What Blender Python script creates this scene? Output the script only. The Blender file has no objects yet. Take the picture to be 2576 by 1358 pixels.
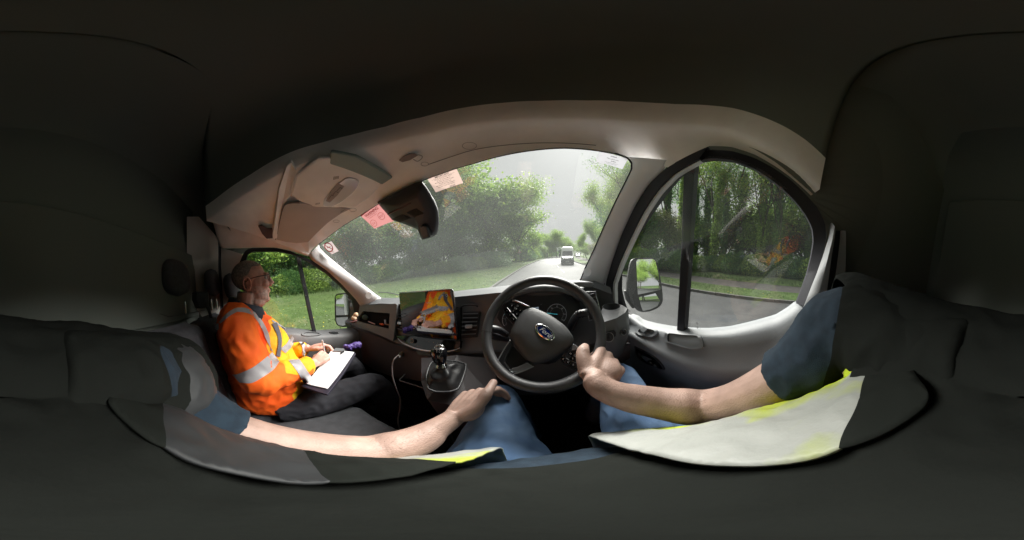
import bpy, bmesh, math, random
import numpy as np
from mathutils import Vector, Matrix, noise

SC = bpy.context.scene
COL = SC.collection
PI = math.pi
R = math.radians

# ------------------------------------------------------------------ frames
def frame(h, b, r):
    """rotation from (right, forward, up) of the lens to a frame in which the lens is yawed left h, pitched down b, rolled r"""
    return (Matrix.Rotation(R(h), 3, 'Z') @ Matrix.Rotation(-R(b), 3, 'X') @ Matrix.Rotation(R(r), 3, 'Y'))
MW = frame(5, 5, 3)          # ground frame (Blender world)
MV = frame(5, 6.5, 7.5)      # the van leans a little on the cambered bend
V2W = MW @ MV.transposed()   # van frame -> world

# ------------------------------------------------------------------ camera (360 degree camera worn on the driver's chest)
cam_d = bpy.data.cameras.new('camera')
cam = bpy.data.objects.new('camera', cam_d)
COL.objects.link(cam)
SC.camera = cam
cam_d.type = 'PANO'
cam_d.panorama_type = 'EQUIRECTANGULAR'
cam_d.clip_start = 0.01
cam_d.clip_end = 2000
cm = MW.copy()
right, fwd, up = cm.col[0].copy(), cm.col[1].copy(), cm.col[2].copy()
rot = Matrix((right, up, -fwd)).transposed()
cam.matrix_world = rot.to_4x4()

# ------------------------------------------------------------------ light
world = bpy.data.worlds.new('World')
SC.world = world
world.use_nodes = True
wn, wl = world.node_tree.nodes, world.node_tree.links
bg = wn['Background']
SUN_EL, SUN_AZ = 40, 20      # azimuth from +Y towards +X
sky = wn.new('ShaderNodeTexSky')
sky.sky_type = 'NISHITA'
sky.sun_disc = False
sky.sun_elevation = R(SUN_EL)
sky.sun_rotation = R(SUN_AZ)
sky.dust_density = 6.0
sky.air_density = 1.0
hs = wn.new('ShaderNodeHueSaturation')
hs.inputs['Saturation'].default_value = 0.12
wl.new(sky.outputs[0], hs.inputs['Color'])
# closed cloud deck: an even pale grey laid over the clear sky
mixn = wn.new('ShaderNodeMix'); mixn.data_type = 'RGBA'
mixn.inputs[0].default_value = 0.97
mixn.inputs[7].default_value = (3.15, 3.18, 3.13, 1)
wl.new(hs.outputs[0], mixn.inputs[6])
wl.new(mixn.outputs[2], bg.inputs['Color'])
bg.inputs['Strength'].default_value = 0.05
sl = bpy.data.lights.new('sun', 'SUN')
sl.energy = 5.0
sl.angle = R(45)
sl.color = (1.0, 0.965, 0.91)
so = bpy.data.objects.new('sun', sl)
COL.objects.link(so)
sd = Vector((math.sin(R(SUN_AZ)) * math.cos(R(SUN_EL)), math.cos(R(SUN_AZ)) * math.cos(R(SUN_EL)), math.sin(R(SUN_EL))))
so.rotation_euler = (-sd).to_track_quat('-Z', 'Y').to_euler()
so.location = (0, 0, 30)

SC.render.engine = 'CYCLES'
SC.view_settings.view_transform = 'Standard'
SC.view_settings.look = 'None'
SC.view_settings.gamma = 1
SC.view_settings.use_curve_mapping = False
SC.view_settings.exposure = 1.82
SC.cycles.max_bounces = 10
SC.cycles.diffuse_bounces = 5
SC.cycles.glossy_bounces = 4
SC.cycles.transparent_max_bounces = 12
SC.cycles.use_denoising = True
SC.cycles.sample_clamp_indirect = 4.0
SC.cycles.caustics_reflective = False
SC.cycles.caustics_refractive = False

# ------------------------------------------------------------------ tracing helpers: a picture point becomes a ray, and a depth fixes the point
def lens(u, v):
    p = R((u - 1288) * 360 / 2576); l = R((679 - v) * 180 / 1358)
    return Vector((math.sin(p) * math.cos(l), math.cos(p) * math.cos(l), math.sin(l)))
def rv(u, v): return MV @ lens(u, v)
def rw(u, v): return MW @ lens(u, v)
def at(u, v, x=None, y=None, z=None, d=None):
    r = rv(u, v)
    t = x / r.x if x is not None else y / r.y if y is not None else z / r.z if z is not None else d
    return r * t
def gw(u, v, z=-1.75):
    r = rw(u, v); return r * (z / r.z)
def hit(u, v, f, lo=0.15, hi=4.0):
    r = rv(u, v)
    n = 60; pt = lo; pf = f(r * lo)
    for i in range(1, n + 1):
        t = lo + (hi - lo) * i / n; g = f(r * t)
        if (g > 0) != (pf > 0):
            a, b = pt, t
            for _ in range(30):
                m = (a + b) / 2
                if (f(r * m) > 0) == (pf > 0): a = m
                else: b = m
            return r * ((a + b) / 2)
        pt, pf = t, g
    return r * 1.2
CR = {1: (377.4, 566, .3704), 2: (880.5, 628.9, .2316), 3: (1132, 660.4, .2778), 4: (1509.4, 377.4, .4168), 5: (503, 314.5, .2779),
      6: (943.4, 345.9, .2779), 7: (566, 912, .3418), 8: (1383.6, 817.6, .293), 9: (377.4, 251.6, .3242), 10: (389.9, 628.9, .2084),
      11: (849, 786.2, .2316), 12: (1446.5, 691.8, .2084), 13: (1823.9, 566, .3704), 14: (377.4, 754.7, .3242), 0: (0, 0, 1)}
def K(k, *pts):
    a, b, s = CR[k]
    return [(a + s * p[0], b + s * p[1]) for p in pts]
def k1(k, X, Y): return K(k, (X, Y))[0]

def resample(pts, n, closed=False):
    pts = [Vector(p) for p in pts]
    if closed: pts = pts + [pts[0]]
    L = [0]
    for a, b in zip(pts, pts[1:]): L.append(L[-1] + (b - a).length)
    out = []
    m = n if closed else n - 1
    j = 0
    for i in range(n):
        s = L[-1] * i / m
        while j < len(L) - 2 and L[j + 1] < s: j += 1
        f = 0 if L[j + 1] == L[j] else (s - L[j]) / (L[j + 1] - L[j])
        out.append(pts[j].lerp(pts[j + 1], f))
    return out
def spline(pts, n):
    """Catmull-Rom through points, n samples"""
    P = [Vector(p) for p in pts]
    if len(P) < 3: return resample(P, n)
    P = [P[0] * 2 - P[1]] + P + [P[-1] * 2 - P[-2]]
    m = len(P) - 3
    out = []
    for i in range(n):
        s = m * i / (n - 1); k = min(int(s), m - 1); t = s - k
        a, b, c, d = P[k:k + 4]
        out.append(0.5 * ((2 * b) + (c - a) * t + (2 * a - 5 * b + 4 * c - d) * t * t + (3 * b - a - 3 * c + d) * t ** 3))
    return out

# ------------------------------------------------------------------ mesh builder
class MB:
    def __init__(s): s.v = []; s.f = []; s.m = []; s.mi = 0
    def add(s, vs, fs):
        o = len(s.v); s.v += [tuple(p) for p in vs]
        s.f += [tuple(i + o for i in f) for f in fs]; s.m += [s.mi] * len(fs); return s
    def mat(s, i): s.mi = i; return s
    def box(s, c, d, M=None):
        x, y, z = [a / 2 for a in d]
        vs = [Vector(p) for p in ((-x, -y, -z), (x, -y, -z), (x, y, -z), (-x, y, -z), (-x, -y, z), (x, -y, z), (x, y, z), (-x, y, z))]
        if M is not None: vs = [M @ p for p in vs]
        c = Vector(c)
        return s.add([p + c for p in vs], [(0, 3, 2, 1), (4, 5, 6, 7), (0, 1, 5, 4), (1, 2, 6, 5), (2, 3, 7, 6), (3, 0, 4, 7)])
    def grid(s, rows, cu=False, cv=False):
        n, m = len(rows), len(rows[0])
        fs = []
        for i in range(n if cu else n - 1):
            for j in range(m if cv else m - 1):
                fs.append((i * m + j, i * m + (j + 1) % m, ((i + 1) % n) * m + (j + 1) % m, ((i + 1) % n) * m + j))
        return s.add([p for r in rows for p in r], fs)
    def tube(s, pts, rad, n=8, cap=True, flat=None):
        pts = [Vector(p) for p in pts]
        if not hasattr(rad, '__len__'): rad = [rad] * len(pts)
        rows = []; prev = None
        for i, p in enumerate(pts):
            t = (pts[min(i + 1, len(pts) - 1)] - pts[max(i - 1, 0)]).normalized()
            if prev is None:
                a = t.cross(Vector((0, 0, 1)));
                if a.length < .1: a = t.cross(Vector((1, 0, 0)))
                a.normalize()
            else:
                a = (prev - t * prev.dot(t)).normalized()
            prev = a; b = t.cross(a)
            r = rad[i]; ra, rb = (r if not hasattr(r, '__len__') else r)if hasattr(r, '__len__') else (r, r)
            rows.append([p + a * math.cos(2 * PI * k / n) * ra + b * math.sin(2 * PI * k / n) * rb for k in range(n)])
        o = len(s.v)
        s.grid(rows, cv=True)
        if cap:
            s.add([], [])
            s.f.append(tuple(o + k for k in range(n))[::-1]); s.m.append(s.mi)
            q = o + (len(rows) - 1) * n
            s.f.append(tuple(q + k for k in range(n))); s.m.append(s.mi)
        return s
    def ball(s, c, r, n=12, m=8, M=None):
        if not hasattr(r, '__len__'): r = (r, r, r)
        c = Vector(c); rows = []
        for i in range(m + 1):
            th = PI * (i + .001) / (m + .002)
            row = []
            for k in range(n):
                p = Vector((r[0] * math.sin(th) * math.cos(2 * PI * k / n), r[1] * math.sin(th) * math.sin(2 * PI * k / n), r[2] * math.cos(th)))
                row.append(c + (M @ p if M is not None else p))
            rows.append(row)
        return s.grid(rows, cv=True)
    def prism(s, poly, off):
        """closed outline extruded by the vector off (outline first, its copy second)"""
        P = [Vector(p) for p in poly]; n = len(P)
        off = Vector(off)
        vs = P + [p + off for p in P]
        fs = [tuple(range(n)), tuple(range(2 * n - 1, n - 1, -1))] + [(i, i + n, (i + 1) % n + n, (i + 1) % n) for i in range(n)]
        return s.add(vs, fs)
    def ring(s, A, B, off=None, n=None):
        """band between two closed outlines, optionally with depth"""
        n = n or max(len(A), len(B))
        A = resample(A, n, True); B = resample(B, n, True)
        if off is None: return s.grid([A, B], cv=True)
        off = Vector(off)
        return s.grid([A, B, [p + off for p in B], [p + off for p in A]], cu=True, cv=True)
    def slab(s, rows, off):
        """open grid given thickness"""
        off = Vector(off)
        n, m = len(rows), len(rows[0])
        s.grid(rows); s.grid([[p + off for p in r][::-1] for r in rows])
        edge = [rows[0][j] for j in range(m)] + [rows[i][-1] for i in range(1, n)] + [rows[-1][j] for j in range(m - 2, -1, -1)] + [rows[i][0] for i in range(n - 2, 0, -1)]
        s.grid([edge, [p + off for p in edge]], cv=True)
        return s
    def text(s, body, org, xdir, ydir, size, align='LEFT', depth=0.0004, font_shear=0.0, bold=0.0):
        cu = bpy.data.curves.new('t', 'FONT')
        cu.body = body; cu.size = 1; cu.align_x = align; cu.extrude = 0; cu.resolution_u = 3; cu.shear = font_shear; cu.offset = bold
        o = bpy.data.objects.new('t', cu); COL.objects.link(o)
        me = bpy.data.meshes.new_from_object(o.evaluated_get(bpy.context.evaluated_depsgraph_get()))
        xd, yd = Vector(xdir).normalized(), Vector(ydir).normalized(); zd = xd.cross(yd)
        org = Vector(org)
        s.add([org + xd * v.co.x * size + yd * v.co.y * size + zd * depth for v in me.vertices], [tuple(p.vertices) for p in me.polygons])
        bpy.data.objects.remove(o); bpy.data.curves.remove(cu); bpy.data.meshes.remove(me)
        return s
    def build(s, name, mats, parent=None, smooth=False, world=False, bevel=0, sub=0, root=None, disp=None, auto=None, solid=0):
        T = None if world else V2W
        vs = [Vector(p) for p in s.v]
        if T is not None: vs = [T @ p for p in vs]
        base = Vector((0, 0, 0))
        r = parent
        while r is not None and r.parent is not None: r = r.parent
        if r is not None: base = r.location.copy()
        vs = [p - base for p in vs]
        me = bpy.data.meshes.new(name)
        me.from_pydata([tuple(p) for p in vs], [], s.f)
        if not hasattr(mats, '__len__'): mats = [mats]
        for m in mats: me.materials.append(m)
        if len(mats) > 1: me.polygons.foreach_set('material_index', s.m)
        me.validate(); me.update()
        if smooth: me.polygons.foreach_set('use_smooth', [True] * len(me.polygons))
        o = bpy.data.objects.new(name, me); COL.objects.link(o)
        o.parent = parent
        if solid:
            q = o.modifiers.new('solid', 'SOLIDIFY'); q.thickness = solid; q.offset = 0
        if bevel:
            q = o.modifiers.new('bevel', 'BEVEL'); q.width = bevel; q.segments = 2; q.limit_method = 'ANGLE'; q.angle_limit = R(40)
            q.harden_normals = False
        if sub:
            q = o.modifiers.new('sub', 'SUBSURF'); q.levels = sub; q.render_levels = sub
        if smooth and auto:
            me.set_sharp_from_angle(angle=R(auto))
        return o

def tag(o, label=None, cat=None, group=None, kind=None):
    if label: o['label'] = label
    if cat: o['category'] = cat
    if group: o['group'] = group
    if kind: o['kind'] = kind
    return o
def empty(name, loc, world=False):
    o = bpy.data.objects.new(name, None); COL.objects.link(o)
    o.empty_display_size = .1
    o.location = Vector(loc) if world else V2W @ Vector(loc)
    return o
def thing(name, label, cat, loc, group=None, world=False):
    return tag(empty(name, loc, world), label, cat, group)

def melt(prims, voxel=.006, smooth=6):
    """one continuous surface grown over overlapping volumes: returns (verts, faces) in the builder's own frame"""
    me = bpy.data.meshes.new('m'); me.from_pydata([tuple(p) for p in prims.v], [], prims.f); me.update()
    o = bpy.data.objects.new('m', me); COL.objects.link(o)
    q = o.modifiers.new('r', 'REMESH'); q.mode = 'VOXEL'; q.voxel_size = voxel
    if smooth:
        q = o.modifiers.new('s', 'SMOOTH'); q.iterations = smooth; q.factor = .6
    ev = o.evaluated_get(bpy.context.evaluated_depsgraph_get())
    m2 = ev.to_mesh()
    V = [v.co.copy() for v in m2.vertices]; F = [tuple(p.vertices) for p in m2.polygons]; N = [v.normal.copy() for v in m2.vertices]
    ev.to_mesh_clear()
    bpy.data.objects.remove(o); bpy.data.meshes.remove(me)
    return V, F, N

# ------------------------------------------------------------------ materials
MATS = {}
def mat(name, col, rough=.6, metal=0, bump=0, bscale=200, var=0, vscale=6, spec=.5, col2=None, coat=0, stretch=None, sheen=0, emit=None):
    if name in MATS: return MATS[name]
    m = bpy.data.materials.new(name); m.use_nodes = True
    n, l = m.node_tree.nodes, m.node_tree.links
    b = n['Principled BSDF']
    b.inputs['Base Color'].default_value = (*col, 1)
    b.inputs['Roughness'].default_value = rough
    b.inputs['Metallic'].default_value = metal
    b.inputs['Specular IOR Level'].default_value = spec
    if coat: b.inputs['Coat Weight'].default_value = coat
    if sheen: b.inputs['Sheen Weight'].default_value = sheen
    tc = n.new('ShaderNodeTexCoord')
    src = tc.outputs['Object']
    if stretch:
        mp = n.new('ShaderNodeMapping'); mp.inputs['Scale'].default_value = stretch
        l.new(src, mp.inputs[0]); src = mp.outputs[0]
    if var or col2:
        t = n.new('ShaderNodeTexNoise'); t.inputs['Scale'].default_value = vscale; t.inputs['Detail'].default_value = 6
        l.new(src, t.inputs['Vector'])
        r = n.new('ShaderNodeValToRGB')
        c2 = col2 or tuple(min(1, c * (1 + var)) for c in col)
        c1 = col if col2 else tuple(c * (1 - var) for c in col)
        r.color_ramp.elements[0].position = .35; r.color_ramp.elements[1].position = .65
        r.color_ramp.elements[0].color = (*c1, 1); r.color_ramp.elements[1].color = (*c2, 1)
        l.new(t.outputs[0], r.inputs[0]); l.new(r.outputs[0], b.inputs['Base Color'])
    if bump:
        t = n.new('ShaderNodeTexNoise'); t.inputs['Scale'].default_value = bscale; t.inputs['Detail'].default_value = 4
        l.new(src, t.inputs['Vector'])
        q = n.new('ShaderNodeBump'); q.inputs['Strength'].default_value = bump; q.inputs['Distance'].default_value = .002
        l.new(t.outputs[0], q.inputs['Height']); l.new(q.outputs[0], b.inputs['Normal'])
    if emit:
        b.inputs['Emission Color'].default_value = (*emit[0], 1); b.inputs['Emission Strength'].default_value = emit[1]
    MATS[name] = m
    return m
def sheet_mat(name, col):
    m = mat(name, col, .6); n, l = m.node_tree.nodes, m.node_tree.links
    tr = n.new('ShaderNodeBsdfTranslucent'); tr.inputs[0].default_value = (*col, 1); mx = n.new('ShaderNodeMixShader'); mx.inputs[0].default_value = .78
    l.new(n['Principled BSDF'].outputs[0], mx.inputs[1]); l.new(tr.outputs[0], mx.inputs[2]); l.new(mx.outputs[0], n['Material Output'].inputs[0]); return m
def glass_mat(name, tint=(.95, .97, .96), dust=.0, dustcol=(.6, .62, .62), dscale=5, refl=.07):
    m = bpy.data.materials.new(name); m.use_nodes = True
    n, l = m.node_tree.nodes, m.node_tree.links
    n.remove(n['Principled BSDF']); out = n['Material Output']
    tr = n.new('ShaderNodeBsdfTransparent'); tr.inputs[0].default_value = (*tint, 1)
    gl = n.new('ShaderNodeBsdfGlossy'); gl.inputs['Roughness'].default_value = 0.0
    lf = n.new('ShaderNodeLayerWeight'); lf.inputs[0].default_value = .5
    pw = n.new('ShaderNodeMath'); pw.operation = 'POWER'; pw.inputs[1].default_value = 5; l.new(lf.outputs['Facing'], pw.inputs[0])
    lw = n.new('ShaderNodeMath'); lw.operation = 'MULTIPLY_ADD'; lw.inputs[1].default_value = .92; lw.inputs[2].default_value = refl; l.new(pw.outputs[0], lw.inputs[0])
    mx = n.new('ShaderNodeMixShader'); l.new(lw.outputs[0], mx.inputs[0]); l.new(tr.outputs[0], mx.inputs[1]); l.new(gl.outputs[0], mx.inputs[2])
    last = mx
    if dust:
        df = n.new('ShaderNodeBsdfTranslucent'); df.inputs[0].default_value = (*dustcol, 1)
        t = n.new('ShaderNodeTexNoise'); t.inputs['Scale'].default_value = dscale; t.inputs['Detail'].default_value = 8
        tc = n.new('ShaderNodeTexCoord'); l.new(tc.outputs['Object'], t.inputs['Vector'])
        mr = n.new('ShaderNodeMapRange'); mr.inputs[1].default_value = .3; mr.inputs[2].default_value = .75
        mr.inputs[3].default_value = dust * .8; mr.inputs[4].default_value = dust * 1.25
        l.new(t.outputs[0], mr.inputs[0])
        m2 = n.new('ShaderNodeMixShader'); l.new(mr.outputs[0], m2.inputs[0]); l.new(mx.outputs[0], m2.inputs[1]); l.new(df.outputs[0], m2.inputs[2])
        last = m2
    l.new(last.outputs[0], out.inputs[0])
    return m

liner = mat('liner_fabric', (.86, .83, .81), .9, bump=.3, bscale=500, var=.06, vscale=8)
pillar_m = mat('pillar_plastic', (.82, .83, .85), .55, bump=.25, bscale=420, var=.05)
door_m = mat('door_plastic', (.20, .213, .226), .5, bump=.3, bscale=380, var=.07, vscale=3)
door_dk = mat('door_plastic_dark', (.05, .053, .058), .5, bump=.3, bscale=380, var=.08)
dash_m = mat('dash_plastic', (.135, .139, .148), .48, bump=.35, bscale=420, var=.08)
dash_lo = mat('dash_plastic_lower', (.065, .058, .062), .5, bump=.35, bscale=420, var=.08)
blk = mat('black_plastic', (.030, .030, .034), .42, bump=.2, bscale=500)
gloss = mat('gloss_black', (.004, .004, .005), .06, spec=.6)
rubber = mat('seal_rubber', (.012, .012, .018), .6)
chrome = mat('chrome', (.75, .76, .78), .15, metal=1)
silver = mat('silver_trim', (.42, .43, .45), .3, metal=.8)
leather = mat('wheel_leather', (.055, .055, .059), .38, bump=.35, bscale=600)
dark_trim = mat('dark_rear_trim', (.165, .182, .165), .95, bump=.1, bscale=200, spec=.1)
seat_f = mat('seat_fabric', (.06, .06, .07), .9, bump=.5, bscale=700, var=.15, vscale=40)
seat_g = mat('seat_fabric_grey', (.075, .078, .086), .9, bump=.5, bscale=700, var=.12, vscale=30)
carpet = mat('floor_rubber', (.018, .018, .02), .85, bump=.5, bscale=200)
ink = mat('black_print', (.02, .02, .022), .7)
redink = mat('red_print', (.62, .04, .05), .7)
white = mat('white_print', (.75, .75, .75), .6)
paper = mat('paper', (.82, .82, .84), .8, var=.02)
# ================================================================== the van's cab
VAN = thing('delivery_van', 'cab of the van we ride in, grey dashboard and pale roof lining around both seats', 'van', (-.42, .2, -1.3))
ws_f = lambda p: p.y - (1.03 - .70 * (p.z + .2) - .27 * (p.x + .42) ** 2)
gR_f = lambda p: p.x - (.52 - .10 * (p.z + .3))
gL_f = lambda p: -p.x - (1.34 - .10 * (p.z + .35))
def on(pts, f, push=1.0): return [hit(u, v, f) * push for u, v in pts]

# ---- windscreen outline, traced anticlockwise from the passenger's upper corner
wsL = K(0, (812, 606), (803, 614), (803, 622), (820, 640), (870, 681), (920, 720), (943, 738), (962, 751))
wsTop = K(0, (812, 606), (859, 570), (906, 542), (948, 515), (1005, 484), (1063, 454), (1110, 436), (1194, 410), (1277, 388), (1338, 378), (1416, 372), (1499, 378), (1549, 387), (1576, 395))
wsR = K(0, (1576, 395), (1588, 405), (1591, 421), (1582, 440), (1569, 467), (1552, 500), (1535, 536), (1515, 580), (1496, 624), (1471, 676), (1462, 700), (1452, 715))
glass_ws = glass_mat('windscreen_glass', (.93, .95, .94), dust=.06, dustcol=(.45, .48, .47), dscale=4)
glass_side = glass_mat('side_glass', (.94, .96, .95), dust=.03, dustcol=(.4, .42, .42), dscale=6)
# the pane itself runs under the trim on every side
NU, NV = 26, 14
top = resample([Vector((u, v, 0)) for u, v in wsTop], NU)
bot = resample([Vector((u, v, 0)) for u, v in K(0, (962, 757), (1100, 760), (1300, 750), (1400, 735), (1475, 735))], NU)
rows = []
for j in range(NV):
    t = j / (NV - 1)
    rows.append([hit(p.x + (p.x - 1250) * .02 * 1, p.y, ws_f) for p in [top[i].lerp(bot[i], t * 1.04 - .02) for i in range(NU)]])
Lc = resample([Vector((u, v, 0)) for u, v in wsL], NV); Rc = resample([Vector((u, v, 0)) for u, v in wsR], NV)
rows = []
for j in range(NV):
    a, b = Lc[j], Rc[j]; row = []
    for i in range(NU):
        s = i / (NU - 1)
        base = a.lerp(b, s)
        lin_t = Lc[0].lerp(Rc[0], s); lin_b = Lc[-1].lerp(Rc[-1], s)
        c = base + (top[i] - lin_t) * (1 - j / (NV - 1)) + (bot[i] - lin_b) * (j / (NV - 1))
        ctr = Vector((1250, 600, 0)); c = c + (c - ctr) * .012
        row.append(hit(c.x, c.y, ws_f))
    rows.append(row)
m = MB(); m.grid(rows)
WS = m.build('windscreen', glass_ws, VAN, smooth=True)
# black ceramic edge seen as a thin line at the top and on the passenger's side
m = MB()
e1 = on(wsL[::-1] + wsTop[1:] + wsR[1:], ws_f, .997)
m.tube(resample(e1, 120), .0035, 6)
m.build('windscreen_seal', rubber, WS, smooth=True)

# ---- roof lining
roof_f = lambda p: p.z - (.545 - .15 * ((p.x + .42) / .85) ** 2 - .30 * max(0, p.y - .30) ** 1.3)
lip = K(0, (2062, 476), (2012, 424), (1962, 386), (1900, 352), (1840, 328), (1770, 318), (1700, 315), (1640, 311), (1580, 307), (1480, 303), (1380, 302), (1280, 305), (1180, 316), (1080, 338), (980, 362), (900, 380), (820, 400), (750, 420), (690, 448), (640, 478), (590, 508), (545, 540), (520, 556))
low = K(0, (2040, 492), (1994, 450), (1950, 418), (1897, 388), (1838, 369), (1785, 367), (1725, 395), (1678, 422), (1640, 410), (1593, 402), (1549, 387), (1499, 378), (1416, 372), (1338, 378), (1277, 388), (1194, 410), (1110, 436), (1063, 454), (1005, 484), (948, 515), (906, 542), (859, 570), (812, 606), (790, 622), (776, 641))
N = 72
lowP = [hit(u, v, ws_f) * .992 for u, v in low[10:23]]
lowP = [at(u, v, x=x_) for (u, v), x_ in zip(low[:10], (.468, .468, .466, .465, .465, .46, .455, .45, .44, .43))] + lowP + [at(*q, x=-1.26) for q in low[23:]]
def lipf(u, v):
    q = hit(u, v, roof_f); return at(u, v, x=.455) if q.x > .455 else q
def px_resample(pts, P3, n):
    L = [0]
    for a, b in zip(pts, pts[1:]): L.append(L[-1] + math.hypot(b[0] - a[0], b[1] - a[1]))
    out = []
    for i in range(n):
        s = L[-1] * i / (n - 1); j = 0
        while j < len(L) - 2 and L[j + 1] < s: j += 1
        f = (s - L[j]) / (L[j + 1] - L[j]); out.append(P3[j].lerp(P3[j + 1], f))
    return out
lipP = px_resample(lip, [lipf(u, v) for u, v in lip], N)
lowR = px_resample(low, lowP, N)
rows = [lowR]
for t in (.12, .35, .6, .85, 1.0):
    r = []
    for a, b in zip(lowR, lipP):
        q = a.lerp(b, t); q = q * (1 + .03 * math.sin(PI * t)); r.append(q)
    rows.append(r)
# the lip follows the vignette's oval; the lining turns up there to fall dark
for dz, k in ((.010, .99), (.03, .98), (.06, .975), (.10, .975)):
    rows.append([Vector((p.x * k, p.y * k, p.z + dz)) for p in lipP])
m = MB(); m.grid(rows)
ROOF = m.build('roof_lining', [liner], VAN, smooth=True)
# seam line pressed into the lining along the windscreen
seam = K(6, (480, 245), (700, 170), (900, 110), (1150, 72), (1450, 50), (1750, 52), (2000, 70))
m = MB(); 
def on_roof(u, v, k=.985):
    # nearest lining face along the ray
    r = rv(u, v)
    best = None
    from mathutils.geometry import intersect_ray_tri
    for i in range(len(rows) - 1):
        for j in range(N - 1):
            for tri in ((rows[i][j], rows[i][j + 1], rows[i + 1][j + 1]), (rows[i][j], rows[i + 1][j + 1], rows[i + 1][j])):
                h = intersect_ray_tri(tri[0], tri[1], tri[2], r, Vector((0, 0, 0)), True)
                if h is not None and h.length < 3 and (best is None or h.length < best.length): best = h
    return (best if best is not None else hit(u, v, roof_f)) * k
m.tube([on_roof(u, v, .999) for u, v in spline([Vector((a, b, 0)) for a, b in seam], 30) and [(p.x, p.y) for p in spline([Vector((a, b, 0)) for a, b in seam], 30)]], .0016, 5)
m.build('lining_seam', mat('liner_seam', (.22, .21, .21), .9), ROOF, smooth=True)

# ---- added dark roof shell for the vignette, then bulkhead and floor: closes the cab
m = MB()
def ringz(z, x0, x1, y0, y1, r=.18):
    out = []
    for cx, cy, a0 in ((x1 - r, y1 - r, 0), (x0 + r, y1 - r, 90), (x0 + r, y0 + r, 180), (x1 - r, y0 + r, 270)):
        for k in range(5):
            a = R(a0 + 90 * k / 4); out.append(Vector((cx + r * math.cos(a), cy + r * math.sin(a), z)))
    return out
loop = [p.copy() for p in rows[-1]] + [Vector((-1.30, -.20, .42)), Vector((-1.36, -.30, .35)), Vector((-1.38, -.66, .30)), Vector((-.9, -.67, .30)), Vector((-.2, -.67, .30)), Vector((.52, -.67, .30)), Vector((.53, -.40, .30)), Vector((.53, -.15, .45)), Vector((.53, .10, .55))]
lc = Vector((-.42, -.05, 0))
def up_ring(z, k): return [Vector((lc.x + (p.x - lc.x) * k, lc.y + (p.y - lc.y) * k, max(z, p.z + .01))) for p in loop]
m.grid([loop, up_ring(.70, 1.0), up_ring(.90, .96), up_ring(1.02, .85), up_ring(1.06, .5), up_ring(1.07, .1)], cv=True); m.add(up_ring(1.07, .1), [tuple(range(len(loop)))])
bodyp = MB()
for c_, d_ in (((-.42, -.05, 1.13), (2.3, 1.45, .02)), ((-1.46, -.12, .74), (.02, 1.15, .78)), ((.62, -.15, .88), (.02, 1.2, .50)), ((-.42, -.72, -.1), (2.2, .02, 2.5)), ((-.42, .66, .90), (2.1, .02, .46))): bodyp.box(c_, d_)
bodyp.build('outer_skin', mat('van_paint', (.55, .56, .56), .35), VAN)
m.build('vignette_roof_shell', dark_trim, VAN, smooth=True)  # added shell, keeps everything above the lip as dark as a vignette
m = MB()
m.box((-.42, -.66, -.20), (2.1, .03, 2.3))
m.box((-.42, -.618, -.9), (1.7, .02, .5)); m.box((-.42, -.618, .1), (1.7, .02, .5))
m.build('bulkhead', dark_trim, VAN, bevel=.008)
m = MB(); m.box((-.42, 1.06, -.90), (2.1, .03, .95)); m.box((-1.41, .22, -.93), (.02, 1.7, .85)); m.box((.555, .22, -.93), (.02, 1.7, .85))
m.build('firewall', carpet, VAN, bevel=.008)
m = MB(); m.box((-.42, .2, -1.33), (2.0, 1.75, .03))
for i in range(14): m.box((-1.2 + .12 * i, .1, -1.31), (.05, 1.5, .012))
m.build('floor_mat', carpet, VAN, bevel=.004)

# ================================================================== driver's side
seal_out = K(4, (650, -20), (500, 50), (395, 110), (300, 200), (215, 330), (130, 510), (70, 680), (35, 800), (30, 930), (40, 1010))
strip1 = K(4, (600, 52), (545, 80), (445, 140), (345, 240), (258, 370), (172, 545), (105, 700), (68, 810), (68, 930), (80, 1010))
strip2 = K(4, (606, 64), (560, 92), (458, 152), (360, 255), (275, 385), (190, 560), (125, 710), (88, 815), (92, 930), (105, 1010))
glassR_front = K(0, (1740, 408), (1718, 432), (1693, 459), (1664, 496), (1630, 544), (1597, 596), (1572, 638), (1559, 672), (1558, 732), (1570, 777), (1592, 797))
glassR_low = K(0, (1609, 809), (1650, 820), (1701, 829), (1776, 833), (1830, 829), (1859, 823), (1905, 812), (1951, 799), (1985, 778), (2003, 763))
glassR_rear = K(0, (2016, 730), (2030, 690), (2041, 645), (2047, 605), (2044, 575), (2030, 545), (2006, 512), (1975, 480), (1935, 448), (1890, 420), (1840, 402), (1790, 398))
outl = glassR_front + glassR_low + glassR_rear

# pillar between windscreen and the door opening
m = MB()
A = px_resample([(p[0], p[1]) for p in wsR] + [(1448, 735), (1440, 760)], [p * .993 for p in on(wsR, ws_f)] + [at(1448, 735, y=.95), at(1440, 760, y=.93)], 24)
B2 = K(0, (1690, 405)) + seal_out[2:9] + K(0, (1522, 790))
B = px_resample(B2, [at(u, v, x=.455) for u, v in B2], 24)
rr = []
for t, k in ((0, 1.015), (.03, 1), (.25, .985), (.55, .985), (.85, .99), (1, 1), (1.0, 1.03)):
    rr.append([(a.lerp(b, t)) * k for a, b in zip(A, B)])
m.grid(rr)
PILR = m.build('windscreen_pillar', pillar_m, VAN, smooth=True)
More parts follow.
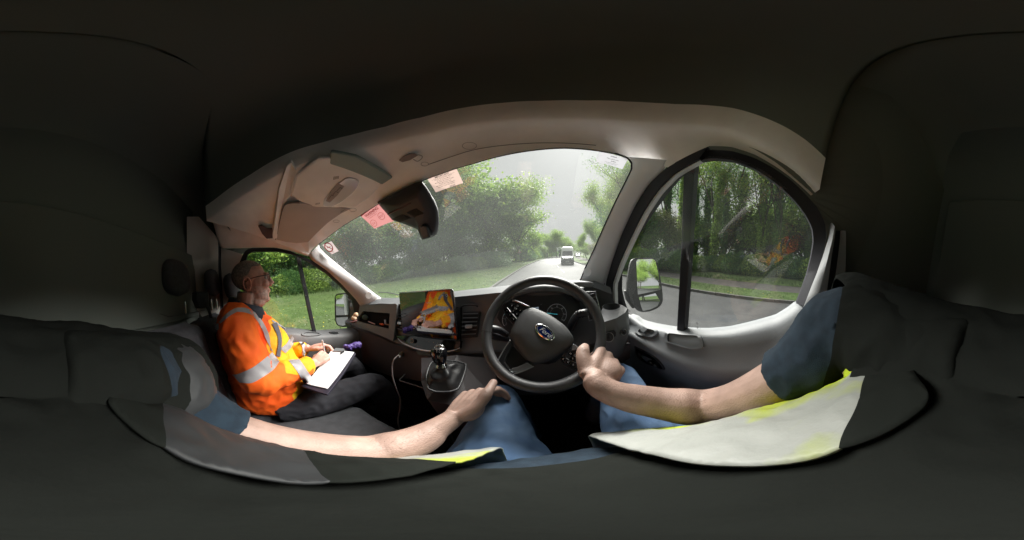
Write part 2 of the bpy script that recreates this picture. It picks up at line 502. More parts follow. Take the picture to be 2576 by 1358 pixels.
# round tweeter cover and slotted demister on the pillar foot
def disc(m, c, nrm, r, depth=.004, n=24):
    nrm = Vector(nrm).normalized(); a = nrm.orthogonal().normalized(); b = nrm.cross(a); c = Vector(c)
    ring = [c + (a * math.cos(2 * PI * k / n) + b * math.sin(2 * PI * k / n)) * r for k in range(n)]
    m.prism(ring, nrm * depth)
m = MB()
c = (A[18].lerp(B[18], .16)) * .965
c = at(*k1(6, 1922, 1218), d=(A[18].length * .96))
disc(m, c, -c.normalized() + Vector((-.2, -.1, .1)), .021, .006)
m.build('speaker_cover', pillar_m, PILR, smooth=True, auto=35)
m = MB()
for i in range(6):
    u0 = 1508 + i * 1.9
    p = [at(u, v, x=.445) for u, v in ((u0 + 3, 683), (u0 + 4.5, 683), (u0 + 3.5, 718), (u0 + 2, 718))]
    m.prism(p, (-.004, 0, 0))
m.build('demister_slot', blk, PILR)

# door: seals and frame
m = MB()
def strip(m, P1, P2, x, th=.012, n=40, xs=None):
    a = px_resample(P1, [at(u, v, x=x) for u, v in P1], n); b = px_resample(P2, [at(u, v, x=(xs if xs is not None else x)) for u, v in P2], n)
    m.grid([[p + Vector((th, 0, 0)) for p in a], a, b, [p + Vector((th, 0, 0)) for p in b]])
mm = MB(); strip(mm, seal_out, strip1, .452, .02); 
DOORR_seal = mm
m2 = MB(); strip(m2, strip1, strip2, .462, .02)
# third band reaches the glass
gl_edge = K(0, (1785, 380)) + glassR_front[1:] 
m3 = MB(); strip(m3, strip2, K(0, (1800, 375), (1745, 402)) + glassR_front[1:] , .470, .02, xs=.50)

# door trim: rows from the glass line down to the floor
R0 = K(0, (1522, 765), (1560, 786)) + K(0, (1595, 797)) + glassR_low[:] + K(0, (2030, 762), (2075, 768), (2130, 775))
X0 = [.455, .47] + [.50] * (1 + len(glassR_low)) + [.50, .48, .46]
R1 = K(0, (1545, 800), (1580, 812), (1600, 818), (1650, 832), (1701, 843), (1776, 850), (1830, 850), (1859, 846), (1905, 838), (1951, 828), (1985, 808), (2010, 790), (2040, 785), (2080, 790), (2130, 800))
R2 = K(0, (1540, 830), (1583, 842), (1610, 860), (1640, 880), (1680, 905), (1735, 930), (1790, 945), (1840, 950), (1890, 948), (1930, 940), (1970, 920), (2010, 900), (2050, 880), (2090, 870), (2130, 870))
R3 = K(0, (1540, 850), (1583, 862), (1605, 885), (1630, 912), (1665, 940), (1715, 962), (1775, 978), (1830, 985), (1890, 985), (1930, 980), (1970, 965), (2010, 945), (2050, 930), (2090, 920), (2130, 920))
n = 48
def row(P, xs):
    if not hasattr(xs, '__len__'): xs = [xs] * len(P)
    return px_resample(P, [at(u, v, x=x) for (u, v), x in zip(P, xs)], n)
a0 = row(R0, X0); a1 = row(R1, .465); a2 = row(R2, .405); a3 = row(R3, .425)
rr = [[p + Vector((.03, 0, 0)) for p in a0], a0, [p.lerp(q, .5) * .995 for p, q in zip(a0, a1)], a1]
for t in (.25, .5, .75): rr.append([p.lerp(q, t) * (1 + .012 * math.sin(PI * t)) for p, q in zip(a1, a2)])
rr += [a2, [p.lerp(q, .5) * .995 for p, q in zip(a2, a3)], a3, [Vector((.47, p.y, p.z - .12)) for p in a3], [Vector((.48, p.y, -1.32)) for p in a3]]
m = MB(); m.grid(rr)
DOORR = m.build('driver_door', door_m, VAN, smooth=True)
mm.build('door_seal', rubber, DOORR, smooth=True, auto=40)
m2.build('door_frame', pillar_m, DOORR, smooth=True, auto=40)
m3.build('window_channel', rubber, DOORR, smooth=True, auto=40)
# pane and the dark surround behind it (upper rear rounded off to the vignette's oval)
P = resample([hit(u, v, gR_f) for u, v in outl], 80, True)
cen = sum(P, Vector()) / 80
m = MB()
m.add([cen] + [cen + (p - cen) * 1.02 for p in P], [(0, 1 + i, 1 + (i + 1) % 80) for i in range(80)])
m.build('window_pane', glass_side, DOORR)
# divider bar
m = MB()
q = [at(u, v, x=.495) for u, v in K(4, (503, 118), (572, 70), (540, 560), (508, 1092), (462, 1086), (485, 560))]
q = [at(*k1(4, 506, 100), x=.485), at(*k1(4, 575, 55), x=.485), at(*k1(4, 543, 560), x=.497), at(*k1(4, 508, 1093), x=.497), at(*k1(4, 462, 1087), x=.497), at(*k1(4, 490, 560), x=.497)]
m.prism(q, (.03, 0, 0))
m.build('divider_bar', rubber, DOORR, bevel=.003)
# rear edge of the frame: black band, pale strip, B-pillar
m = MB()
inner = K(0, (2003, 763), (2016, 730), (2030, 690), (2041, 645), (2047, 605), (2044, 575), (2030, 545), (2006, 512), (1975, 480), (1935, 448), (1890, 420), (1840, 402), (1790, 398), (1740, 408))
outer = K(0, (2022, 770), (2036, 735), (2054, 690), (2070, 640), (2078, 600), (2076, 560), (2056, 522), (2026, 488), (1992, 455), (1948, 424), (1898, 397), (1842, 380), (1787, 376), (1730, 394))
a = px_resample(inner, [hit(u, v, gR_f) for u, v in inner], 40); b = px_resample(outer, [at(u, v, x=.47) for u, v in outer], 40)
c3 = [Vector((.47, p.y - .02 if p.z < .2 else p.y, p.z + .05 if p.z > .0 else p.z)) for p in b]
m.grid([[p + Vector((.02, 0, 0)) for p in a], a, b])
m.build('window_frame', rubber, DOORR, smooth=True, auto=40)  # rear band is real; the upper arch is shaped to the vignette's fade
m = MB()
oi = K(0, (2022, 772), (2036, 735), (2054, 690), (2070, 645), (2084, 600), (2092, 560))
oo = K(0, (2072, 775), (2080, 735), (2086, 690), (2092, 645), (2098, 610), (2102, 580))
a = [at(u, v, x=.468) for u, v in oi]; b = [at(u, v, x=.45) for u, v in oo]
m.grid([[p + Vector((.02, 0, 0)) for p in a], a, [p.lerp(q, .5) + Vector((-.01, 0, 0)) for p, q in zip(a, b)], b, [p + Vector((.04, 0, 0)) for p in b]])
m.build('door_pillar', mat('bpillar_plastic', (.34, .35, .36), .55, bump=.2), VAN, smooth=True, auto=50)
m = MB()
oj = K(0, (2086, 775), (2096, 735), (2102, 690), (2108, 645), (2112, 610), (2114, 580))
m.grid([b, [at(u, v, x=.46) for u, v in oj]])
m.build('pillar_groove', rubber, VAN, smooth=True)
m = MB()
ok = K(0, (2120, 775), (2124, 735), (2126, 690), (2128, 645), (2128, 610), (2128, 580))
ol = K(0, (2250, 800), (2250, 735), (2250, 690), (2250, 645), (2250, 610), (2250, 540))
a = [at(u, v, x=.46) for u, v in oj]
m.grid([a, [at(u, v, x=.445) for u, v in ok]])
m.build('belt_cover', mat('belt_cover_plastic', (.16, .17, .17), .6), VAN, smooth=True)
# dark side wall above and behind the driver's window
m = MB()
out2 = [Vector((.5, y, z)) for y, z in ((-.10, -.9), (-.14, -.5), (-.2, -.2), (-.25, 0), (-.3, .15), (-.3, .3), (-.25, .45), (-.1, .55), (.0, .6), (.1, .62), (.2, .64), (.3, .62), (.42, .56), (.5, .5))]
b = px_resample(outer, [at(u, v, x=.471) for u, v in outer], 40)
W = px_resample([(p.y * 1000, p.z * 1000) for p in out2], out2, 40)
m.grid([b, W, [Vector((.5, -.66, p.z)) if i < 25 else Vector((.5, p.y, .8)) for i, p in enumerate(W)]])
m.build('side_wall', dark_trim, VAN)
# door hardware
def recess(m, pts, xin, depthv, k=.86, n=40):
    """outline on the trim, walls going in"""
    P = resample([Vector((u, v, 0)) for u, v in pts], n, True)
    c = sum(P, Vector()) / n
    a = [at(p.x, p.y, x=xin) for p in P]
    b = [at(*(c + (p - c) * k).xy, x=xin) for p in P]
    return a, b
def plate(name, pts, dist_f, inset, mats, parent, k=.82, deep=.02, rim=.004, n=36, smooth=True):
    P = spline([Vector((u, v, 0)) for u, v in pts + pts[:1]], n + 1)[:-1]
    c = sum(P, Vector()) / n
    A_ = [dist_f(p.x, p.y) for p in P]; B_ = [dist_f(*(c + (p - c) * k).xy) for p in P]
    nr = (A_[0] - A_[n // 3]).cross(A_[0] - A_[2 * n // 3]).normalized()
    if nr.dot(A_[0]) > 0: nr = -nr
    m = MB(); m.mat(0)
    m.grid([[p - nr * .004 for p in A_], [p + nr * rim for p in A_], [p + nr * rim for p in B_]], cv=True)
    m.mat(1)
    C_ = [p - nr * deep for p in B_]
    m.grid([[p + nr * rim for p in B_], C_], cv=True)
    m.add(C_, [tuple(range(n))])
    return m.build(name, mats, parent, smooth=smooth, auto=35), nr, A_, B_
from mathutils.bvhtree import BVHTree
def bvh_of(o):
    me = o.data; T = V2W.transposed(); base = VAN.location
    return BVHTree.FromPolygons([T @ (v.co + base) for v in me.vertices], [tuple(p.vertices) for p in me.polygons])
bDR = bvh_of(DOORR)
def onb(b, push=1.0, fallback=.6):
    def f(u, v):
        r = rv(u, v); h = b.ray_cast(Vector((0, 0, 0)), r)
        return (h[0] if h[0] is not None else r * fallback) * push
    return f
od = onb(bDR, .992)
hp = K(12, (725, 680), (760, 640), (830, 622), (920, 640), (1000, 670), (985, 720), (920, 752), (850, 745), (770, 720))
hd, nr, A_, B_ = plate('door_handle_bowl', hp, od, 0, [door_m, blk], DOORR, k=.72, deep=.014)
m = MB()
q = [od(*p) + nr * .006 for p in K(12, (800, 660), (850, 632), (905, 660), (850, 715), (812, 695))]
m.prism(q, nr * .008); m.build('door_handle', door_m, DOORR, bevel=.003)
pp = K(12, (1085, 740), (1095, 700), (1130, 687), (1300, 708), (1490, 722), (1528, 750), (1552, 835), (1535, 875), (1440, 893), (1350, 885), (1120, 815), (1088, 790))
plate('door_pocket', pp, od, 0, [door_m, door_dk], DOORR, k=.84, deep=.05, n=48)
sp = K(12, (720, 860), (760, 880), (900, 950), (1010, 1030), (1085, 1140), (960, 1100), (850, 1060), (770, 1000), (735, 930))
SWP, nr, A_, B_ = plate('window_switch_panel', sp, od, 0, [blk, gloss], DOORR, k=.9, deep=-.002, n=36)
for X, Y, s in ((790, 945, 1), (800, 985, .8), (930, 1040, 1.4), (985, 1075, 1.2)):
    m = MB(); c = od(*k1(12, X, Y)); m.ball(c + nr * .006, (.008 * s, .012 * s, .006)); m.build('window_switch', gloss, DOORR, smooth=True)

# ================================================================== passenger's side
sL_out = K(1, (590, 330), (600, 270), (640, 180), (680, 155), (850, 153), (960, 178), (1100, 240), (1200, 308), (1300, 400), (1400, 508), (1435, 560), (1440, 640))
gLo = K(1, (640, 300), (655, 240), (660, 200), (695, 181), (870, 180), (960, 198), (1010, 215), (1100, 265), (1200, 330), (1300, 420), (1370, 500), (1392, 580), (1396, 660), (1345, 706), (1130, 722), (1000, 708), (900, 690), (760, 650), (680, 560), (640, 420))
P = resample([hit(u, v, gL_f) for u, v in gLo], 80, True); cen = sum(P, Vector()) / 80
# door trim first
T0 = K(1, (560, 700), (700, 695), (900, 698), (1000, 708), (1130, 720), (1345, 706), (1420, 690))
T1 = K(1, (560, 740), (700, 740), (900, 745), (1000, 750), (1130, 768), (1250, 768), (1420, 760))
T2 = K(1, (560, 800), (700, 810), (900, 820), (1000, 830), (1130, 845), (1250, 842), (1420, 810))
T3 = K(1, (560, 1100), (700, 1100), (900, 1100), (1000, 1100), (1130, 1100), (1250, 1050), (1420, 1000))
n = 24
def rowL(P, x): return px_resample(P, [at(u, v, x=x) for u, v in P], n)
m = MB(); t0 = rowL(T0, -1.33); t1 = rowL(T1, -1.24)
m.grid([[p + Vector((-.04, 0, 0)) for p in t0], t0, [p.lerp(q, .5) * .99 for p, q in zip(t0, t1)], t1, rowL(T2, -1.26), [Vector((-1.3, p.y, -1.33)) for p in t1]])
DOORL = m.build('passenger_door', mat('door_plastic_left', (.11, .11, .115), .55, bump=.3, bscale=380), VAN, smooth=True)
m = MB(); m.add([cen] + [cen + (p - cen) * 1.02 for p in P], [(0, 1 + i, 1 + (i + 1) % 80) for i in range(80)])
m.build('window_pane', glass_side, DOORL)
m = MB()
gi = gLo[:13]; so_ = [(sL_out[0][0], sL_out[0][1])] + sL_out[1:]
a = px_resample(K(1, (640, 330)) + gi, [hit(u, v, gL_f) * .99 for u, v in K(1, (640, 330)) + gi], 50); b = px_resample(so_, [at(u, v, x=-1.27) for u, v in so_], 50)
m.grid([[p + Vector((-.02, 0, 0)) for p in a], a, b])
m.build('window_seal', rubber, DOORL, smooth=True, auto=40)
m = MB()
m.prism([at(*k1(1, X, Y), x=-1.315) for X, Y in ((988, 195), (1020, 208), (1075, 470), (1130, 724), (1105, 724), (1050, 470))], (-.03, 0, 0))
m.build('divider_bar', rubber, DOORL, bevel=.003)
# handle slot on the door ledge, window switch
od2 = onb(bvh_of(DOORL), .995)
plate('door_handle_bowl', K(1, (1030, 735), (1060, 727), (1140, 730), (1165, 738), (1140, 750), (1080, 754), (1035, 750)), od2, 0, [DOORL.data.materials[0], blk], DOORL, k=.8, deep=.01)
plate('window_switch', K(1, (1215, 728), (1240, 725), (1280, 727), (1278, 736), (1240, 738)), od2, 0, [blk, gloss], DOORL, k=.8, deep=-.002)
# pillar
m = MB()
Bw = K(0, (776, 641)) + K(0, (812, 603)) 
pin = wsL[1:] + K(0, (975, 765))
pinP = [p * .993 for p in on(wsL[1:], ws_f)] + [at(975, 765, y=.86)]
pout = K(0, (776, 645)) + K(1, (1100, 240), (1200, 308), (1300, 400), (1400, 508), (1435, 560), (1450, 640))
poutP = [at(776, 641, x=-1.27)] + [at(u, v, x=-1.265) for u, v in pout[1:]]
a = px_resample(pin, pinP, 24); b = px_resample(pout, poutP, 24)
m.grid([[p * 1.02 for p in a]] + [[p.lerp(q, t) * k for p, q in zip(a, b)] for t, k in ((0, 1), (.3, .985), (.7, .985), (1, 1))] + [[p * 1.02 for p in b]])
PILL = m.build('windscreen_pillar', mat('pillar_plastic_left', (.46, .43, .43), .55, bump=.25, bscale=420), VAN, smooth=True)
m = MB(); c = at(*k1(1, 1484, 478), d=1.36 * .985)
c = a[19].lerp(b[19], .35) ; c = at(*k1(1, 1484, 478), d=c.length * .975)
disc(m, c, -c, .027, .006); m.build('speaker_cover', pillar_m, PILL, smooth=True, auto=35)
# header above the side window, joins lining
m = MB()
h0 = K(0, (546, 598), (554, 623), (629, 621), (692, 621), (735, 630), (776, 643))
rr0 = [at(u, v, x=-1.27) for u, v in h0]
h1 = K(0, (520, 556), (560, 585), (640, 590), (700, 600), (740, 610), (790, 622))
hh = K(0, (540, 556), (600, 556), (660, 556), (720, 556), (760, 580), (790, 622))
# rim of lining between the door opening and the lining's left edge
leftedge = [r[-1] for r in rows]
m.grid([px_resample(h0, [p + Vector((-.02, 0, -.004)) for p in rr0], 24), px_resample(h0, rr0, 24),
        px_resample(h0, [Vector((p.x + .03, p.y, p.z + .045)) for p in rr0], 24),
        px_resample(h0, [Vector((p.x + .12, p.y, p.z + .15)) for p in rr0], 24),
        px_resample(h0, [Vector((p.x + .27, p.y, p.z + .27)) for p in rr0], 24)])
m.build('door_header', liner, VAN, smooth=True)
# ================================================================== dashboard
def lrow(k, pts, ys, n=64):
    P = K(k, *pts)
    if not hasattr(ys, '__len__'): ys = [ys] * len(P)
    return px_resample(P, [at(u, v, y=y) for (u, v), y in zip(P, ys)], n)
r_back = px_resample(K(0, (880, 762), (905, 757), (957, 749), (1003, 749), (1060, 742), (1139, 733), (1182, 728), (1274, 718), (1350, 711), (1429, 705), (1493, 705), (1535, 722)),
                     [at(880, 762, y=.72), at(905, 757, y=.78)] + [hit(u, v, ws_f) * .995 for u, v in K(0, (957, 749), (1003, 749), (1060, 742), (1139, 733), (1182, 728), (1274, 718), (1350, 711), (1429, 705))] + [at(1493, 705, y=.86), at(1535, 722, y=.72)], 64)
r_lip = lrow(0, ((880, 775), (905, 768), (957, 763), (1003, 765), (1060, 757), (1142, 747), (1182, 743), (1251, 736), (1299, 735), (1354, 730), (1396, 729), (1437, 730), (1493, 722), (1540, 740)), [.70, .76, .80, .80, .80, .80, .80, .78, .74, .72, .72, .72, .72, .66])
r_lip2 = [Vector((p.x, p.y + .004, p.z - .018)) for p in r_lip]
r_face1 = lrow(0, ((880, 800), (905, 790), (957, 790), (1003, 792), (1142, 790), (1251, 790), (1400, 790), (1500, 785), (1560, 790)), [.69, .76, .80, .80, .80, .80, .80, .74, .62])
r_shelf = lrow(0, ((868, 806), (895, 822), (927, 832), (960, 845), (992, 860), (1043, 878), (1089, 887), (1156, 884), (1250, 880), (1400, 880), (1500, 862), (1585, 858)), [.64, .69, .71, .72, .72, .70, .68, .68, .68, .66, .62, .55])
r_sh2 = lrow(0, ((868, 814), (895, 832), (927, 844), (960, 857), (992, 872), (1043, 890), (1089, 898), (1156, 894), (1250, 890), (1400, 890), (1500, 875), (1585, 868)), [.63, .675, .69, .70, .70, .68, .66, .66, .66, .64, .60, .54])
r_low = lrow(0, ((885, 850), (905, 905), (940, 930), (980, 945), (1010, 950), (1070, 960), (1156, 975), (1250, 990), (1400, 990), (1500, 950), (1585, 900)), [.70, .68, .66, .66, .66, .62, .60, .60, .58, .56, .54])
r_in = [Vector((p.x, p.y + .22, p.z - .10)) for p in r_low]
r_in2 = [Vector((p.x, p.y + .40, -1.32)) for p in r_low]
m = MB()
rr = [[p + Vector((0, .10, -.05)) for p in r_back], r_back, [p.lerp(q, .5) for p, q in zip(r_back, r_lip)], r_lip, r_lip2, r_face1, r_shelf]
m.grid(rr)
DASH = m.build('dashboard', dash_m, VAN, smooth=True, auto=50)
m = MB()
m.grid([r_shelf, [p.lerp(q, .5) * .985 for p, q in zip(r_shelf, r_sh2)], r_sh2, [p.lerp(q, .33) * .99 for p, q in zip(r_sh2, r_low)], [p.lerp(q, .66) * .985 for p, q in zip(r_sh2, r_low)], r_low, r_in, r_in2])
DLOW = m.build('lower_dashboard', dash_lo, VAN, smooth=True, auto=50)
dsh = onb(bvh_of(DASH), 1.0, .8); dlo = onb(bvh_of(DLOW), 1.0, .7)
def dany(u, v):
    r = rv(u, v); best = None
    for b in (B1_, B2_):
        h = b.ray_cast(Vector((0, 0, 0)), r)
        if h[0] is not None and (best is None or h[0].length < best.length): best = h[0]
    return best if best is not None else r * .75
B1_, B2_ = bvh_of(DASH), bvh_of(DLOW)
def onpoly(k, pts, push=.992): return [dany(u, v) * push for u, v in K(k, *pts)]
def flatten(P):
    """least-squares plane through points, points dropped onto it along their own rays"""
    A = np.array([list(p) for p in P]); c = A.mean(0); n = np.linalg.svd(A - c)[2][2]
    n = Vector(n); c = Vector(c)
    if n.dot(c) > 0: n = -n
    return n, c
def onplane(u, v, n, c):
    r = rv(u, v); return r * (n.dot(c) / n.dot(r))
def panel(name, k, pts, mats, parent, push=.985, th=.012, n=32, round_=False, bevel=.002, plane=None):
    UV = K(k, *pts)
    if round_: UV = [(p.x, p.y) for p in spline([Vector((a, b, 0)) for a, b in UV + UV[:1]], n + 1)[:-1]]
    if plane is None: nn, c = flatten([dany(u, v) * push for u, v in UV])
    else: nn, c = plane
    P = [onplane(u, v, nn, c) for u, v in UV]
    m = MB(); m.prism(P, -nn * th)
    return m.build(name, mats, parent, bevel=bevel), nn, c

# --- storage cubby, left
CF = K(2, (105, 600), (510, 580), (505, 700), (470, 985), (330, 925), (70, 800), (90, 700))
nn, c = flatten([dany(u, v) * .955 for u, v in CF])
CI = K(2, (142, 662), (432, 686), (420, 856), (230, 812), (78, 770), (90, 730))
m = MB(); m.ring([onplane(*p, nn, c) for p in CF], [onplane(*p, nn, c) for p in CI], -nn * .028, n=56)
fr = m.build('cubby_frame', dash_m, DASH)
P0 = [onplane(*p, nn, c - nn * .022) for p in CI]
cc = sum(P0, Vector()) / 6; P0 = [cc + (p - cc) * 1.06 for p in P0]
m = MB(); m.prism(P0, -nn * .002); m.build('cubby_shade_plate', mat('cubby_shade', (.006, .006, .007), .8, spec=.1), DASH)  # flat black plate stands in for the shade inside the cubby
def cub(X, Y, s=1): return onplane(*k1(2, X, Y), nn_c, c_c - nn_c * .012)
nn_c, c_c = nn, c
P0 = [onplane(*p, nn, c + nn * .002) for p in CI]
m = MB(); cc = sum(P0, Vector()) / len(P0)
m.grid([[p - nn * .0 for p in P0], [cc + (p - cc) * .97 - nn * .02 for p in P0], [cc + (p - cc) * .93 - nn * .09 for p in P0]], cv=True)
m.add([cc + (p - cc) * .93 - nn * .089 for p in P0], [tuple(range(6))])
# --- louvred vents either side of the screen
def vent(k, quad, ns, tabi):
    q = K(k, *quad); nn, c = flatten([dany(u, v) * .975 for u, v in q])
    P = [onplane(u, v, nn, c) for u, v in q]           # tl tr br bl
    ctr = sum(P, Vector()) / 4
    m = MB(); m.prism([ctr + (p - ctr) * 1.1 - nn * .012 for p in P], -nn * .02)
    V_ = m.build('air_vent', blk, DASH, bevel=.003)
    for i in range(ns):
        t = (i + .5) / ns
        a = P[0].lerp(P[3], t); b = P[1].lerp(P[2], t); dv = (P[3] - P[0]) / ns
        m = MB(); m.prism([a - dv * .1, b - dv * .1, b + dv * .22 + nn * .008, a + dv * .22 + nn * .008], -nn * .002 - dv * .08)
        m.build('louvre', mat('louvre_plastic', (.17, .17, .18), .35), V_, bevel=.0008)
    a = P[0].lerp(P[3], tabi); b = P[1].lerp(P[2], tabi); mid = a.lerp(b, .5)
    m = MB(); w = (b - a) * .23; h = (P[3] - P[0]) * .075
    m.prism([mid - w - h + nn * .010, mid + w - h + nn * .010, mid + w + h + nn * .014, mid - w + h + nn * .014], -nn * .006)
    m.build('vent_tab', silver, V_, bevel=.001)
    return nn, c, P
vent(2, ((1228, 672), (1396, 668), (1366, 930), (1212, 938)), 6, .62)
vent(2, ((505, 680), (580, 680), (600, 890), (500, 860)), 6, .58)
panel('vent_surround', 2, ((1150, 620), (1200, 618), (1190, 1060), (1160, 1075), (1140, 700)), [gloss], DASH, push=.985)
m = MB(); nn, c = flatten([dany(u, v) * .972 for u, v in K(2, (1200, 610), (1400, 600), (1400, 630), (1200, 640))])
m.tube([onplane(u, v, nn, c) for u, v in K(2, (1205, 618), (1240, 600), (1300, 592), (1360, 596), (1390, 612))], .005, 6)
m.build('vent_grip', blk, DASH, smooth=True)
# --- centre stack: gloss black panel and climate row
CP, nC, cC = panel('climate_panel', 2, ((470, 925), (700, 930), (1205, 985), (1195, 1065), (1100, 1100), (900, 1098), (760, 1080), (640, 1030), (530, 960)), [gloss], DASH, push=.965, th=.02, bevel=.003)
m = MB()
m.tube([onplane(u, v, nC, cC + nC * .004) for u, v in [(p.x, p.y) for p in spline([Vector((a, b, 0)) for a, b in K(2, (515, 955), (560, 1000), (640, 1040), (720, 1070), (800, 1088), (880, 1098), (1040, 1104), (1130, 1088), (1192, 1064))], 30)]],
       [.0015 + .0045 * math.sin(PI * i / 29) for i in range(30)], 6)
m.build('chrome_trim', mat('satin_silver', (.62, .62, .64), .3, metal=.6), CP, smooth=True)
m = MB(); kc = onplane(*k1(2, 693, 988), nC, cC); disc(m, kc, nC, .0135, .014); m.build('volume_knob', blk, CP, smooth=True, auto=35)
m = MB(); a = nC.orthogonal().normalized(); b = nC.cross(a)
m.tube([kc + nC * .0145 + (a * math.cos(2 * PI * i / 24) + b * math.sin(2 * PI * i / 24)) * .0125 for i in range(25)], .0011, 5, cap=False); m.build('knob_ring', mat('ring_orange_reflection', (.55, .42, .3), .3, metal=.7), CP, smooth=True)  # amber of the ring paints in an orange reflection on the knob
xd = (onplane(*k1(2, 960, 1010), nC, cC) - onplane(*k1(2, 800, 995), nC, cC)).normalized(); yd = nC.cross(xd)
for X, Y in ((815, 995), (858, 1000), (905, 1005), (950, 1010)):
    m = MB()
    p = onplane(*k1(2, X, Y), nC, cC + nC * .0006)
    m.add([p + xd * .003 + yd * .002, p - xd * .003 + yd * .002, p - yd * .003], [(0, 1, 2)]); m.build('climate_symbol', mat('grey_print', (.35, .33, .33), .6), CP)
panel('console_switch_bank', 2, ((715, 1085), (860, 1100), (880, 1150), (735, 1140)), [blk], DLOW, push=.985, th=.01)
# --- touch screen standing proud of the dash
sc_uv = K(2, (530, 468), (1110, 425), (1166, 972), (574, 905))
nS = Vector((-.05, -1, .10)).normalized(); cS = at(*K(2, (840, 690))[0], y=.70)
S = [onplane(u, v, nS, cS) for u, v in sc_uv]
m = MB(); ctr = sum(S, Vector()) / 4
sr = []
for i in range(4):
    a, b = S[i], S[(i + 1) % 4]; sr += [a.lerp(b, .02), a.lerp(b, .5), a.lerp(b, .98)]
m.prism(sr, -nS * .014)
scr_body = m.build('touch_screen', mat('screen_case', (.012, .012, .014), .25), DASH, bevel=.002)
m = MB(); m.add([ctr + (p - ctr) * .985 + nS * .0012 for p in S], [(0, 1, 2, 3)])
sm = mat('screen_glass', (.004, .004, .007), .03, spec=1.0)
sm.node_tree.nodes['Principled BSDF'].inputs['IOR'].default_value = 1.6
m.build('screen_glass', sm, scr_body)
sx = (S[1] - S[0]).normalized(); sy = nS.cross(sx)
m = MB()
glow = mat('screen_text', (.1, .12, .14), .5, emit=((.45, .55, .6), .06))
p = onplane(*k1(2, 995, 500), nS, cS) + nS * .002; m.text('3.0', p, sx, sy, .011)
p = onplane(*k1(2, 1052, 492), nS, cS) + nS * .002; m.ring([p + (sx * math.cos(a / 12 * PI) + sy * math.sin(a / 12 * PI)) * .006 for a in range(24)], [p + (sx * math.cos(a / 12 * PI) + sy * math.sin(a / 12 * PI)) * .005 for a in range(24)])
for X, Y, t, s in ((832, 575, 'Outstanding', .007), (805, 668, 'Birmingham Road, 17:04', .007), (1040, 640, 'mph', .006), (1040, 662, 'offset', .006)):
    p = onplane(*k1(2, X, Y), nS, cS) + nS * .002
    if s == .007:   # unreadable small print on the screen, kept as broken strokes
        for i in range(9 if t[0] == 'O' else 16): m.add([p + sx * (.0035 * i) , p + sx * (.0035 * i + .0022), p + sx * (.0035 * i + .0022) + sy * .002, p + sx * (.0035 * i) + sy * .002], [(0, 1, 2, 3)])
tag(m.build('screen_text', glow, scr_body), kind='stuff')
m = MB(); m.tube([onplane(u, v, nS, cS - nS * .004) for u, v in K(2, (530, 462), (700, 450), (900, 437), (1060, 424), (1108, 424), (1120, 440), (1135, 530), (1145, 640))], .0022, 6)
m.build('screen_edge', silver, scr_body, smooth=True)
# --- instrument cluster
binn = K(3, (585, 305), (700, 270), (860, 252), (1000, 262), (1100, 295), (1180, 350), (1190, 470), (1120, 620), (800, 700), (520, 640), (420, 500), (460, 380))
nI = Vector((0, -.93, .36)).normalized(); cI = at(*k1(3, 900, 460), y=.70)
m = MB(); m.prism([onplane(u, v, nI, cI) for u, v in binn], -nI * .02)
CL = m.build('instrument_cluster', blk, DASH, bevel=.003)
m = MB(); P = [onplane(u, v, nI, cI + nI * .0) for u, v in K(3, (560, 330), (700, 285), (860, 268), (1000, 276), (1090, 305), (1165, 355))]
P2 = [onplane(u, v, nI, cI + nI * .055) for u, v in K(3, (575, 300), (700, 262), (860, 245), (1000, 256), (1108, 288), (1195, 345))]
P3 = [p + Vector((0, .04, .012)) for p in [onplane(u, v, nI, cI + nI * .055) for u, v in K(3, (560, 285), (700, 240), (860, 222), (1000, 232), (1125, 268), (1215, 330))]]
m.grid([px_resample(binn[:6], P, 20), px_resample(binn[:6], P2, 20), px_resample(binn[:6], P3, 20)])
m.build('cluster_hood', dash_m, CL, smooth=True, solid=.004)
xi = (onplane(*k1(3, 1060, 470), nI, cI) - onplane(*k1(3, 880, 462), nI, cI)).normalized(); yi = nI.cross(xi)
gp = mat('gauge_print', (.36, .37, .4), .6, emit=((.6, .62, .66), .02)); cy = mat('needle_cyan', (.05, .4, .45), .5, emit=((.1, .75, .85), .12))
def gauge(c0, rad, label0, a0, a1, nums, nd):
    m = MB(); m.mat(0)
    A_ = [R(a0 + (a1 - a0) * i / 40) for i in range(41)]
    pt = lambda a, r_, h=.0012: c0 + nI * h + (xi * math.cos(a) + yi * math.sin(a)) * r_
    m.grid([[pt(a, rad) for a in A_], [pt(a, rad * .965) for a in A_]])
    m.grid([[pt(a, rad * .66) for a in A_], [pt(a, rad * .645) for a in A_]])
    for i, s in enumerate(nums):
        a = R(a0 + (a1 - a0) * i / (len(nums) - 1))
        m.grid([[pt(a - .02, rad * .96), pt(a + .02, rad * .96)], [pt(a - .02, rad * .88), pt(a + .02, rad * .88)]])
        if s: m.text(s, pt(a, rad * .76, .001) - yi * .0025, xi, yi, .0085, align='CENTER')
    for i in range(31):
        a = R(a0 + (a1 - a0) * i / 30); m.grid([[pt(a - .008, rad * .96), pt(a + .008, rad * .96)], [pt(a - .008, rad * .92), pt(a + .008, rad * .92)]])
    g = m.build('gauge', gp, CL)
    m = MB(); a = R(nd); m.grid([[pt(a - .03, rad * .95, .002), pt(a + .03, rad * .95, .002)], [pt(a + PI - .3, rad * .08, .002), pt(a + PI + .3, rad * .08, .002)]][::1])
    m.build('needle', cy, g)
gc = onplane(*k1(3, 966, 467), nI, cI); gr = (onplane(*k1(3, 1056, 470), nI, cI) - gc).length
gauge(gc, gr, '', 222, -42, ['0', '20', '40', '60', '80', '100', '120'], 176)
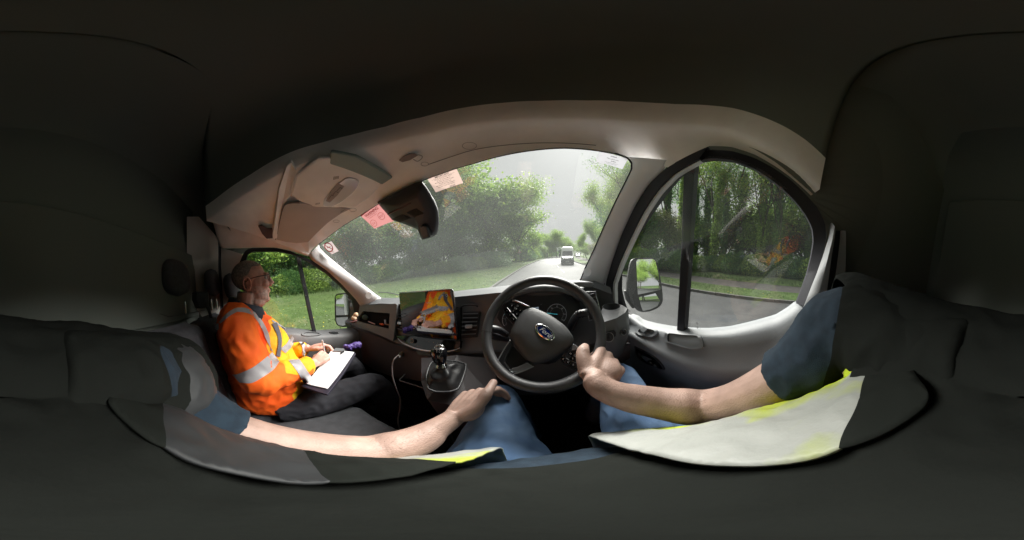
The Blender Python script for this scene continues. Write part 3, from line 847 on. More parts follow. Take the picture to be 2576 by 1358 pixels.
gc2 = onplane(*k1(3, 565, 520), nI, cI); gauge(gc2, gr, '', 222, -42, ['0', '1', '2', '3', '4', '5', '6'], 150)
m = MB(); P = [onplane(u, v, nI, cI + nI * .001) for u, v in K(3, (735, 408), (803, 400), (806, 440), (735, 436))]; m.add(P, [(0, 1, 2, 3)])
m.build('trip_display', mat('lcd', (.1, .12, .14), .4, emit=((.32, .38, .44), .12)), CL)
m = MB(); p = onplane(*k1(3, 818, 382), nI, cI + nI * .001); m.text('12°', p, xi, yi, .006); m.build('temperature_readout', gp, CL)
# --- column stalks
def stalk(pts, yy, rads, name='column_stalk'):
    P = [at(u, v, y=y) for (u, v), y in zip(pts, yy)]
    m = MB(); m.tube(spline(P, 10), [rads[0] + (rads[1] - rads[0]) * i / 9 for i in range(10)], 10)
    o = m.build(name, blk, VAN, smooth=True); return o, P
s1, P = stalk(K(3, (520, 655), (440, 610), (365, 600)), (.60, .58, .56), (.012, .016))
stalk(K(3, (560, 700), (460, 680), (365, 650)), (.62, .6, .58), (.010, .018), 'wiper_stalk')
s2, P = stalk(K(3, (1075, 620), (1105, 540), (1160, 470), (1245, 455)), (.60, .56, .54, .53), (.012, .015))
m = MB()
for X in (1155, 1180, 1205): 
    p = at(*k1(3, X, 468), y=.528); m.tube([p + Vector((-.002, 0, -.014)), p + Vector((.001, -.002, .014))], .0015, 6)
m.build('stalk_collar', gloss, s2, smooth=True)
# --- right hand vent pod, cup holder and switches
rp = K(3, (1180, 215), (1300, 200), (1318, 270), (1370, 440), (1375, 560), (1290, 500), (1240, 300))
nn = Vector((-.45, -.85, .2)).normalized(); c = at(*k1(3, 1300, 380), y=.62)
m = MB(); m.prism([onplane(u, v, nn, c) for u, v in K(3, (1225, 262), (1322, 262), (1375, 470), (1372, 560), (1262, 505))], -nn * .03); VP = m.build('side_vent', blk, DASH, bevel=.003)
m = MB(); m.tube([onplane(u, v, nn, c + nn * .002) for u, v in K(3, (1252, 292), (1318, 275), (1332, 330), (1362, 440), (1366, 470))], .002, 6); m.build('vent_trim', mat('bright_trim', (.6, .62, .66), .25, metal=.8), VP, smooth=True)
m = MB(); m.tube([onplane(u, v, nn, c + nn * .002) for u, v in K(3, (1252, 480), (1260, 528), (1300, 515))], .0018, 6); m.build('vent_trim', silver, VP, smooth=True)
for i in range(5):
    m = MB(); a = onplane(*k1(3, 1258 + i * 9, 322 + i * 34), nn, c + nn * .003); b = onplane(*k1(3, 1325 + i * 8, 310 + i * 34), nn, c + nn * .003); m.tube([a, b], .0022, 5)
    m.build('louvre', MATS['louvre_plastic'], VP)
top = K(12, (-40, 85), (60, 78), (180, 82), (235, 92), (245, 130), (200, 150), (110, 150), (20, 140), (-40, 130))
P = [at(u, v, y=.68) for u, v in top]; m = MB(); n_, c_ = flatten([at(*p, z=-.10) for p in top])
m.prism([at(u, v, z=at(*top[3], y=.70).z + .0) if 0 else at(u, v, y=.70) for u, v in top], (0, .05, -.004)); m.build('dash_cap', mat('dash_cap_grey', (.26, .27, .29), .5, bump=.2), DASH, bevel=.006)
# cup holder pod beside the door
zc = at(*k1(12, 440, 385), y=.60).z
pod_top = K(12, (330, 400), (345, 365), (440, 348), (560, 358), (635, 400), (610, 450), (500, 520), (330, 570), (250, 560), (300, 470))
pt = [at(u, v, z=zc) for u, v in pod_top]
m = MB(); cc = sum(pt, Vector()) / len(pt); n = 40
pts = resample(pt, n, True)
m.grid([[p * 1.0 for p in pts], [cc + (p - cc) * 1.05 + Vector((0, 0, -.02)) for p in pts], [cc + (p - cc) * 1.02 + Vector((0, -.01, -.10)) for p in pts], [cc + (p - cc) * .85 + Vector((0, .02, -.22)) for p in pts]], cv=True)
ch = at(*k1(12, 440, 388), z=zc); ra = (at(*k1(12, 545, 388), z=zc) - ch).length
circ = lambda r_, dz: [ch + Vector((math.cos(2 * PI * i / n) * r_, math.sin(2 * PI * i / n) * r_, dz)) for i in range(n)]
m.add([], [])
a0 = math.atan2((pts[0] - ch).y, (pts[0] - ch).x)
sg = 1 if sum(((pts[i] - ch).cross(pts[(i + 1) % n] - ch)).z for i in range(n)) > 0 else -1
cir = lambda r_, dz: [ch + Vector((math.cos(a0 + sg * 2 * PI * i / n) * r_, math.sin(a0 + sg * 2 * PI * i / n) * r_, dz)) for i in range(n)]
m.grid([pts, cir(ra * 1.06, .004), cir(ra * 1.0, .004), cir(ra * .92, -.01), cir(ra * .86, -.07)], cv=True)
m.add(cir(ra * .86, -.069), [tuple(range(n))])
POD = m.build('cup_holder', dash_m, DASH, smooth=True, auto=40)
bp = bvh_of(POD)
def onany(u, v, push=.99):
    r = rv(u, v); best = None
    for b in (B1_, B2_, bp, bDR):
        h = b.ray_cast(Vector((0, 0, 0)), r)
        if h[0] is not None and (best is None or h[0].length < best.length): best = h[0]
    return best * push if best is not None else r * .6
for (X, Y, r_, nm) in ((405, 748, .018, 'headlight_switch'), (585, 688, .012, 'dimmer_knob')):
    c = onany(*k1(12, X, Y)); nn = (-c).normalized() + Vector((0, -.3, .1)); nn.normalize()
    m = MB(); disc(m, c, nn, r_, .012); o = m.build(nm, blk, DASH, smooth=True, auto=35)
    m = MB(); a = nn.orthogonal().normalized(); b = nn.cross(a)
    m.tube([c + nn * .0125 + (a * math.cos(2 * PI * i / 24) + b * math.sin(2 * PI * i / 24)) * r_ * .95 for i in range(25)], .0011, 5, cap=False); m.build('knob_ring', silver, o, smooth=True)
    m = MB(); m.box(c + nn * .015, (.004, .004, r_ * 1.2)); m.build('knob_grip', blk, o, bevel=.001)
m = MB(); P = [onany(*p, push=.985) for p in K(12, (360, 700), (470, 660), (498, 690), (495, 740), (390, 800), (350, 790))]; m.prism(P, Vector((.0, .004, 0))); m.build('switch_plate', blk, DASH, bevel=.002)

# ================================================================== steering wheel
Cw = rv(1367, 826) * .515
el = R(46)
nW = Vector((-.03, -math.cos(el), math.sin(el))).normalized()
xW = Vector((1, 0, 0)); xW = (xW - nW * xW.dot(nW)).normalized(); yW = nW.cross(xW)
RW = .174
# the size and centre that make the rim pass through its traced extremes
def wpt(a, r_=RW, h=0): return Cw + (xW * math.cos(a) + yW * math.sin(a)) * r_ + nW * h
m = MB(); NR = 96
rimr = []
for i in range(NR):
    a = 2 * PI * i / NR
    aa = a - R(-30)
    grip = .0020 * (math.exp(-((math.cos(aa) - .7) / .18) ** 2))
    rimr.append(.0158 + grip)
rows_ = []
for i in range(NR):
    a = 2 * PI * i / NR; o_ = (xW * math.cos(a) + yW * math.sin(a))
    rows_.append([Cw + o_ * (RW + math.cos(b) * rimr[i]) + nW * math.sin(b) * rimr[i] * 1.06 for b in [2 * PI * k / 14 for k in range(14)]])
m.grid(rows_, cu=True, cv=True)
m.mat(1)
WHEEL = m.build('steering_wheel', [leather, ink], VAN, smooth=True)
for ad in (88, 2, 178, 268):   # sewn joints between the leather panels
    a = R(ad); o_ = (xW * math.cos(a) + yW * math.sin(a)); t = (-xW * math.sin(a) + yW * math.cos(a))
    m = MB(); m.tube([Cw + o_ * (RW + math.cos(b) * .0165) + nW * math.sin(b) * .0172 for b in [2 * PI * k / 16 for k in range(17)]], .0007, 5, cap=False)
    m.build('leather_seam', mat('seam_thread', (.05, .05, .052), .6), WHEEL, smooth=True)
def wp(k, X, Y, h=0): return onplane(*k1(k, X, Y), nW, Cw + nW * h)
# hub
hub = [(735, 420), (790, 430), (900, 482), (1000, 548), (1058, 598), (1112, 675), (1108, 738), (1062, 790), (960, 850), (860, 895), (765, 917), (690, 888), (618, 800), (560, 710), (548, 650), (575, 560), (632, 470), (680, 432)]
hs_ = [wp(3, X, Y, -.02) for X, Y in hub]; hs_ = spline(hs_ + hs_[:1], 61)[:-1]
hc = sum(hs_, Vector()) / 60
m = MB()
prof = [(1.0, -.03), (1.0, .0), (.97, .010), (.90, .018), (.75, .026), (.5, .030), (.25, .031)]
m.grid([[hc + (p - hc) * s + nW * (h + .004) for p in hs_] for s, h in prof], cv=True)
m.add([hc + (p - hc) * .25 + nW * .035 for p in hs_], [tuple(range(60))])
m.build('airbag_cover', mat('airbag_plastic', (.07, .072, .076), .5, bump=.5, bscale=700), WHEEL, smooth=True)
hubh = .034
# emblem
ec = onplane(*k1(3, 857, 628), nW, Cw + nW * (hubh - .018)); e1 = onplane(*k1(3, 937, 690), nW, Cw + nW * (hubh - .018)) - ec
ea = e1.normalized(); eb = nW.cross(ea); eL = e1.length
ell = lambda s, h: [ec + ea * math.cos(2 * PI * i / 40) * eL * s + eb * math.sin(2 * PI * i / 40) * eL * .50 * s + nW * h for i in range(40)]
m = MB(); m.grid([ell(1.04, -.01), ell(1.04, .001), ell(.94, .0025), ell(.92, -.001)], cv=True); EM = m.build('emblem', chrome, WHEEL, smooth=True, auto=40)
m = MB(); m.grid([ell(.93, .0), ell(.6, .0008), ell(.2, .001)], cv=True); m.add(ell(.2, .001), [tuple(range(40))]); m.build('emblem_field', mat('emblem_blue', (.008, .02, .14), .15, coat=.6), EM, smooth=True)
m = MB(); m.ring(ell(.84, .0013), ell(.80, .0013)); m.text('Ford', ec - ea * eL * .52 - eb * eL * .17 + nW * .0015, ea, eb, eL * .62, font_shear=.35, bold=.004); m.build('emblem_script', mat('emblem_silver', (.75, .77, .8), .3), EM)
# spokes
def spoke(name, pts, h, th, mats, bev=.003, par=None):
    P = [wp(3, X, Y, h) for X, Y in pts]; m = MB(); m.prism(P, -nW * th); return m.build(name, mats, par or WHEEL, bevel=bev)
sp1 = spoke('spoke', [(478, 420), (510, 370), (560, 345), (600, 350), (725, 400), (640, 470), (590, 560), (560, 545), (500, 480)], -.004, .018, blk)
sp2 = spoke('spoke', [(1010, 880), (1115, 735), (1150, 760), (1228, 850), (1222, 900), (1160, 962), (1110, 952), (1020, 905)], -.004, .018, blk)
sp3 = spoke('spoke', [(545, 690), (500, 760), (435, 870), (415, 925), (440, 985), (515, 1020), (600, 1008), (765, 938), (700, 890), (600, 960), (545, 965), (500, 900), (515, 850), (570, 740)], -.006, .02, blk)
spoke('spoke_fill', [(562, 745), (515, 850), (505, 905), (548, 962), (605, 955), (700, 895), (640, 830)], -.012, .012, mat('spoke_recess', (.015, .015, .017), .5), .001, sp3)
spoke('spoke_facet', [(548, 985), (560, 955), (605, 945), (700, 905), (752, 938), (690, 965), (600, 998)], -.002, .006, silver, .002, sp3)
m = MB(); m.tube(spline([wp(3, X, Y, -.001) for X, Y in ((548, 700), (495, 775), (435, 885), (420, 925), (448, 985), (515, 1014), (605, 1002), (760, 938))], 40), .0016, 6); m.build('spoke_trim', silver, sp3, smooth=True)
m = MB(); m.tube(spline([wp(3, X, Y, -.001) for X, Y in ((540, 965), (555, 990), (605, 985), (740, 928))], 24), .001, 6); m.build('spoke_trim', silver, sp3, smooth=True)
m = MB(); m.tube(spline([wp(3, X, Y, .0) for X, Y in ((565, 345), (605, 352), (720, 400))], 12), .0028, 6); m.build('spoke_trim', silver, sp1, smooth=True)
spoke('spoke_facet', [(1112, 735), (1140, 745), (1205, 805), (1190, 812), (1150, 790), (1100, 800)], -.001, .006, silver, .002, sp2)
# buttons with their marks
def button(par, c, w, h, ang, sym=None):
    p = wp(3, *c, .0); ux = (wp(3, c[0] + math.cos(R(ang)) * 10, c[1] + math.sin(R(ang)) * 10, 0) - p).normalized(); uy = nW.cross(ux)
    m = MB(); m.prism([p - ux * w - uy * h, p + ux * w - uy * h, p + ux * w + uy * h, p - ux * w + uy * h], nW * .003)
    m.mat(1)
    if sym: m.text(sym, p - uy * h * .45 + nW * .0036, ux, uy, h * 1.5, align='CENTER')
    m.build('button', [gloss, mat('button_print', (.5, .5, .5), .6)], par, bevel=.0006)
for c, s in (((562, 392), '||'), ((612, 398), '□'), ((597, 422), 'OK'), ((637, 438), '>'), ((607, 468), 'x'), ((575, 445), '<')): button(sp1, c, .0062, .0050, 27, s)
for c, s in (((517, 440), '+'), ((546, 478), '-'), ((577, 515), '≡')): button(sp1, c, .007, .0055, 50, s)
for c, s in (((1092, 825), 'U'), ((1150, 825), '>'), ((1108, 870), '<'), ((1165, 880), '▣'), ((1130, 845), '○')): button(sp2, c, .0062, .0050, 30, s)
for c, s in (((1025, 875), 'K'), ((1070, 902), 'C'), ((1115, 925), 'S')): button(sp2, c, .006, .0048, 27, s)
m = MB(); m.tube([wp(3, 515, 405, .001), wp(3, 603, 508, .001)], .0012, 6); m.build('spoke_trim', silver, sp1)
m = MB(); m.tube([wp(3, 1050, 865, .001), wp(3, 1168, 920, .001)], .0008, 6); m.build('spoke_trim', silver, sp2)
# column shroud behind the hub
m = MB()
cpts = [Cw - nW * .03, Cw - nW * .10 + Vector((0, .0, 0)), Cw - nW * .2]
m.tube(cpts, [.06, .075, .085], 16); m.build('steering_column', blk, VAN, smooth=True, auto=50)

# ================================================================== gear lever
g0 = at(*k1(2, 962, 1122), d=.69)
up_ = Vector((-.03, -.22, .97)).normalized()
GL = None
m = MB()
nose = -g0.normalized()
kn = []
base = at(*k1(11, 1150, 700), d=.72)
P = spline([at(*k1(2, 990, 1270), d=.70), at(*k1(2, 985, 1225), d=.695), at(*k1(2, 975, 1180), d=.69), at(*k1(2, 968, 1135), d=.685), at(*k1(2, 962, 1080), d=.682), at(*k1(2, 960, 1045), d=.682)], 18)
rd = [.014, .015, .016, .019, .022, .0245, .026, .0275, .029, .030, .031, .0315, .031, .030, .0275, .023, .016, .006]
m.tube(P, rd, 20)
LEV = m.build('gear_lever', gloss, VAN, smooth=True)
m = MB(); c = at(*k1(2, 992, 1252), d=.699); a = (P[4] - P[0]).normalized()
m.tube([c - a * .006, c + a * .006], [.0235, .019], 20); m.build('gear_collar', chrome, LEV, smooth=True, auto=40)
m = MB(); m.tube([P[i] + Vector((.0, 0, 0)) + (g0.cross(a).normalized()) * (-1) * 0 for i in range(1)] or [c, c + a], .001)
# chrome edge round the knob face and the shift gate drawn on it
nK = (-(P[12].normalized()) + up_ * 1.1).normalized(); xK = Vector((1, -.1, 0)); xK = (xK - nK * xK.dot(nK)).normalized(); yK = nK.cross(xK)
kc = P[13] + nK * .0285
m = MB()
fc = at(*k1(2, 960, 1078), d=.650)
nK = -fc.normalized(); xK = rv(*k1(2, 1000, 1078)) - rv(*k1(2, 920, 1078)); xK = (xK - nK * xK.dot(nK)).normalized(); yK = nK.cross(xK)
ln = lambda x0, y0, x1, y1: m.prism([fc + xK * x0 + yK * y0 + Vector((0, 0, 0)), fc + xK * x1 + yK * y1, fc + xK * (x1 + .0011) + yK * (y1 + .0011 * (x0 != x1)), fc + xK * (x0 + .0011 * (x0 == x1)) + yK * (y0 + .0011)], -nK * .0004)
ln(-.012, 0, .012, 0)
for x in (-.006, .003, .012): ln(x, -.006, x, .006)
for t, x, y in (('R', -.0145, .004), ('1', -.0075, .0075), ('3', .0015, .0085), ('5', .0105, .0075), ('2', -.0075, -.012), ('4', .0015, -.0125), ('6', .0105, -.012)): m.text(t, fc + xK * x + yK * y, xK, yK, .006)
m.build('shift_pattern', mat('shift_print', (.8, .8, .8), .5), LEV)
m = MB(); m.tube(spline([at(*k1(2, X, Y), d=d_) for X, Y, d_ in ((905, 1075, .672), (930, 1040, .668), (975, 1030, .668), (1015, 1045, .67), (1032, 1090, .672), (1025, 1150, .675), (1000, 1195, .678))], 20), .0014, 6); m.build('knob_edge', chrome, LEV, smooth=True)
# leather gaiter with folds
bpx = K(11, (1180, 518), (1300, 528), (1398, 560), (1385, 640), (1350, 740), (1310, 830), (1230, 858), (1150, 862), (1060, 858), (985, 830), (968, 760), (963, 690), (985, 610), (1010, 548), (1060, 520), (1120, 510))
bd = [.80, .80, .80, .77, .73, .70, .69, .69, .69, .69, .71, .73, .76, .79, .80, .80]
bp_ = px_resample(bpx + bpx[:1], [at(u, v, d=d_) for (u, v), d_ in zip(bpx + bpx[:1], bd + bd[:1])], 49)[:-1]
cc = sum(bp_, Vector()) / 48
topc = at(*k1(2, 993, 1262), d=.703)
axis = (P[4] - P[0]).normalized(); ax = axis.orthogonal().normalized(); ay = axis.cross(ax)
tp = []
for p in bp_:
    q = p - topc; q = (q - axis * q.dot(axis)).normalized(); tp.append(topc + q * .02)
m = MB(); rws = []
random.seed(4)
for j in range(13):
    t = j / 12; row_ = []
    for i, (p, q) in enumerate(zip(bp_, tp)):
        a = 2 * PI * i / 48
        pos = p.lerp(q, t ** .75); out_ = (pos - cc.lerp(topc, t)).normalized()
        fold = (.016 * (.5 - abs(math.sin(a * 2 + .5 + t * .8))) + .012 * (.5 - abs(math.sin(t * PI * 1.6 + .8 * math.sin(a * 2 + 1)))) + .010 * noise.noise(pos * 28)) * math.sin(PI * min(1, t * 1.1))
        pos = pos + out_ * (fold + .004 * math.sin(PI * t)) 
        row_.append(pos)
    rws.append(row_)
m.grid(rws, cv=True)
m.build('gear_gaiter', mat('gaiter_leather', (.010, .010, .011), .42, bump=.4, bscale=300), LEV, smooth=True, sub=1)
m = MB(); m.tube([p * .995 for p in bp_] + [bp_[0] * .995], .004, 6, cap=False); m.build('gaiter_frame', blk, LEV, smooth=True)
# console around the gaiter, running down to the floor
cn = K(0, (1060, 900), (1150, 893), (1240, 900), (1262, 1010), (1180, 1010), (1150, 1020), (1075, 1005), (1060, 960))
m = MB(); a = [at(u, v, d=d_ ) for (u, v), d_ in zip(cn, (.84, .84, .80, .74, .74, .73, .73, .80))]
m.grid([[p for p in a], [cc + (p - cc) * 1.0 + Vector((0, .05, -.25)) for p in a], [Vector((p.x, p.y + .05, -1.3)) for p in a]], cv=True)
m.add(a, [tuple(range(8))])
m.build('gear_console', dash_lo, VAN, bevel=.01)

# ================================================================== seats
def cushion(m, x0, x1, y0, y1, z0, z1, r=.05, n=5, crown=.015):
    """rounded upholstered block"""
    nx = 14; rows_ = []
    prof = []
    for k in range(n + 1): a = PI / 2 * k / n; prof.append((r - r * math.sin(a), z1 - r + r * math.cos(a)))
    prof = [(r + (min(x1 - x0, y1 - y0) / 2 - r) * s, z1 + crown * s) for s in (1, .66, .33)] + prof + [(0, z0)]
    for ins, z in prof:
        ring_ = []
        rr_ = max(.004, r - ins * .6)
        xa, xb, ya, yb = x0 + ins, x1 - ins, y0 + ins, y1 - ins
        for cx, cy, a0 in ((xb - rr_, yb - rr_, 0), (xa + rr_, yb - rr_, 90), (xa + rr_, ya + rr_, 180), (xb - rr_, ya + rr_, 270)):
            for q in range(5):
                a = R(a0 + 22.5 * q); ring_.append(Vector((cx + rr_ * math.cos(a), cy + rr_ * math.sin(a), z)))
        rows_.append(ring_)
    m.grid(rows_, cv=True); m.add(rows_[0], [tuple(range(20))])
m = MB(); cushion(m, -.78, -.34, -.40, .315, -.98, -.725)
BEN = m.build('bench_seat', seat_g, VAN, smooth=True)
m = MB(); cushion(m, -1.26, -.80, -.40, .315, -.98, -.725); m.build('seat_cushion', seat_f, BEN, smooth=True)
m = MB(); m.box((-.80, -.05, -1.14), (.9, .6, .32)); m.build('seat_base', blk, BEN, bevel=.02)
def backrest(name, x0, x1, y, z0, z1, lean, matx, par):
    m = MB(); cushion(m, x0, x1, 0, .13, z0, z1, r=.045)
    m.v = [(p[0], p[1] + y - lean * (p[2] - z0), p[2]) for p in m.v]
    return m.build(name, matx, par, smooth=True)
backrest('backrest', -.80, -.36, -.33, -.74, -.13, .25, seat_f, BEN)
backrest('backrest', -1.24, -.82, -.33, -.74, -.13, .25, seat_f, BEN)
m = MB(); m.tube([at(*k1(14, X, Y), d=.98) for X, Y in ((60, 100), (150, 130), (430, 75))], .0015, 5); m.build('seat_piping', mat('piping', (.12, .12, .12), .8), BEN)
def headrest(name, cpix, w, h, d_, tilt, x0, posts, dist):
    c = at(*cpix, d=dist); f = Vector((-c.y, c.x, 0)).normalized()
    m = MB(); rows_ = []
    M_ = Matrix.Rotation(R(tilt), 3, 'X')
    for j in range(13):
        t = -1 + 2 * j / 12; s = (1 - abs(t) ** 3.2) ** .5 if abs(t) < 1 else 0.02
        rows_.append([c + M_ @ Vector((math.copysign(abs(math.cos(a)) ** .7, math.cos(a)) * w * (.82 + .18 * s) * max(s, .05), math.copysign(abs(math.sin(a)) ** .7, math.sin(a)) * d_ * max(s, .05), t * h)) for a in [2 * PI * k / 24 for k in range(24)]])
    m.grid(rows_, cv=True); H = m.build(name, seat_f, BEN, smooth=True)
    for px in posts:
        q = at(*px, d=dist * .995); m = MB(); m.tube([q + Vector((0, 0, -.055)), q + Vector((0, 0, .03))], .0065, 10); m.build('headrest_post', chrome, H, smooth=True, auto=40)
    return H
headrest('headrest', K(10, (250, 330))[0], .15, .125, .06, 8, 0, K(10, (175, 690), (365, 675)), 1.12)
headrest('headrest', K(10, (702, 390))[0], .115, .108, .05, 6, 0, K(10, (683, 640), (745, 630)), 1.32)
headrest('headrest', K(10, (925, 440))[0], .10, .10, .05, 6, 0, (), 1.25)
# belt guide and belt beside the passenger
m = MB(); P = [at(*k1(10, X, Y), d=1.15) for X, Y in ((565, 500), (655, 495), (660, 600), (620, 700), (545, 705), (500, 600), (505, 500))]; m.prism(P, Vector((0, -.04, 0))); m.build('belt_guide', blk, BEN, bevel=.008)
m = MB()
B_ = K(10, (612, 585), (640, 700), (690, 860), (725, 1010), (760, 1100)); w_ = [28, 26, 18, 16, 14]
a = [at(u - .2084 * w * .5, v, d=1.08) for (u, v), w in zip(B_, w_)]; b = [at(u + .2084 * w, v, d=1.08) for (u, v), w in zip(B_, w_)]
m.slab([a, b], (0, -.003, 0)); m.build('seat_belt', mat('belt_webbing', (.07, .073, .08), .8, bump=.3), BEN)
# driver's seat: backrest wings and cushion, dark below and behind the camera
m = MB(); cushion(m, -.26, .26, -.34, .30, -.95, -.73); DS = m.build('driver_seat', mat('driver_seat_fabric', (.05, .052, .048), .95), VAN, smooth=True)
backrest('backrest', -.27, .27, -.42, -.74, -.10, .12, MATS['driver_seat_fabric'], DS)

# ---- left rear trim: belt pillar and pale side panel
m = MB()
q0 = K(0, (612, 640), (596, 670), (592, 740), (590, 860)); q1 = K(0, (556, 623), (556, 670), (560, 740), (566, 860))
a = [at(u, v, x=-1.27) for u, v in q0]; b = [at(u, v, x=-1.27) for u, v in q1]
m.grid([[p + Vector((-.04, 0, 0)) for p in a], a, b, [p + Vector((-.04, 0, 0)) for p in b]]); m.build('door_pillar', mat('pillar_left', (.48, .44, .42), .6), VAN, smooth=True, auto=40)
m = MB(); q2 = K(0, (549, 600), (549, 670), (553, 740), (556, 860)); c_ = [at(u, v, x=-1.25) for u, v in q2]
m.grid([[p + Vector((-.03, 0, 0)) for p in b], c_]); m.build('pillar_groove', rubber, VAN, smooth=True)
m = MB(); q3 = K(0, (500, 545), (500, 600), (497, 680), (497, 780)); q4 = K(0, (470, 545), (470, 620), (470, 680), (470, 800)); q5 = K(0, (440, 600), (430, 680), (420, 740), (420, 800))
r0 = [at(u, v, x=-1.25) for u, v in q2]; r1 = [at(u, v, d=1.42) for u, v in q3]; r2 = [at(u, v, d=1.40) for u, v in q4]
m.grid([[p + Vector((-.05, 0, .1 if i == 0 else 0)) for i, p in enumerate(r0)], r0, [p.lerp(q, .5) * 1.02 for p, q in zip(r0, r1)], r1, r2]); m.build('corner_panel', mat('corner_plastic', (.52, .49, .46), .7), VAN, smooth=True)
m = MB()   # dark wall closing the left rear corner
m.add([Vector((-1.38, -.66, -1.33)), Vector((-1.38, -.25, -1.33)), Vector((-1.38, -.25, .45)), Vector((-1.38, -.66, .45))], [(0, 1, 2, 3)])
m.add([Vector((-1.375, -.66, .30)), Vector((-1.375, .25, .36)), Vector((-1.375, .2, .7)), Vector((-1.375, -.66, .7))], [(0, 1, 2, 3)])
m.add([Vector((-1.372, -.66, -.3)), Vector((-1.372, -.30, -.3)), Vector((-1.372, -.26, .5)), Vector((-1.372, -.66, .5))], [(0, 1, 2, 3)])
m.add([Vector((-1.37, -.66, -1.33)), Vector((-1.37, .1, -1.33)), Vector((-1.37, .1, -.55)), Vector((-1.37, -.66, -.2))], [(0, 1, 2, 3)])
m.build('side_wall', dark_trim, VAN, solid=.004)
# ================================================================== things fixed to the roof and windscreen
def roofpanel(name, k, pts, mats, parent, push=.975, th=.02, bevel=.004, sm=0, plane=None):
    UV = K(k, *pts)
    if sm: UV = [(p.x, p.y) for p in spline([Vector((a, b, 0)) for a, b in UV + UV[:1]], sm + 1)[:-1]]
    if plane is None: nn, c = flatten([on_roof(u, v, push) for u, v in UV])
    else: nn, c = plane
    P = [onplane(u, v, nn, c) for u, v in UV]
    m = MB(); m.prism(P, -nn * th)
    return m.build(name, mats, parent, bevel=bevel), nn, c
visor_m = mat('visor_vinyl', (.46, .42, .41), .75, bump=.3, bscale=350, var=.04)
VS, nn, c = roofpanel('sun_visor', 9, ((1045, 815), (1022, 870), (990, 1010), (973, 1083), (1060, 1104), (1140, 1112), (1228, 1104), (1300, 1030), (1380, 955), (1480, 885), (1560, 846), (1430, 838), (1290, 820), (1160, 797), (1090, 800)), visor_m, ROOF, push=.955, th=.014, bevel=.005)
m = MB(); m.tube(spline([onplane(u, v, nn, c - nn * .002) for u, v in K(9, (1160, 797), (1090, 800), (1045, 815), (1022, 870), (990, 1010), (973, 1083))], 24), .0035, 6); m.build('visor_piping', mat('visor_piping', (.12, .10, .10), .8), VS, smooth=True)
OC, nO, cO = roofpanel('overhead_console', 9, ((1092, 742), (1215, 832), (1420, 838), (1600, 838), (1700, 765), (1800, 660), (1800, 560), (1680, 500), (1500, 440), (1300, 450), (1130, 590)), liner, ROOF, push=.955, th=.03, bevel=.01)
m = MB(); P = [onplane(u, v, nO, cO + nO * .002) for u, v in K(9, (1390, 500), (1800, 662), (1886, 605), (1790, 545), (1600, 440), (1400, 400))]; m.prism(P, -nO * .03)
m.build('console_edge', mat('console_edge_vest_reflection', (.26, .32, .29), .6), OC, bevel=.008)  # green tint paints the hi vis vest's reflection onto the edge
m = MB(); P = [on_roof(u, v, .965) for u, v in K(9, (1140, 560), (1092, 742), (1030, 826), (1000, 960), (985, 1078), (945, 1076), (960, 940), (1000, 700), (1060, 520), (1100, 470))]
m.prism(P, (0, 0, .02)); m.build('shelf_lip', liner, ROOF, bevel=.006)
m = MB(); P = [on_roof(u, v, .962) for u, v in K(9, (838, 980), (870, 972), (905, 1000), (950, 1000), (955, 1075), (905, 1078), (870, 1040))]; m.prism(P, (0, 0, .01)); m.build('visor_hinge', mat('dark_brown_plastic', (.07, .04, .04), .6), ROOF, bevel=.004)
clear = mat('lamp_lens', (.62, .60, .58), .12, spec=.8, coat=.5)
CL_, nn, c = roofpanel('ceiling_light', 9, ((1340, 812), (1355, 765), (1420, 690), (1485, 630), (1530, 607), (1590, 614), (1620, 638), (1600, 690), (1540, 750), (1470, 800), (1410, 827), (1360, 826)), clear, OC, push=.94, th=.01, bevel=.004, sm=36)
m = MB(); P = [onplane(u, v, nn, c + nn * .002) for u, v in K(9, (1362, 785), (1400, 715), (1460, 645), (1508, 672), (1455, 740), (1395, 798))]; m.prism(P, -nn * .004); m.build('switch_plate', mat('lamp_switch', (.30, .26, .25), .5), CL_, bevel=.002)
for q in (((1385, 770), (1410, 735), (1425, 745)), ((1415, 742), (1440, 708), (1462, 720)), ((1450, 705), (1475, 678), (1492, 690))):
    m = MB(); m.tube([onplane(u, v, nn, c + nn * .003) for u, v in K(9, *q)], .0011, 5); m.build('switch_outline', mat('outline_dark', (.05, .04, .04), .7), CL_)
m = MB()
for i in range(5):
    X = 1424 + i * 9; m.tube([onplane(*k1(9, X, 618 - i * 2), nO, cO + nO * .001), onplane(*k1(9, X + 4, 594 - i * 1), nO, cO + nO * .001)], .0011, 5)
tag(m.build('microphone_slots', ink, OC), kind='stuff')
m = MB()
for i in range(5):
    X = 1285 + i * 7; m.tube([onplane(*k1(9, X, 812 - i), nO, cO + nO * .001), onplane(*k1(9, X + 3, 800 - i), nO, cO + nO * .001)], .0009, 5)
tag(m.build('microphone_slots', ink, OC), kind='stuff')
for pts, nm in ((((1797, 320), (1835, 285), (1890, 258), (1940, 258), (1975, 275), (1900, 320), (1830, 338)), 'sunglasses_clip'), (((1200, 800), (1225, 778), (1268, 778), (1262, 795), (1210, 812)), 'visor_clip')):
    o, nn, c = roofpanel(nm, 5, pts, mat('clip_grey', (.24, .20, .19), .4), ROOF, push=.97, th=.008, bevel=.003)
    m = MB(); u0 = pts[3]; m.tube(spline([onplane(*k1(5, *p), nn, c) for p in (((u0[0] - 10, u0[1] + 50), (u0[0] + 30, u0[1] + 70), (u0[0] + 70, u0[1] + 40), (u0[0] + 65, u0[1] + 18), (u0[0] + 20, u0[1] + 10)) if nm[0:2] == 'su' else ((1270, 790), (1300, 775), (1318, 760)))], 14), .0022, 6); m.build('clip_arm', mat('clip_arm_grey', (.3, .28, .27), .4), o, smooth=True)
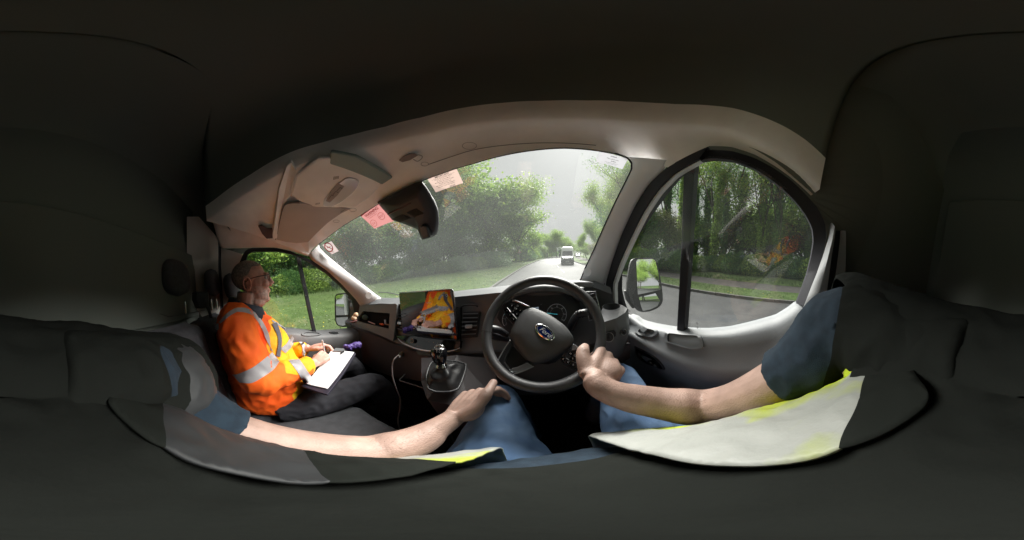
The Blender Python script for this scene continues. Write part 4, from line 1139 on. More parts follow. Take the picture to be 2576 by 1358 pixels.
for k, X, Y, rx, ry in ((6, 855, 75, 65, 32), (6, 450, 240, 34, 18), (9, 1575, 852, 26, 14), (9, 1445, 940, 24, 10)):
    m = MB(); m.tube([on_roof(*k1(k, X + rx * math.cos(a / 10 * PI), Y + ry * math.sin(a / 10 * PI)), .998) for a in range(21)], .0009, 4, cap=False); m.build('lining_plug', MATS['liner_seam'], ROOF)

# --- black camera and sensor housing at the top of the windscreen
ho = K(5, (1605, 700), (1780, 605), (1950, 520), (2012, 508), (2070, 590), (2130, 690), (2160, 770), (2166, 880), (2150, 985), (2090, 1020), (2010, 1040), (1990, 1000), (1970, 945), (1860, 900), (1740, 860), (1690, 800), (1640, 745))
hb = px_resample(ho + ho[:1], [hit(u, v, ws_f) * .995 for u, v in ho + ho[:1]], 49)[:-1]
hcn = sum(hb, Vector()) / 48
HUV = px_resample(ho + ho[:1], [Vector((u, v, 0)) for u, v in ho + ho[:1]], 49)[:-1]; cu = sum(HUV, Vector()) / 48
def hl(s, k, base=.995): return [hit(*(cu + (p - cu) * s).xy, ws_f) * k for p in HUV]
m = MB(); m.grid([hl(1, .995), hl(1, .955), hl(.96, .93), hl(.85, .915), hl(.4, .905)], cv=True); m.add(hl(.4, .905), [tuple(range(48))])
HS = m.build('camera_housing', mat('housing_plastic', (.020, .020, .025), .5, bump=.15, bscale=400), WS, smooth=True, auto=50)
hf = lambda k, X, Y, s=.912: hit(*k1(k, X, Y), ws_f) * s
for (x0, y0, ux, uy, vx, vy, n_) in ((1745, 850, 98, -38, 60, 30, 8), (1872, 795, 90, -38, 62, 42, 8)):
    for i in range(n_):
        t = i / (n_ - 1); m = MB(); a = (x0 + vx * t, y0 + vy * t + 0)
        m.tube([hf(5, a[0], a[1], .9), hf(5, a[0] + ux, a[1] + uy, .9)], .0016, 5); m.build('vent_rib', mat('rib_black', (.004, .004, .005), .6), HS)
m = MB(); m.tube(spline([hf(5, X, Y, .908) for X, Y in ((1700, 808), (1780, 770), (1850, 735), (1910, 705))], 12), .004, 6); m.build('housing_ridge', mat('ridge_red', (.06, .014, .016), .4), HS, smooth=True)
m = MB(); P = [hf(5, X, Y, .885) for X, Y in ((1985, 925), (2010, 905), (2050, 915), (2065, 960), (2085, 1020), (2012, 1040), (1998, 1000))]; m.prism(P, (0, .06, .02)); m.build('lens_cowl', blk, HS, bevel=.008)
# dotted sun band beside it
m = MB()
A0, B0, C0 = [Vector((*k1(6, *p), 0)) for p in ((425, 395), (650, 470), (575, 655))]
D0 = Vector((*k1(6, 480, 370), 0))
for i in range(26):
    for j in range(26):
        p = A0.lerp(B0, i / 25).lerp(C0, j / 25)
        if (i + j) % 1 == 0:
            q = hit(p.x, p.y, ws_f) * .9985; d = .0011 * (1.2 - j / 40)
            m.add([q + Vector((-d, 0, -d)), q + Vector((d, 0, -d)), q + Vector((d, 0, d)), q + Vector((-d, 0, d))], [(0, 1, 2, 3)])
tag(m.build('dotted_sun_band', mat('ceramic_dots', (.03, .035, .04), .5), WS), kind='stuff')

darkred = mat('dark_red_print', (.42, .012, .02), .7)
# --- printed notices stuck inside the glass
def sticker(k, quad, base, lines, lab, extra=None, print_mat=ink):
    P = [hit(*k1(k, *q), ws_f) * .9955 for q in quad]      # tl tr br bl
    n_, c_ = flatten(P); P = [p - n_ * (p - c_).dot(n_) for p in P]
    x = (P[1] - P[0]); W = x.length; x = x.normalized(); y = n_.cross(x); 
    if y.dot(P[3] - P[0]) > 0: y = -y
    H = abs((P[3] - P[0]).dot(y)); tl = P[0]
    m = MB(); m.mat(0); m.prism(P, -n_ * .0006)
    m.mat(1)
    for tx, fx, fy, s, al, b in lines:
        m.text(tx, tl + x * W * fx - y * H * fy + n_ * .0008, x, y, s * H, align=al, bold=b)
    if extra: extra(m, tl, x, y, n_, W, H)
    o = m.build('notice_sticker', [base, print_mat], WS); o['label'] = lab
    return o
st_b = sheet_mat('sticker_cream', (.60, .52, .49)); st_w = sheet_mat('sticker_white', (.55, .55, .57)); st_p = sheet_mat('sticker_pink', (.58, .38, .38))
L = [('IMPORTANT', .5, .17, .165, 'CENTER', .012)]
for i, t in enumerate(('THE OIL AND WATER LEVELS', 'OF THIS VEHICLE MUST', 'BE CHECKED ON A DAILY BASIS.', 'FAILURE TO DO THIS', 'MAY RESULT IN YOUR LIABILITY', 'FOR ANY COSTS INCURRED.')): L.append((t, .5, .29 + i * .10, .085, 'CENTER', .006))
L.append(('united', .68, .94, .14, 'CENTER', .01))
def ul(m, tl, x, y, n_, W, H): m.prism([tl + x * W * .12 - y * H * .195 + n_ * .0008, tl + x * W * .9 - y * H * .195 + n_ * .0008, tl + x * W * .9 - y * H * .205 + n_ * .0008, tl + x * W * .12 - y * H * .205 + n_ * .0008], n_ * .0001)
sticker(6, ((472, 374), (735, 278), (800, 412), (550, 497)), st_b, L, 'beige IMPORTANT notice on oil and water levels', ul)
sticker(6, ((2033, 128), (2292, 192), (2240, 288), (2000, 220)), st_w, [('united', .5, .24, .2, 'CENTER', .012), ('This vehicle uses', .5, .48, .15, 'CENTER', .008), ('AdBlue', .55, .68, .15, 'CENTER', .01), ('If warning light appears, please ensure', .5, .82, .075, 'CENTER', .004), ('that the correct fluid is added.', .5, .93, .075, 'CENTER', .004)], 'white notice saying This vehicle uses AdBlue')
def circ(cx, cy, r):
    def f(m, tl, x, y, n_, W, H):
        c = tl + x * W * cx - y * H * cy + n_ * .0008
        m.ring([c + (x * math.cos(a / 14 * PI) + y * math.sin(a / 14 * PI)) * r * H for a in range(28)], [c + (x * math.cos(a / 14 * PI) + y * math.sin(a / 14 * PI)) * r * H * .9 for a in range(28)])
    return f
def wx(m, tl, x, y, n_, W, H):
    circ(.28, .72, .2)(m, tl, x, y, n_, W, H); circ(.74, .62, .2)(m, tl, x, y, n_, W, H)
    m.prism([tl + n_ * .0008, tl + x * W + n_ * .0008, tl + x * W - y * H * .04 + n_ * .0008, tl - y * H * .04 + n_ * .0008], n_ * .0001)
sticker(5, ((1455, 822), (1622, 700), (1752, 868), (1580, 938)), st_p, [('WARNING', .5, .24, .21, 'CENTER', .03), ('TYRE PRESSURES MUST BE', .45, .32, .07, 'CENTER', .004), ('CHECKED WEEKLY', .45, .41, .07, 'CENTER', .004), ('2.6', .28, .78, .17, 'CENTER', 0), ("8'57", .74, .68, .16, 'CENTER', 0)], 'pink WARNING notice with two circled numbers', wx, darkred)
def ns(m, tl, x, y, n_, W, H):
    c = tl + x * W * .46 - y * H * .36 + n_ * .0008; r = .40 * W
    m.ring([c + (x * math.cos(a / 14 * PI) + y * math.sin(a / 14 * PI)) * r for a in range(28)], [c + (x * math.cos(a / 14 * PI) + y * math.sin(a / 14 * PI)) * r * .78 for a in range(28)])
    d = (x - y).normalized(); e = (x + y).normalized(); m.prism([c - d * r * .9 + e * r * .09, c + d * r * .9 + e * r * .09, c + d * r * .9 - e * r * .09, c - d * r * .9 - e * r * .09], n_ * .0001)
    m.prism([c - x * r * .5 - y * r * .06, c + x * r * .5 - y * r * .06, c + x * r * .5 + y * r * .06, c - x * r * .5 + y * r * .06], n_ * .0001)
sticker(5, ((1108, 1085), (1190, 1052), (1256, 1140), (1194, 1170)), sheet_mat('sticker_pale', (.6, .55, .55)), [('No smoking', .5, .82, .08, 'CENTER', .004), ('in this vehicle', .5, .92, .08, 'CENTER', .004)], 'small no smoking sticker with a red barred circle', ns, darkred)
# glass marks low on the driver's window
m = MB(); 
for X, Y, t, s in ((1352, 548, 'Ford', .008), (1338, 575, 'E1 43R-00', .0055), (1348, 600, 'M 538', .0055), (1372, 628, 'E', .008), (1462, 590, '▣', .010), (1455, 645, '↑↓', .017)):
    p = hit(*k1(12, X, Y), gR_f) * .998; xd = Vector((0, -1, 0)); m.text(t, p, xd, Vector((0, 0, 1)), s)
tag(m.build('glass_print', mat('grey_glass_print', (.10, .10, .11), .7), [o for o in DOORR.children if o.name.startswith('window_pane')][0]), kind='stuff')

# ================================================================== door mirrors, outside the glass
mirror_m = mat('mirror_glass', (.93, .94, .95), .01, metal=1)
hsg = mat('mirror_housing', (.045, .047, .05), .5, bump=.5, bscale=300, var=.2, vscale=60)
def door_mirror(k, outline, up_, lo_, arm, pos, nrm, nlo, par, depth):
    n_ = Vector(nrm).normalized(); c = at(*k1(k, *outline[0]), **pos)
    P = spline([onplane(*k1(k, *q), n_, c) for q in outline + outline[:1]], 41)[:-1]
    cc = sum(P, Vector()) / 40
    m = MB(); m.grid([[cc + (p - cc) * .99 for p in P], P, [p - n_ * depth * .3 for p in P], [cc + (p - cc) * .85 - n_ * depth * .8 for p in P], [cc + (p - cc) * .4 - n_ * depth for p in P]], cv=True)
    m.add(P, [tuple(range(40))]); m.add([cc + (p - cc) * .4 - n_ * depth for p in P], [tuple(range(40))])
    H = m.build('door_mirror', hsg, par, smooth=True, auto=50)
    for pts, nn, nm in ((up_, n_, 'mirror_glass'), (lo_, nlo, 'blind_spot_glass')):
        Q = [onplane(*k1(k, *q), n_, c + n_ * .004) for q in pts]; qc = sum(Q, Vector()) / len(Q)
        nn = Vector(nn).normalized(); Q = [onplane(*k1(k, *q), nn, qc) for q in pts]
        m = MB(); m.prism([p + n_ * .002 for p in Q], -nn * .003); m.build(nm, mirror_m, H)
    if arm:
        Q = [onplane(*k1(k, *q), n_, c - n_ * .03) for q in arm]; m = MB(); m.prism(Q, -n_ * .06); m.build('mirror_arm', hsg, H, bevel=.01)
    return H
door_mirror(4, [(162, 850), (165, 790), (185, 680), (212, 653), (290, 648), (332, 657), (352, 710), (368, 790), (379, 880), (374, 925), (345, 955), (290, 975), (245, 976), (218, 960), (190, 915)],
            [(218, 672), (228, 660), (318, 657), (334, 670), (350, 740), (368, 843), (228, 872), (222, 760)], [(234, 888), (365, 856), (367, 900), (345, 942), (300, 962), (258, 970), (246, 940)],
            [(148, 848), (235, 843), (245, 925), (200, 960), (160, 905)], dict(x=.80), (-.36, -.93, .16), (-.30, -.93, .19), DOORR, .14)
door_mirror(1, [(1254, 500), (1262, 472), (1300, 462), (1350, 460), (1372, 480), (1382, 560), (1388, 640), (1370, 680), (1320, 692), (1275, 682), (1258, 650), (1254, 580)],
            [(1262, 485), (1275, 475), (1330, 468), (1345, 478), (1350, 590), (1345, 610), (1265, 612)], [(1264, 628), (1345, 622), (1340, 675), (1310, 684), (1280, 678), (1268, 660)],
            [(1365, 530), (1440, 560), (1440, 690), (1365, 680)], dict(x=-1.68), (.55, -.83, .10), (.5, -.83, .14), DOORL, .12)
# wiper lying on the outside of the glass, passenger's side
m = MB(); m.tube([hit(u, v, ws_f) * 1.012 for u, v in K(2, (305, 455), (420, 463), (535, 487))], .004, 6); m.build('wiper_arm', blk, VAN)
m = MB(); m.tube([hit(u, v, ws_f) * 1.012 for u, v in K(6, (1700, 1300), (1790, 1312), (1860, 1290), (1930, 1240))], .004, 6); m.build('wiper_arm', blk, VAN)

# ================================================================== loose things in the cab
# charging lead plugged into the lower dash
pc = dlo(*k1(11, 690, 455)) * .985
t = thing('charging_cable', 'thin grey charging cable hanging from the dash socket to the floor', 'cable', pc)
m = MB(); a = -pc.normalized() + Vector((-.2, 0, -.3)); a.normalize()
m.tube([pc + Vector((0, .03, 0)), pc, pc + a * .012, pc + a * .03], [.016, .0165, .015, .012], 14); PL = m.build('plug', mat('plug_olive', (.13, .12, .08), .4), t, smooth=True, auto=40)
m = MB(); m.tube([pc + a * .03, pc + a * .036, pc + a * .06], [.009, .008, .005], 10); m.build('connector', chrome, t, smooth=True)
cab = K(11, (668, 462), (640, 480), (607, 520), (592, 590), (598, 690), (622, 780), (655, 870), (682, 925), (683, 1000), (678, 1060), (662, 1120), (658, 1180), (668, 1240), (700, 1320))
ds = [.80, .80, .80, .82, .84, .88, .93, .97, 1.0, 1.02, 1.04, 1.05, 1.06, 1.07]
m = MB(); m.tube(spline([at(u, v, d=d_) for (u, v), d_ in zip(cab, ds)], 70), .0032, 7); m.build('lead', mat('cable_grey', (.22, .20, .20), .45), t, smooth=True)
# wire bracket below the dash
m = MB(); m.tube(spline([at(*k1(11, X, Y), d=d_) for X, Y, d_ in ((735, 668, 1.02), (710, 695, 1.0), (675, 732, .98), (700, 745, .97), (850, 792, .96), (1000, 840, .94))], 30), .0035, 7)
m.build('wire_bracket', mat('bracket_steel', (.16, .15, .15), .4, metal=.5), VAN, smooth=True)
# things lying in the cubby
p = cub(235, 788); t = tag(MB().tube([p + Vector((-.045, 0, .004)), p + Vector((.05, -.005, -.004))], .0045, 8).build('pen', mat('pen_pale', (.45, .33, .36), .35), None, smooth=True), 'pale pen lying in the dashboard cubby', 'pen')
p = cub(350, 806); o = tag(MB().tube([p + Vector((-.028, 0, 0)), p + Vector((.0, 0, .001)), p + Vector((.02, 0, .001))], [.006, .007, .004], 8).build('lighter', mat('orange_plastic', (.62, .10, .03), .35), None, smooth=True), 'small orange lighter in the dashboard cubby', 'lighter')
p = cub(400, 806); tag(MB().tube([p + Vector((-.02, 0, 0)), p + Vector((.03, 0, -.002))], .005, 8).build('marker', mat('brown_plastic', (.2, .10, .08), .4), None, smooth=True), 'brown marker pen beside the orange lighter in the cubby', 'pen')
p = cub(385, 780); tag(MB().tube([p + Vector((0, 0, -.012)), p + Vector((0, 0, .016))], .009, 12).build('metal_cap', silver, None, smooth=True, auto=40), 'small metal cap standing in the dashboard cubby', 'cap')
p = cub(165, 730); tag(MB().ball(p, (.045, .02, .022), 14, 8).build('dark_pouch', mat('pouch_green', (.03, .05, .045), .7, bump=.5, bscale=60), None, smooth=True), 'dark rounded pouch at the left end of the dashboard cubby', 'pouch')
random.seed(2)
for i, (X, Y, s, cl, lb) in enumerate(((62, 702, .02, (.50, .34, .22), 'crumpled tan paper ball at the left end of the dashboard'), (42, 738, .022, (.55, .40, .28), 'beige paper ball below another beside the left mirror'))):
    p = at(*k1(2, X, Y), d=1.30); m = MB(); m.ball(p, (s, s, s * .9), 12, 9)
    m.v = [tuple(p + (Vector(v) - p) * (1 + .22 * noise.noise(Vector(v) * 70))) for v in m.v]
    tag(m.build('paper_ball', mat('tan_paper%d' % i, cl, .8), None, smooth=True), lb, 'paper')
m = MB(); p = at(*k1(2, 40, 772), d=1.29); m.tube([p + Vector((0, 0, -.008)), p + Vector((0, 0, .004))], [.022, .03], 14); tag(m.build('small_tray', mat('tray_maroon', (.10, .04, .04), .5), None, smooth=True, auto=40), 'small maroon tray holding the paper balls at the dashboard end', 'tray')
# ================================================================== people
skin = mat('skin_driver', (.39, .26, .215), .5, bump=.6, bscale=260, var=.13, vscale=22, spec=.4)
skin2 = mat('skin_passenger', (.60, .33, .27), .5, bump=.4, bscale=260, var=.16, vscale=30, spec=.4)
denim = mat('denim', (.085, .16, .30), .85, bump=.6, bscale=900, col2=(.14, .23, .38), vscale=14)
navy = mat('navy_knit', (.008, .019, .034), .9, bump=.7, bscale=900, col2=(.013, .029, .048), vscale=60)
vest_w = mat('reflective_white', (.33, .34, .32), .5, bump=.3, bscale=150, col2=(.36, .42, .06), vscale=5)
vest_w.node_tree.nodes['Color Ramp'].color_ramp.elements[0].position = .52; vest_w.node_tree.nodes['Color Ramp'].color_ramp.elements[1].position = .60
vest_y = mat('hi_vis_yellow', (.42, .52, .02), .7, bump=.4, bscale=700)
orange = mat('hi_vis_orange', (.96, .105, .004), .75, bump=.5, bscale=600, col2=(.98, .16, .006), vscale=9)
sunlit_orange = mat('jacket_sunlit_amber', (.97, .56, .010), .75, bump=.5, bscale=600, col2=(.97, .30, .008), vscale=13)
tape = mat('reflective_tape', (.36, .34, .36), .45, bump=.3, bscale=300, var=.12, vscale=10)
trous = mat('charcoal_trousers', (.030, .030, .038), .85, bump=.6, bscale=500, var=.2, vscale=14)
hairm = mat('grey_hair', (.25, .205, .18), .8, bump=.9, bscale=420, var=.35, vscale=90)
stub = mat('grey_stubble', (.52, .36, .32), .7, bump=.6, bscale=500, var=.2, vscale=80)

def fold(V, N, amp, sc, seed=0, st=(1, 1, 1)):
    out = []
    for p, n in zip(V, N):
        q = Vector((p.x * st[0], p.y * st[1], p.z * st[2])) * sc + Vector((seed, seed * 2, 0))
        a = noise.noise(q); b = 1 - abs(noise.noise(q * 1.9 + Vector((5, 3, 1)))) * 2
        out.append(p + n * amp * (.6 * a + .5 * b))
    return out
def relax(V, F, pm, it=12):
    em_ = {}; nb_ = {}
    for f, q_ in zip(F, pm):
        for a_, b_ in zip(f, f[1:] + f[:1]):
            e_ = (min(a_, b_), max(a_, b_))
            if em_.setdefault(e_, q_) != q_: nb_.setdefault(a_, set()).add(b_); nb_.setdefault(b_, set()).add(a_)
    for _ in range(it):
        nv = {i: (V[i] + sum((V[j] for j in js), Vector()) / len(js)) / 2 for i, js in nb_.items()}
        for i, q in nv.items(): V[i] = q
def body(name, prims, mats, parent, voxel=.006, sm=6, amp=0, sc=10, seed=0, st=(1, 1, 1), paint=None):
    V, F, N = melt(prims, voxel, sm)
    if amp: V = fold(V, N, amp, sc, seed, st)
    m = MB(); m.v = [tuple(p) for p in V]; m.f = list(F)
    if paint:
        m.m = [paint(sum((V[i] for i in f), Vector()) / len(f)) for f in F]
        relax(V, F, m.m); m.v = [tuple(p) for p in V]
    else: m.m = [0] * len(F)
    o = m.build(name, mats, parent, smooth=True)
    tr = BVHTree.FromPolygons(V, F)
    return o, tr
def drape(tr, k, A, B, n=30, w=5, off=.003, th=.002, fb=.9):
    """a strip of cloth laid over a body: two traced edges dropped onto its surface"""
    A2 = spline([Vector((*q, 0)) for q in K(k, *A)], n); B2 = spline([Vector((*q, 0)) for q in K(k, *B)], n)
    rows_ = []; last = fb
    for j in range(w):
        r_ = []
        for i in range(n):
            p = A2[i].lerp(B2[i], j / (w - 1)); ray = rv(p.x, p.y); h = tr.ray_cast(Vector((0, 0, 0)), ray)
            if h[0] is not None and h[0].length < last * 1.35: last = h[0].length
            r_.append(ray * (last - off))
        rows_.append(r_)
    # soften jumps in depth along the strip
    for j in range(w):
        L_ = [p.length for p in rows_[j]]
        for _ in range(2): L_ = [min(L_[i], (L_[max(i - 1, 0)] + L_[i] + L_[min(i + 1, n - 1)]) / 3 + .002) for i in range(n)]
        rows_[j] = [p.normalized() * l for p, l in zip(rows_[j], L_)]
    m = MB(); m.grid(rows_); m.grid([[p * 1.003 for p in r_][::-1] for r_ in rows_])
    return m
def hand(m, W, F, B, side, curls, thumb, s=1.0, spread=.0):
    """W wrist, F towards the knuckles, B out of the back, side towards the index finger"""
    F = F.normalized(); B = (B - F * B.dot(F)).normalized(); I = side
    I = (I - F * I.dot(F) - B * I.dot(B)).normalized()
    lens_ = [(.044, .026, .021), (.048, .030, .022), (.045, .028, .021), (.036, .021, .018)]
    offs = [.031, .010, -.011, -.030]; rads = [.0098, .0100, .0094, .0084]; fw = [.092, .095, .090, .082]
    for i in range(4):
        k_ = W + (F * fw[i] + I * offs[i]) * s
        m.tube([W + I * offs[i] * .55 * s - B * .002, W + (F * fw[i] * .55 + I * offs[i] * .8 + B * .003) * s, k_ + B * .002], [.0135 * s, .0135 * s, .0115 * s], 10)
        m.ball(k_ + B * .0015, .0118 * s, 10, 7)
        p = k_; a = 0
        pts = [p]; rr_ = [rads[i] * 1.12 * s]
        sp = I * spread * (1.5 - i) * .12
        for L_, c in zip(lens_[i], curls[i]):
            a += R(c); d = (F * math.cos(a) - B * math.sin(a) + sp).normalized()
            pts += [p + d * L_ * .5 * s, p + d * L_ * s]; rr_ += [rads[i] * .96 * s, rads[i] * s * (1.0 if L_ is not lens_[i][2] else .82)]; p = pts[-1]
        m.tube(pts, rr_, 10); m.ball(p, rads[i] * .86 * s, 10, 7)
    # palm and heel
    m.ball(W + (F * .05 - B * .008) * s, (.036 * s, .036 * s, .036 * s), 12, 8) if False else None
    M_ = Matrix((I, F, B)).transposed()
    m.ball(W + (F * .050 - B * .006) * s, (.040 * s, .052 * s, .0155 * s), 16, 10, M_)
    m.ball(W + (F * .035 - B * .010 + I * .022) * s, (.022 * s, .034 * s, .018 * s), 14, 9, M_)
    t = [W + (I * a + F * b + B * c) * s for a, b, c in thumb]
    m.tube(spline(t, 12), [(.0155 + (.0105 - .0155) * j / 11 + (.0015 if 5 < j < 8 else 0)) * s for j in range(12)], 12); m.ball(t[-1], .0108 * s, 10, 7)
    return M_

# ------------------------------------------------------------------ the driver, seen from the chest down
DR = thing('person', 'driver in navy polo shirt, hi vis vest and blue jeans, right hand on the wheel', 'person', (0, -.1, -.72))
elR = at(1770, 1025, z=-.43); shR = Vector((.262, -.125, -.135)); 
Rp = onplane(1494, 938, nW, Cw + nW * .0)
# rim point nearest the traced grip
dv = (Rp - Cw); dv = (dv - nW * dv.dot(nW)).normalized(); Rp = Cw + dv * RW
tR = nW.cross(dv); tR = tR if tR.z > 0 else -tR
FR = (Vector((.10, 1, .10)) - tR * Vector((.10, 1, .10)).dot(tR)).normalized(); BR = FR.cross(tR); BR = BR if BR.x > 0 else -BR
toC = (-Rp).normalized(); BR = (toC - tR * toC.dot(tR)).normalized(); BR = (BR + Vector((.35, 0, 0))).normalized()
FR2 = (tR * .74 - toC * .66).normalized(); IR = Vector((-1, 0, 0))
FR = FR2
wrR = Rp + toC * .032 - FR2 * .080 + Vector((.048, 0, -.010))
m = MB()
hand(m, wrR, FR2, BR, IR, [(72, 85, 45), (76, 85, 45), (80, 85, 45), (84, 85, 45)],
     [(.020, .014, -.006), (.048, .032, -.002), (.058, .049, -.001), (.060, .067, -.007)], s=1.28)
m.ball(wrR + FR2 * .062 + BR * .002, (.045, .045, .026), 14, 10)
aR = spline([wrR + FR2 * .018, wrR + Vector((.002, -.002, 0)), wrR.lerp(elR, .16) + Vector((.0, -.006, -.006)), wrR.lerp(elR, .5) + Vector((.008, .004, -.014)), wrR.lerp(elR, .78), elR, elR.lerp(shR, .25) + Vector((.0, -.01, 0)), elR.lerp(shR, .6), shR], 30)
rR_ = [(.0225, .029), (.0235, .0295), (.025, .030), (.029, .033), (.034, .037), (.039, .041), (.044, .044), (.047, .046), (.048, .047), (.047, .047), (.046, .047), (.046, .047), (.047, .047)]
rR_ = [(a * q_, b * q_) for (a, b), q_ in zip(rR_, (1.15, 1.15, 1.2, 1.25, 1.28, 1.28, 1.25, 1.18, 1.10, 1.08, 1.08, 1.08, 1.08))]
rR_ = [rR_[min(int(i * 12 / 29), 12)] for i in range(30)]
rR_ = [tuple((rR_[max(i - 1, 0)][q] + rR_[i][q] + rR_[min(i + 1, 29)][q]) / 3 for q in (0, 1)) for i in range(30)]
m.tube(aR, rR_, 16); m.ball(elR, .053, 14, 10)
# left arm
wrL = at(1140, 1050, d=.575); knL = at(1200, 985, d=.62); elL = at(930, 1140, z=-.455); shL = Vector((-.25, -.22, -.19))
FL = (knL - wrL).normalized(); BL = Vector((-.45, -.25, .85)); IL = Vector((.8, -.35, .3))
hand(m, wrL, FL, BL, IL, [(38, 45, 20), (44, 48, 20), (50, 50, 25), (54, 52, 25)],
     [(.020, .010, .002), (.044, .040, .008), (.052, .080, .014), (.046, .118, .010)], s=1.24)
aL = spline([wrL + FL * .01, wrL - FL * .012, wrL.lerp(elL, .25) + Vector((-.004, -.004, -.006)), wrL.lerp(elL, .5) + Vector((0, .0, -.010)), wrL.lerp(elL, .78) + Vector((0, -.004, -.004)), elL, elL.lerp(shL, .25) + Vector((-.015, 0, 0)), elL.lerp(shL, .6) + Vector((-.015, 0, .0)), shL], 30)
m.tube(aL, rR_, 16); m.ball(elL, .053, 14, 10)
# trunk that joins both arms, mostly under the clothes
trunk = [Vector((0, -.10, -.70)), Vector((0, -.12, -.58)), Vector((0, -.14, -.44)), Vector((0, -.17, -.30)), Vector((0, -.19, -.18))]
m.tube(trunk, [(.16, .12), (.155, .12), (.16, .11), (.165, .10), (.10, .07)], 20)
m.tube([shL, Vector((-.1, -.20, -.17)), Vector((.1, -.20, -.17)), shR], [.05, .06, .06, .05], 12)
body('body', m, [skin], DR, .0042, 5)
DRb = DR.children[0]
# arm hair: short fine strands standing off the forearms
random.seed(8)
me = DRb.data; T_ = V2W.transposed(); base = Vector(DR.location)
hm = MB(); cnt = 0
poly = [p for p in me.polygons]
for _ in range(20000):
    p = random.choice(poly); c = T_ @ (p.center + base); n_ = T_ @ p.normal
    for (w_, e_) in ((wrR, elR), (wrL, elL)):
        ax_ = (e_ - w_); t = (c - w_).dot(ax_) / ax_.length_squared
        if .05 < t < .95 and (c - (w_ + ax_ * t)).length < .075 and n_.z > -.1 and cnt < 3200:
            d = (n_ * .35 - ax_.normalized() * .7 + Vector((random.uniform(-.4, .4), random.uniform(-.4, .4), random.uniform(-.2, .3)))).normalized()
            L_ = random.uniform(.005, .011); wv = d.cross(n_).normalized() *  .00014
            hm.add([c - wv, c + wv, c + d * L_ + n_ * .002], [(0, 1, 2)]); cnt += 1
tag(hm.build('arm_hair', mat('arm_hair', (.12, .075, .045), .7), DRb), kind='stuff')
# finger nails on the left hand
# jeans
m = MB()
kL = at(1205, 990, z=-.565) ; kL = Vector((-.155, .47, -.575)); kR = Vector((.275, .46, -.56))
hipL = Vector((-.08, -.02, -.66)); hipR = Vector((.10, -.02, -.66))
m.tube(spline([hipL, hipL.lerp(kL, .35) + Vector((0, 0, .03)), hipL.lerp(kL, .7) + Vector((0, 0, .018)), kL, kL + Vector((0, .06, -.10)), kL + Vector((.02, .10, -.35)), kL + Vector((.03, .14, -.6))], 26), [q * 1.14 for q in (.088, .090, .092, .092, .090, .088, .084, .080, .076, .072, .069, .066, .064, .062, .060, .060, .060, .060, .060, .058, .056, .055, .054, .054, .054, .054)], 18)
m.tube(spline([hipR, hipR.lerp(kR, .35) + Vector((0, 0, .03)), hipR.lerp(kR, .7) + Vector((0, 0, .018)), kR, kR + Vector((0, .06, -.10)), kR + Vector((-.02, .14, -.35)), kR + Vector((-.03, .22, -.58))], 26), [q * 1.14 for q in (.088, .090, .092, .092, .090, .088, .084, .080, .076, .072, .069, .066, .064, .062, .060, .060, .060, .060, .060, .058, .056, .055, .054, .054, .054, .054)], 18)
m.ball((0, -.04, -.66), (.17, .13, .10), 18, 12); m.ball(kL, (.066, .07, .062), 14, 9); m.ball(kR, (.066, .07, .062), 14, 9)
body('jeans', m, [denim], DR, .006, 4, amp=.011, sc=13, seed=3, st=(1, .7, 1))
# trainers on the pedals
for kx, ky in ((-.14, .66), (.24, .72)):
    m = MB(); m.tube(spline([Vector((kx, ky - .06, -1.2)), Vector((kx, ky + .03, -1.2)), Vector((kx, ky + .14, -1.17)), Vector((kx, ky + .22, -1.14))], 10), [.045, .05, .05, .048, .046, .044, .042, .04, .034, .02], 12); m.build('shoe', blk, DR, smooth=True)
# navy polo: trunk and short sleeves
m = MB()
m.tube([Vector((0, -.08, -.68)), Vector((0, -.05, -.58)), Vector((0, -.025, -.46)), Vector((0, -.095, -.32)), Vector((0, -.17, -.20)), Vector((0, -.21, -.13))], [(.19, .165), (.20, .195), (.195, .195), (.19, .14), (.175, .10), (.11, .07)], 24)
cfR = elR.lerp(shR, .62); cfL = elL.lerp(shL, .62) + Vector((-.012, 0, 0))
m.tube(spline([cfR, elR.lerp(shR, .82) , shR + Vector((0, 0, .02)), Vector((.15, -.18, -.12)), Vector((.06, -.19, -.10))], 14), [.063, .064, .065, .067, .068, .069, .070, .070, .070, .070, .068, .066, .062, .058], 18)
m.tube(spline([cfL, elL.lerp(shL, .8) + Vector((-.015, 0, 0)), shL + Vector((0, 0, .02)), Vector((-.15, -.19, -.12)), Vector((-.06, -.19, -.10))], 14), [.063, .064, .065, .067, .068, .069, .070, .070, .070, .070, .068, .066, .062, .058], 18)
shirt_vignette = mat('shirt_vignette_dark', (.014, .0155, .014), .95, bump=.3, spec=.05)  # dark tone paints the vignette's fade onto shoulders and upper chest
SHo, SHt = body('polo_shirt', m, [navy, shirt_vignette], DR, .006, 4, amp=.007, sc=16, seed=9, st=(1, 1, .6), paint=lambda c: 1 if (c.y < -.42 * c.x if c.x > 0 else c.y < .80 * c.x) and abs(c.x) > .05 or (c.y < -.05 and abs(c.x) < .18) else 0)
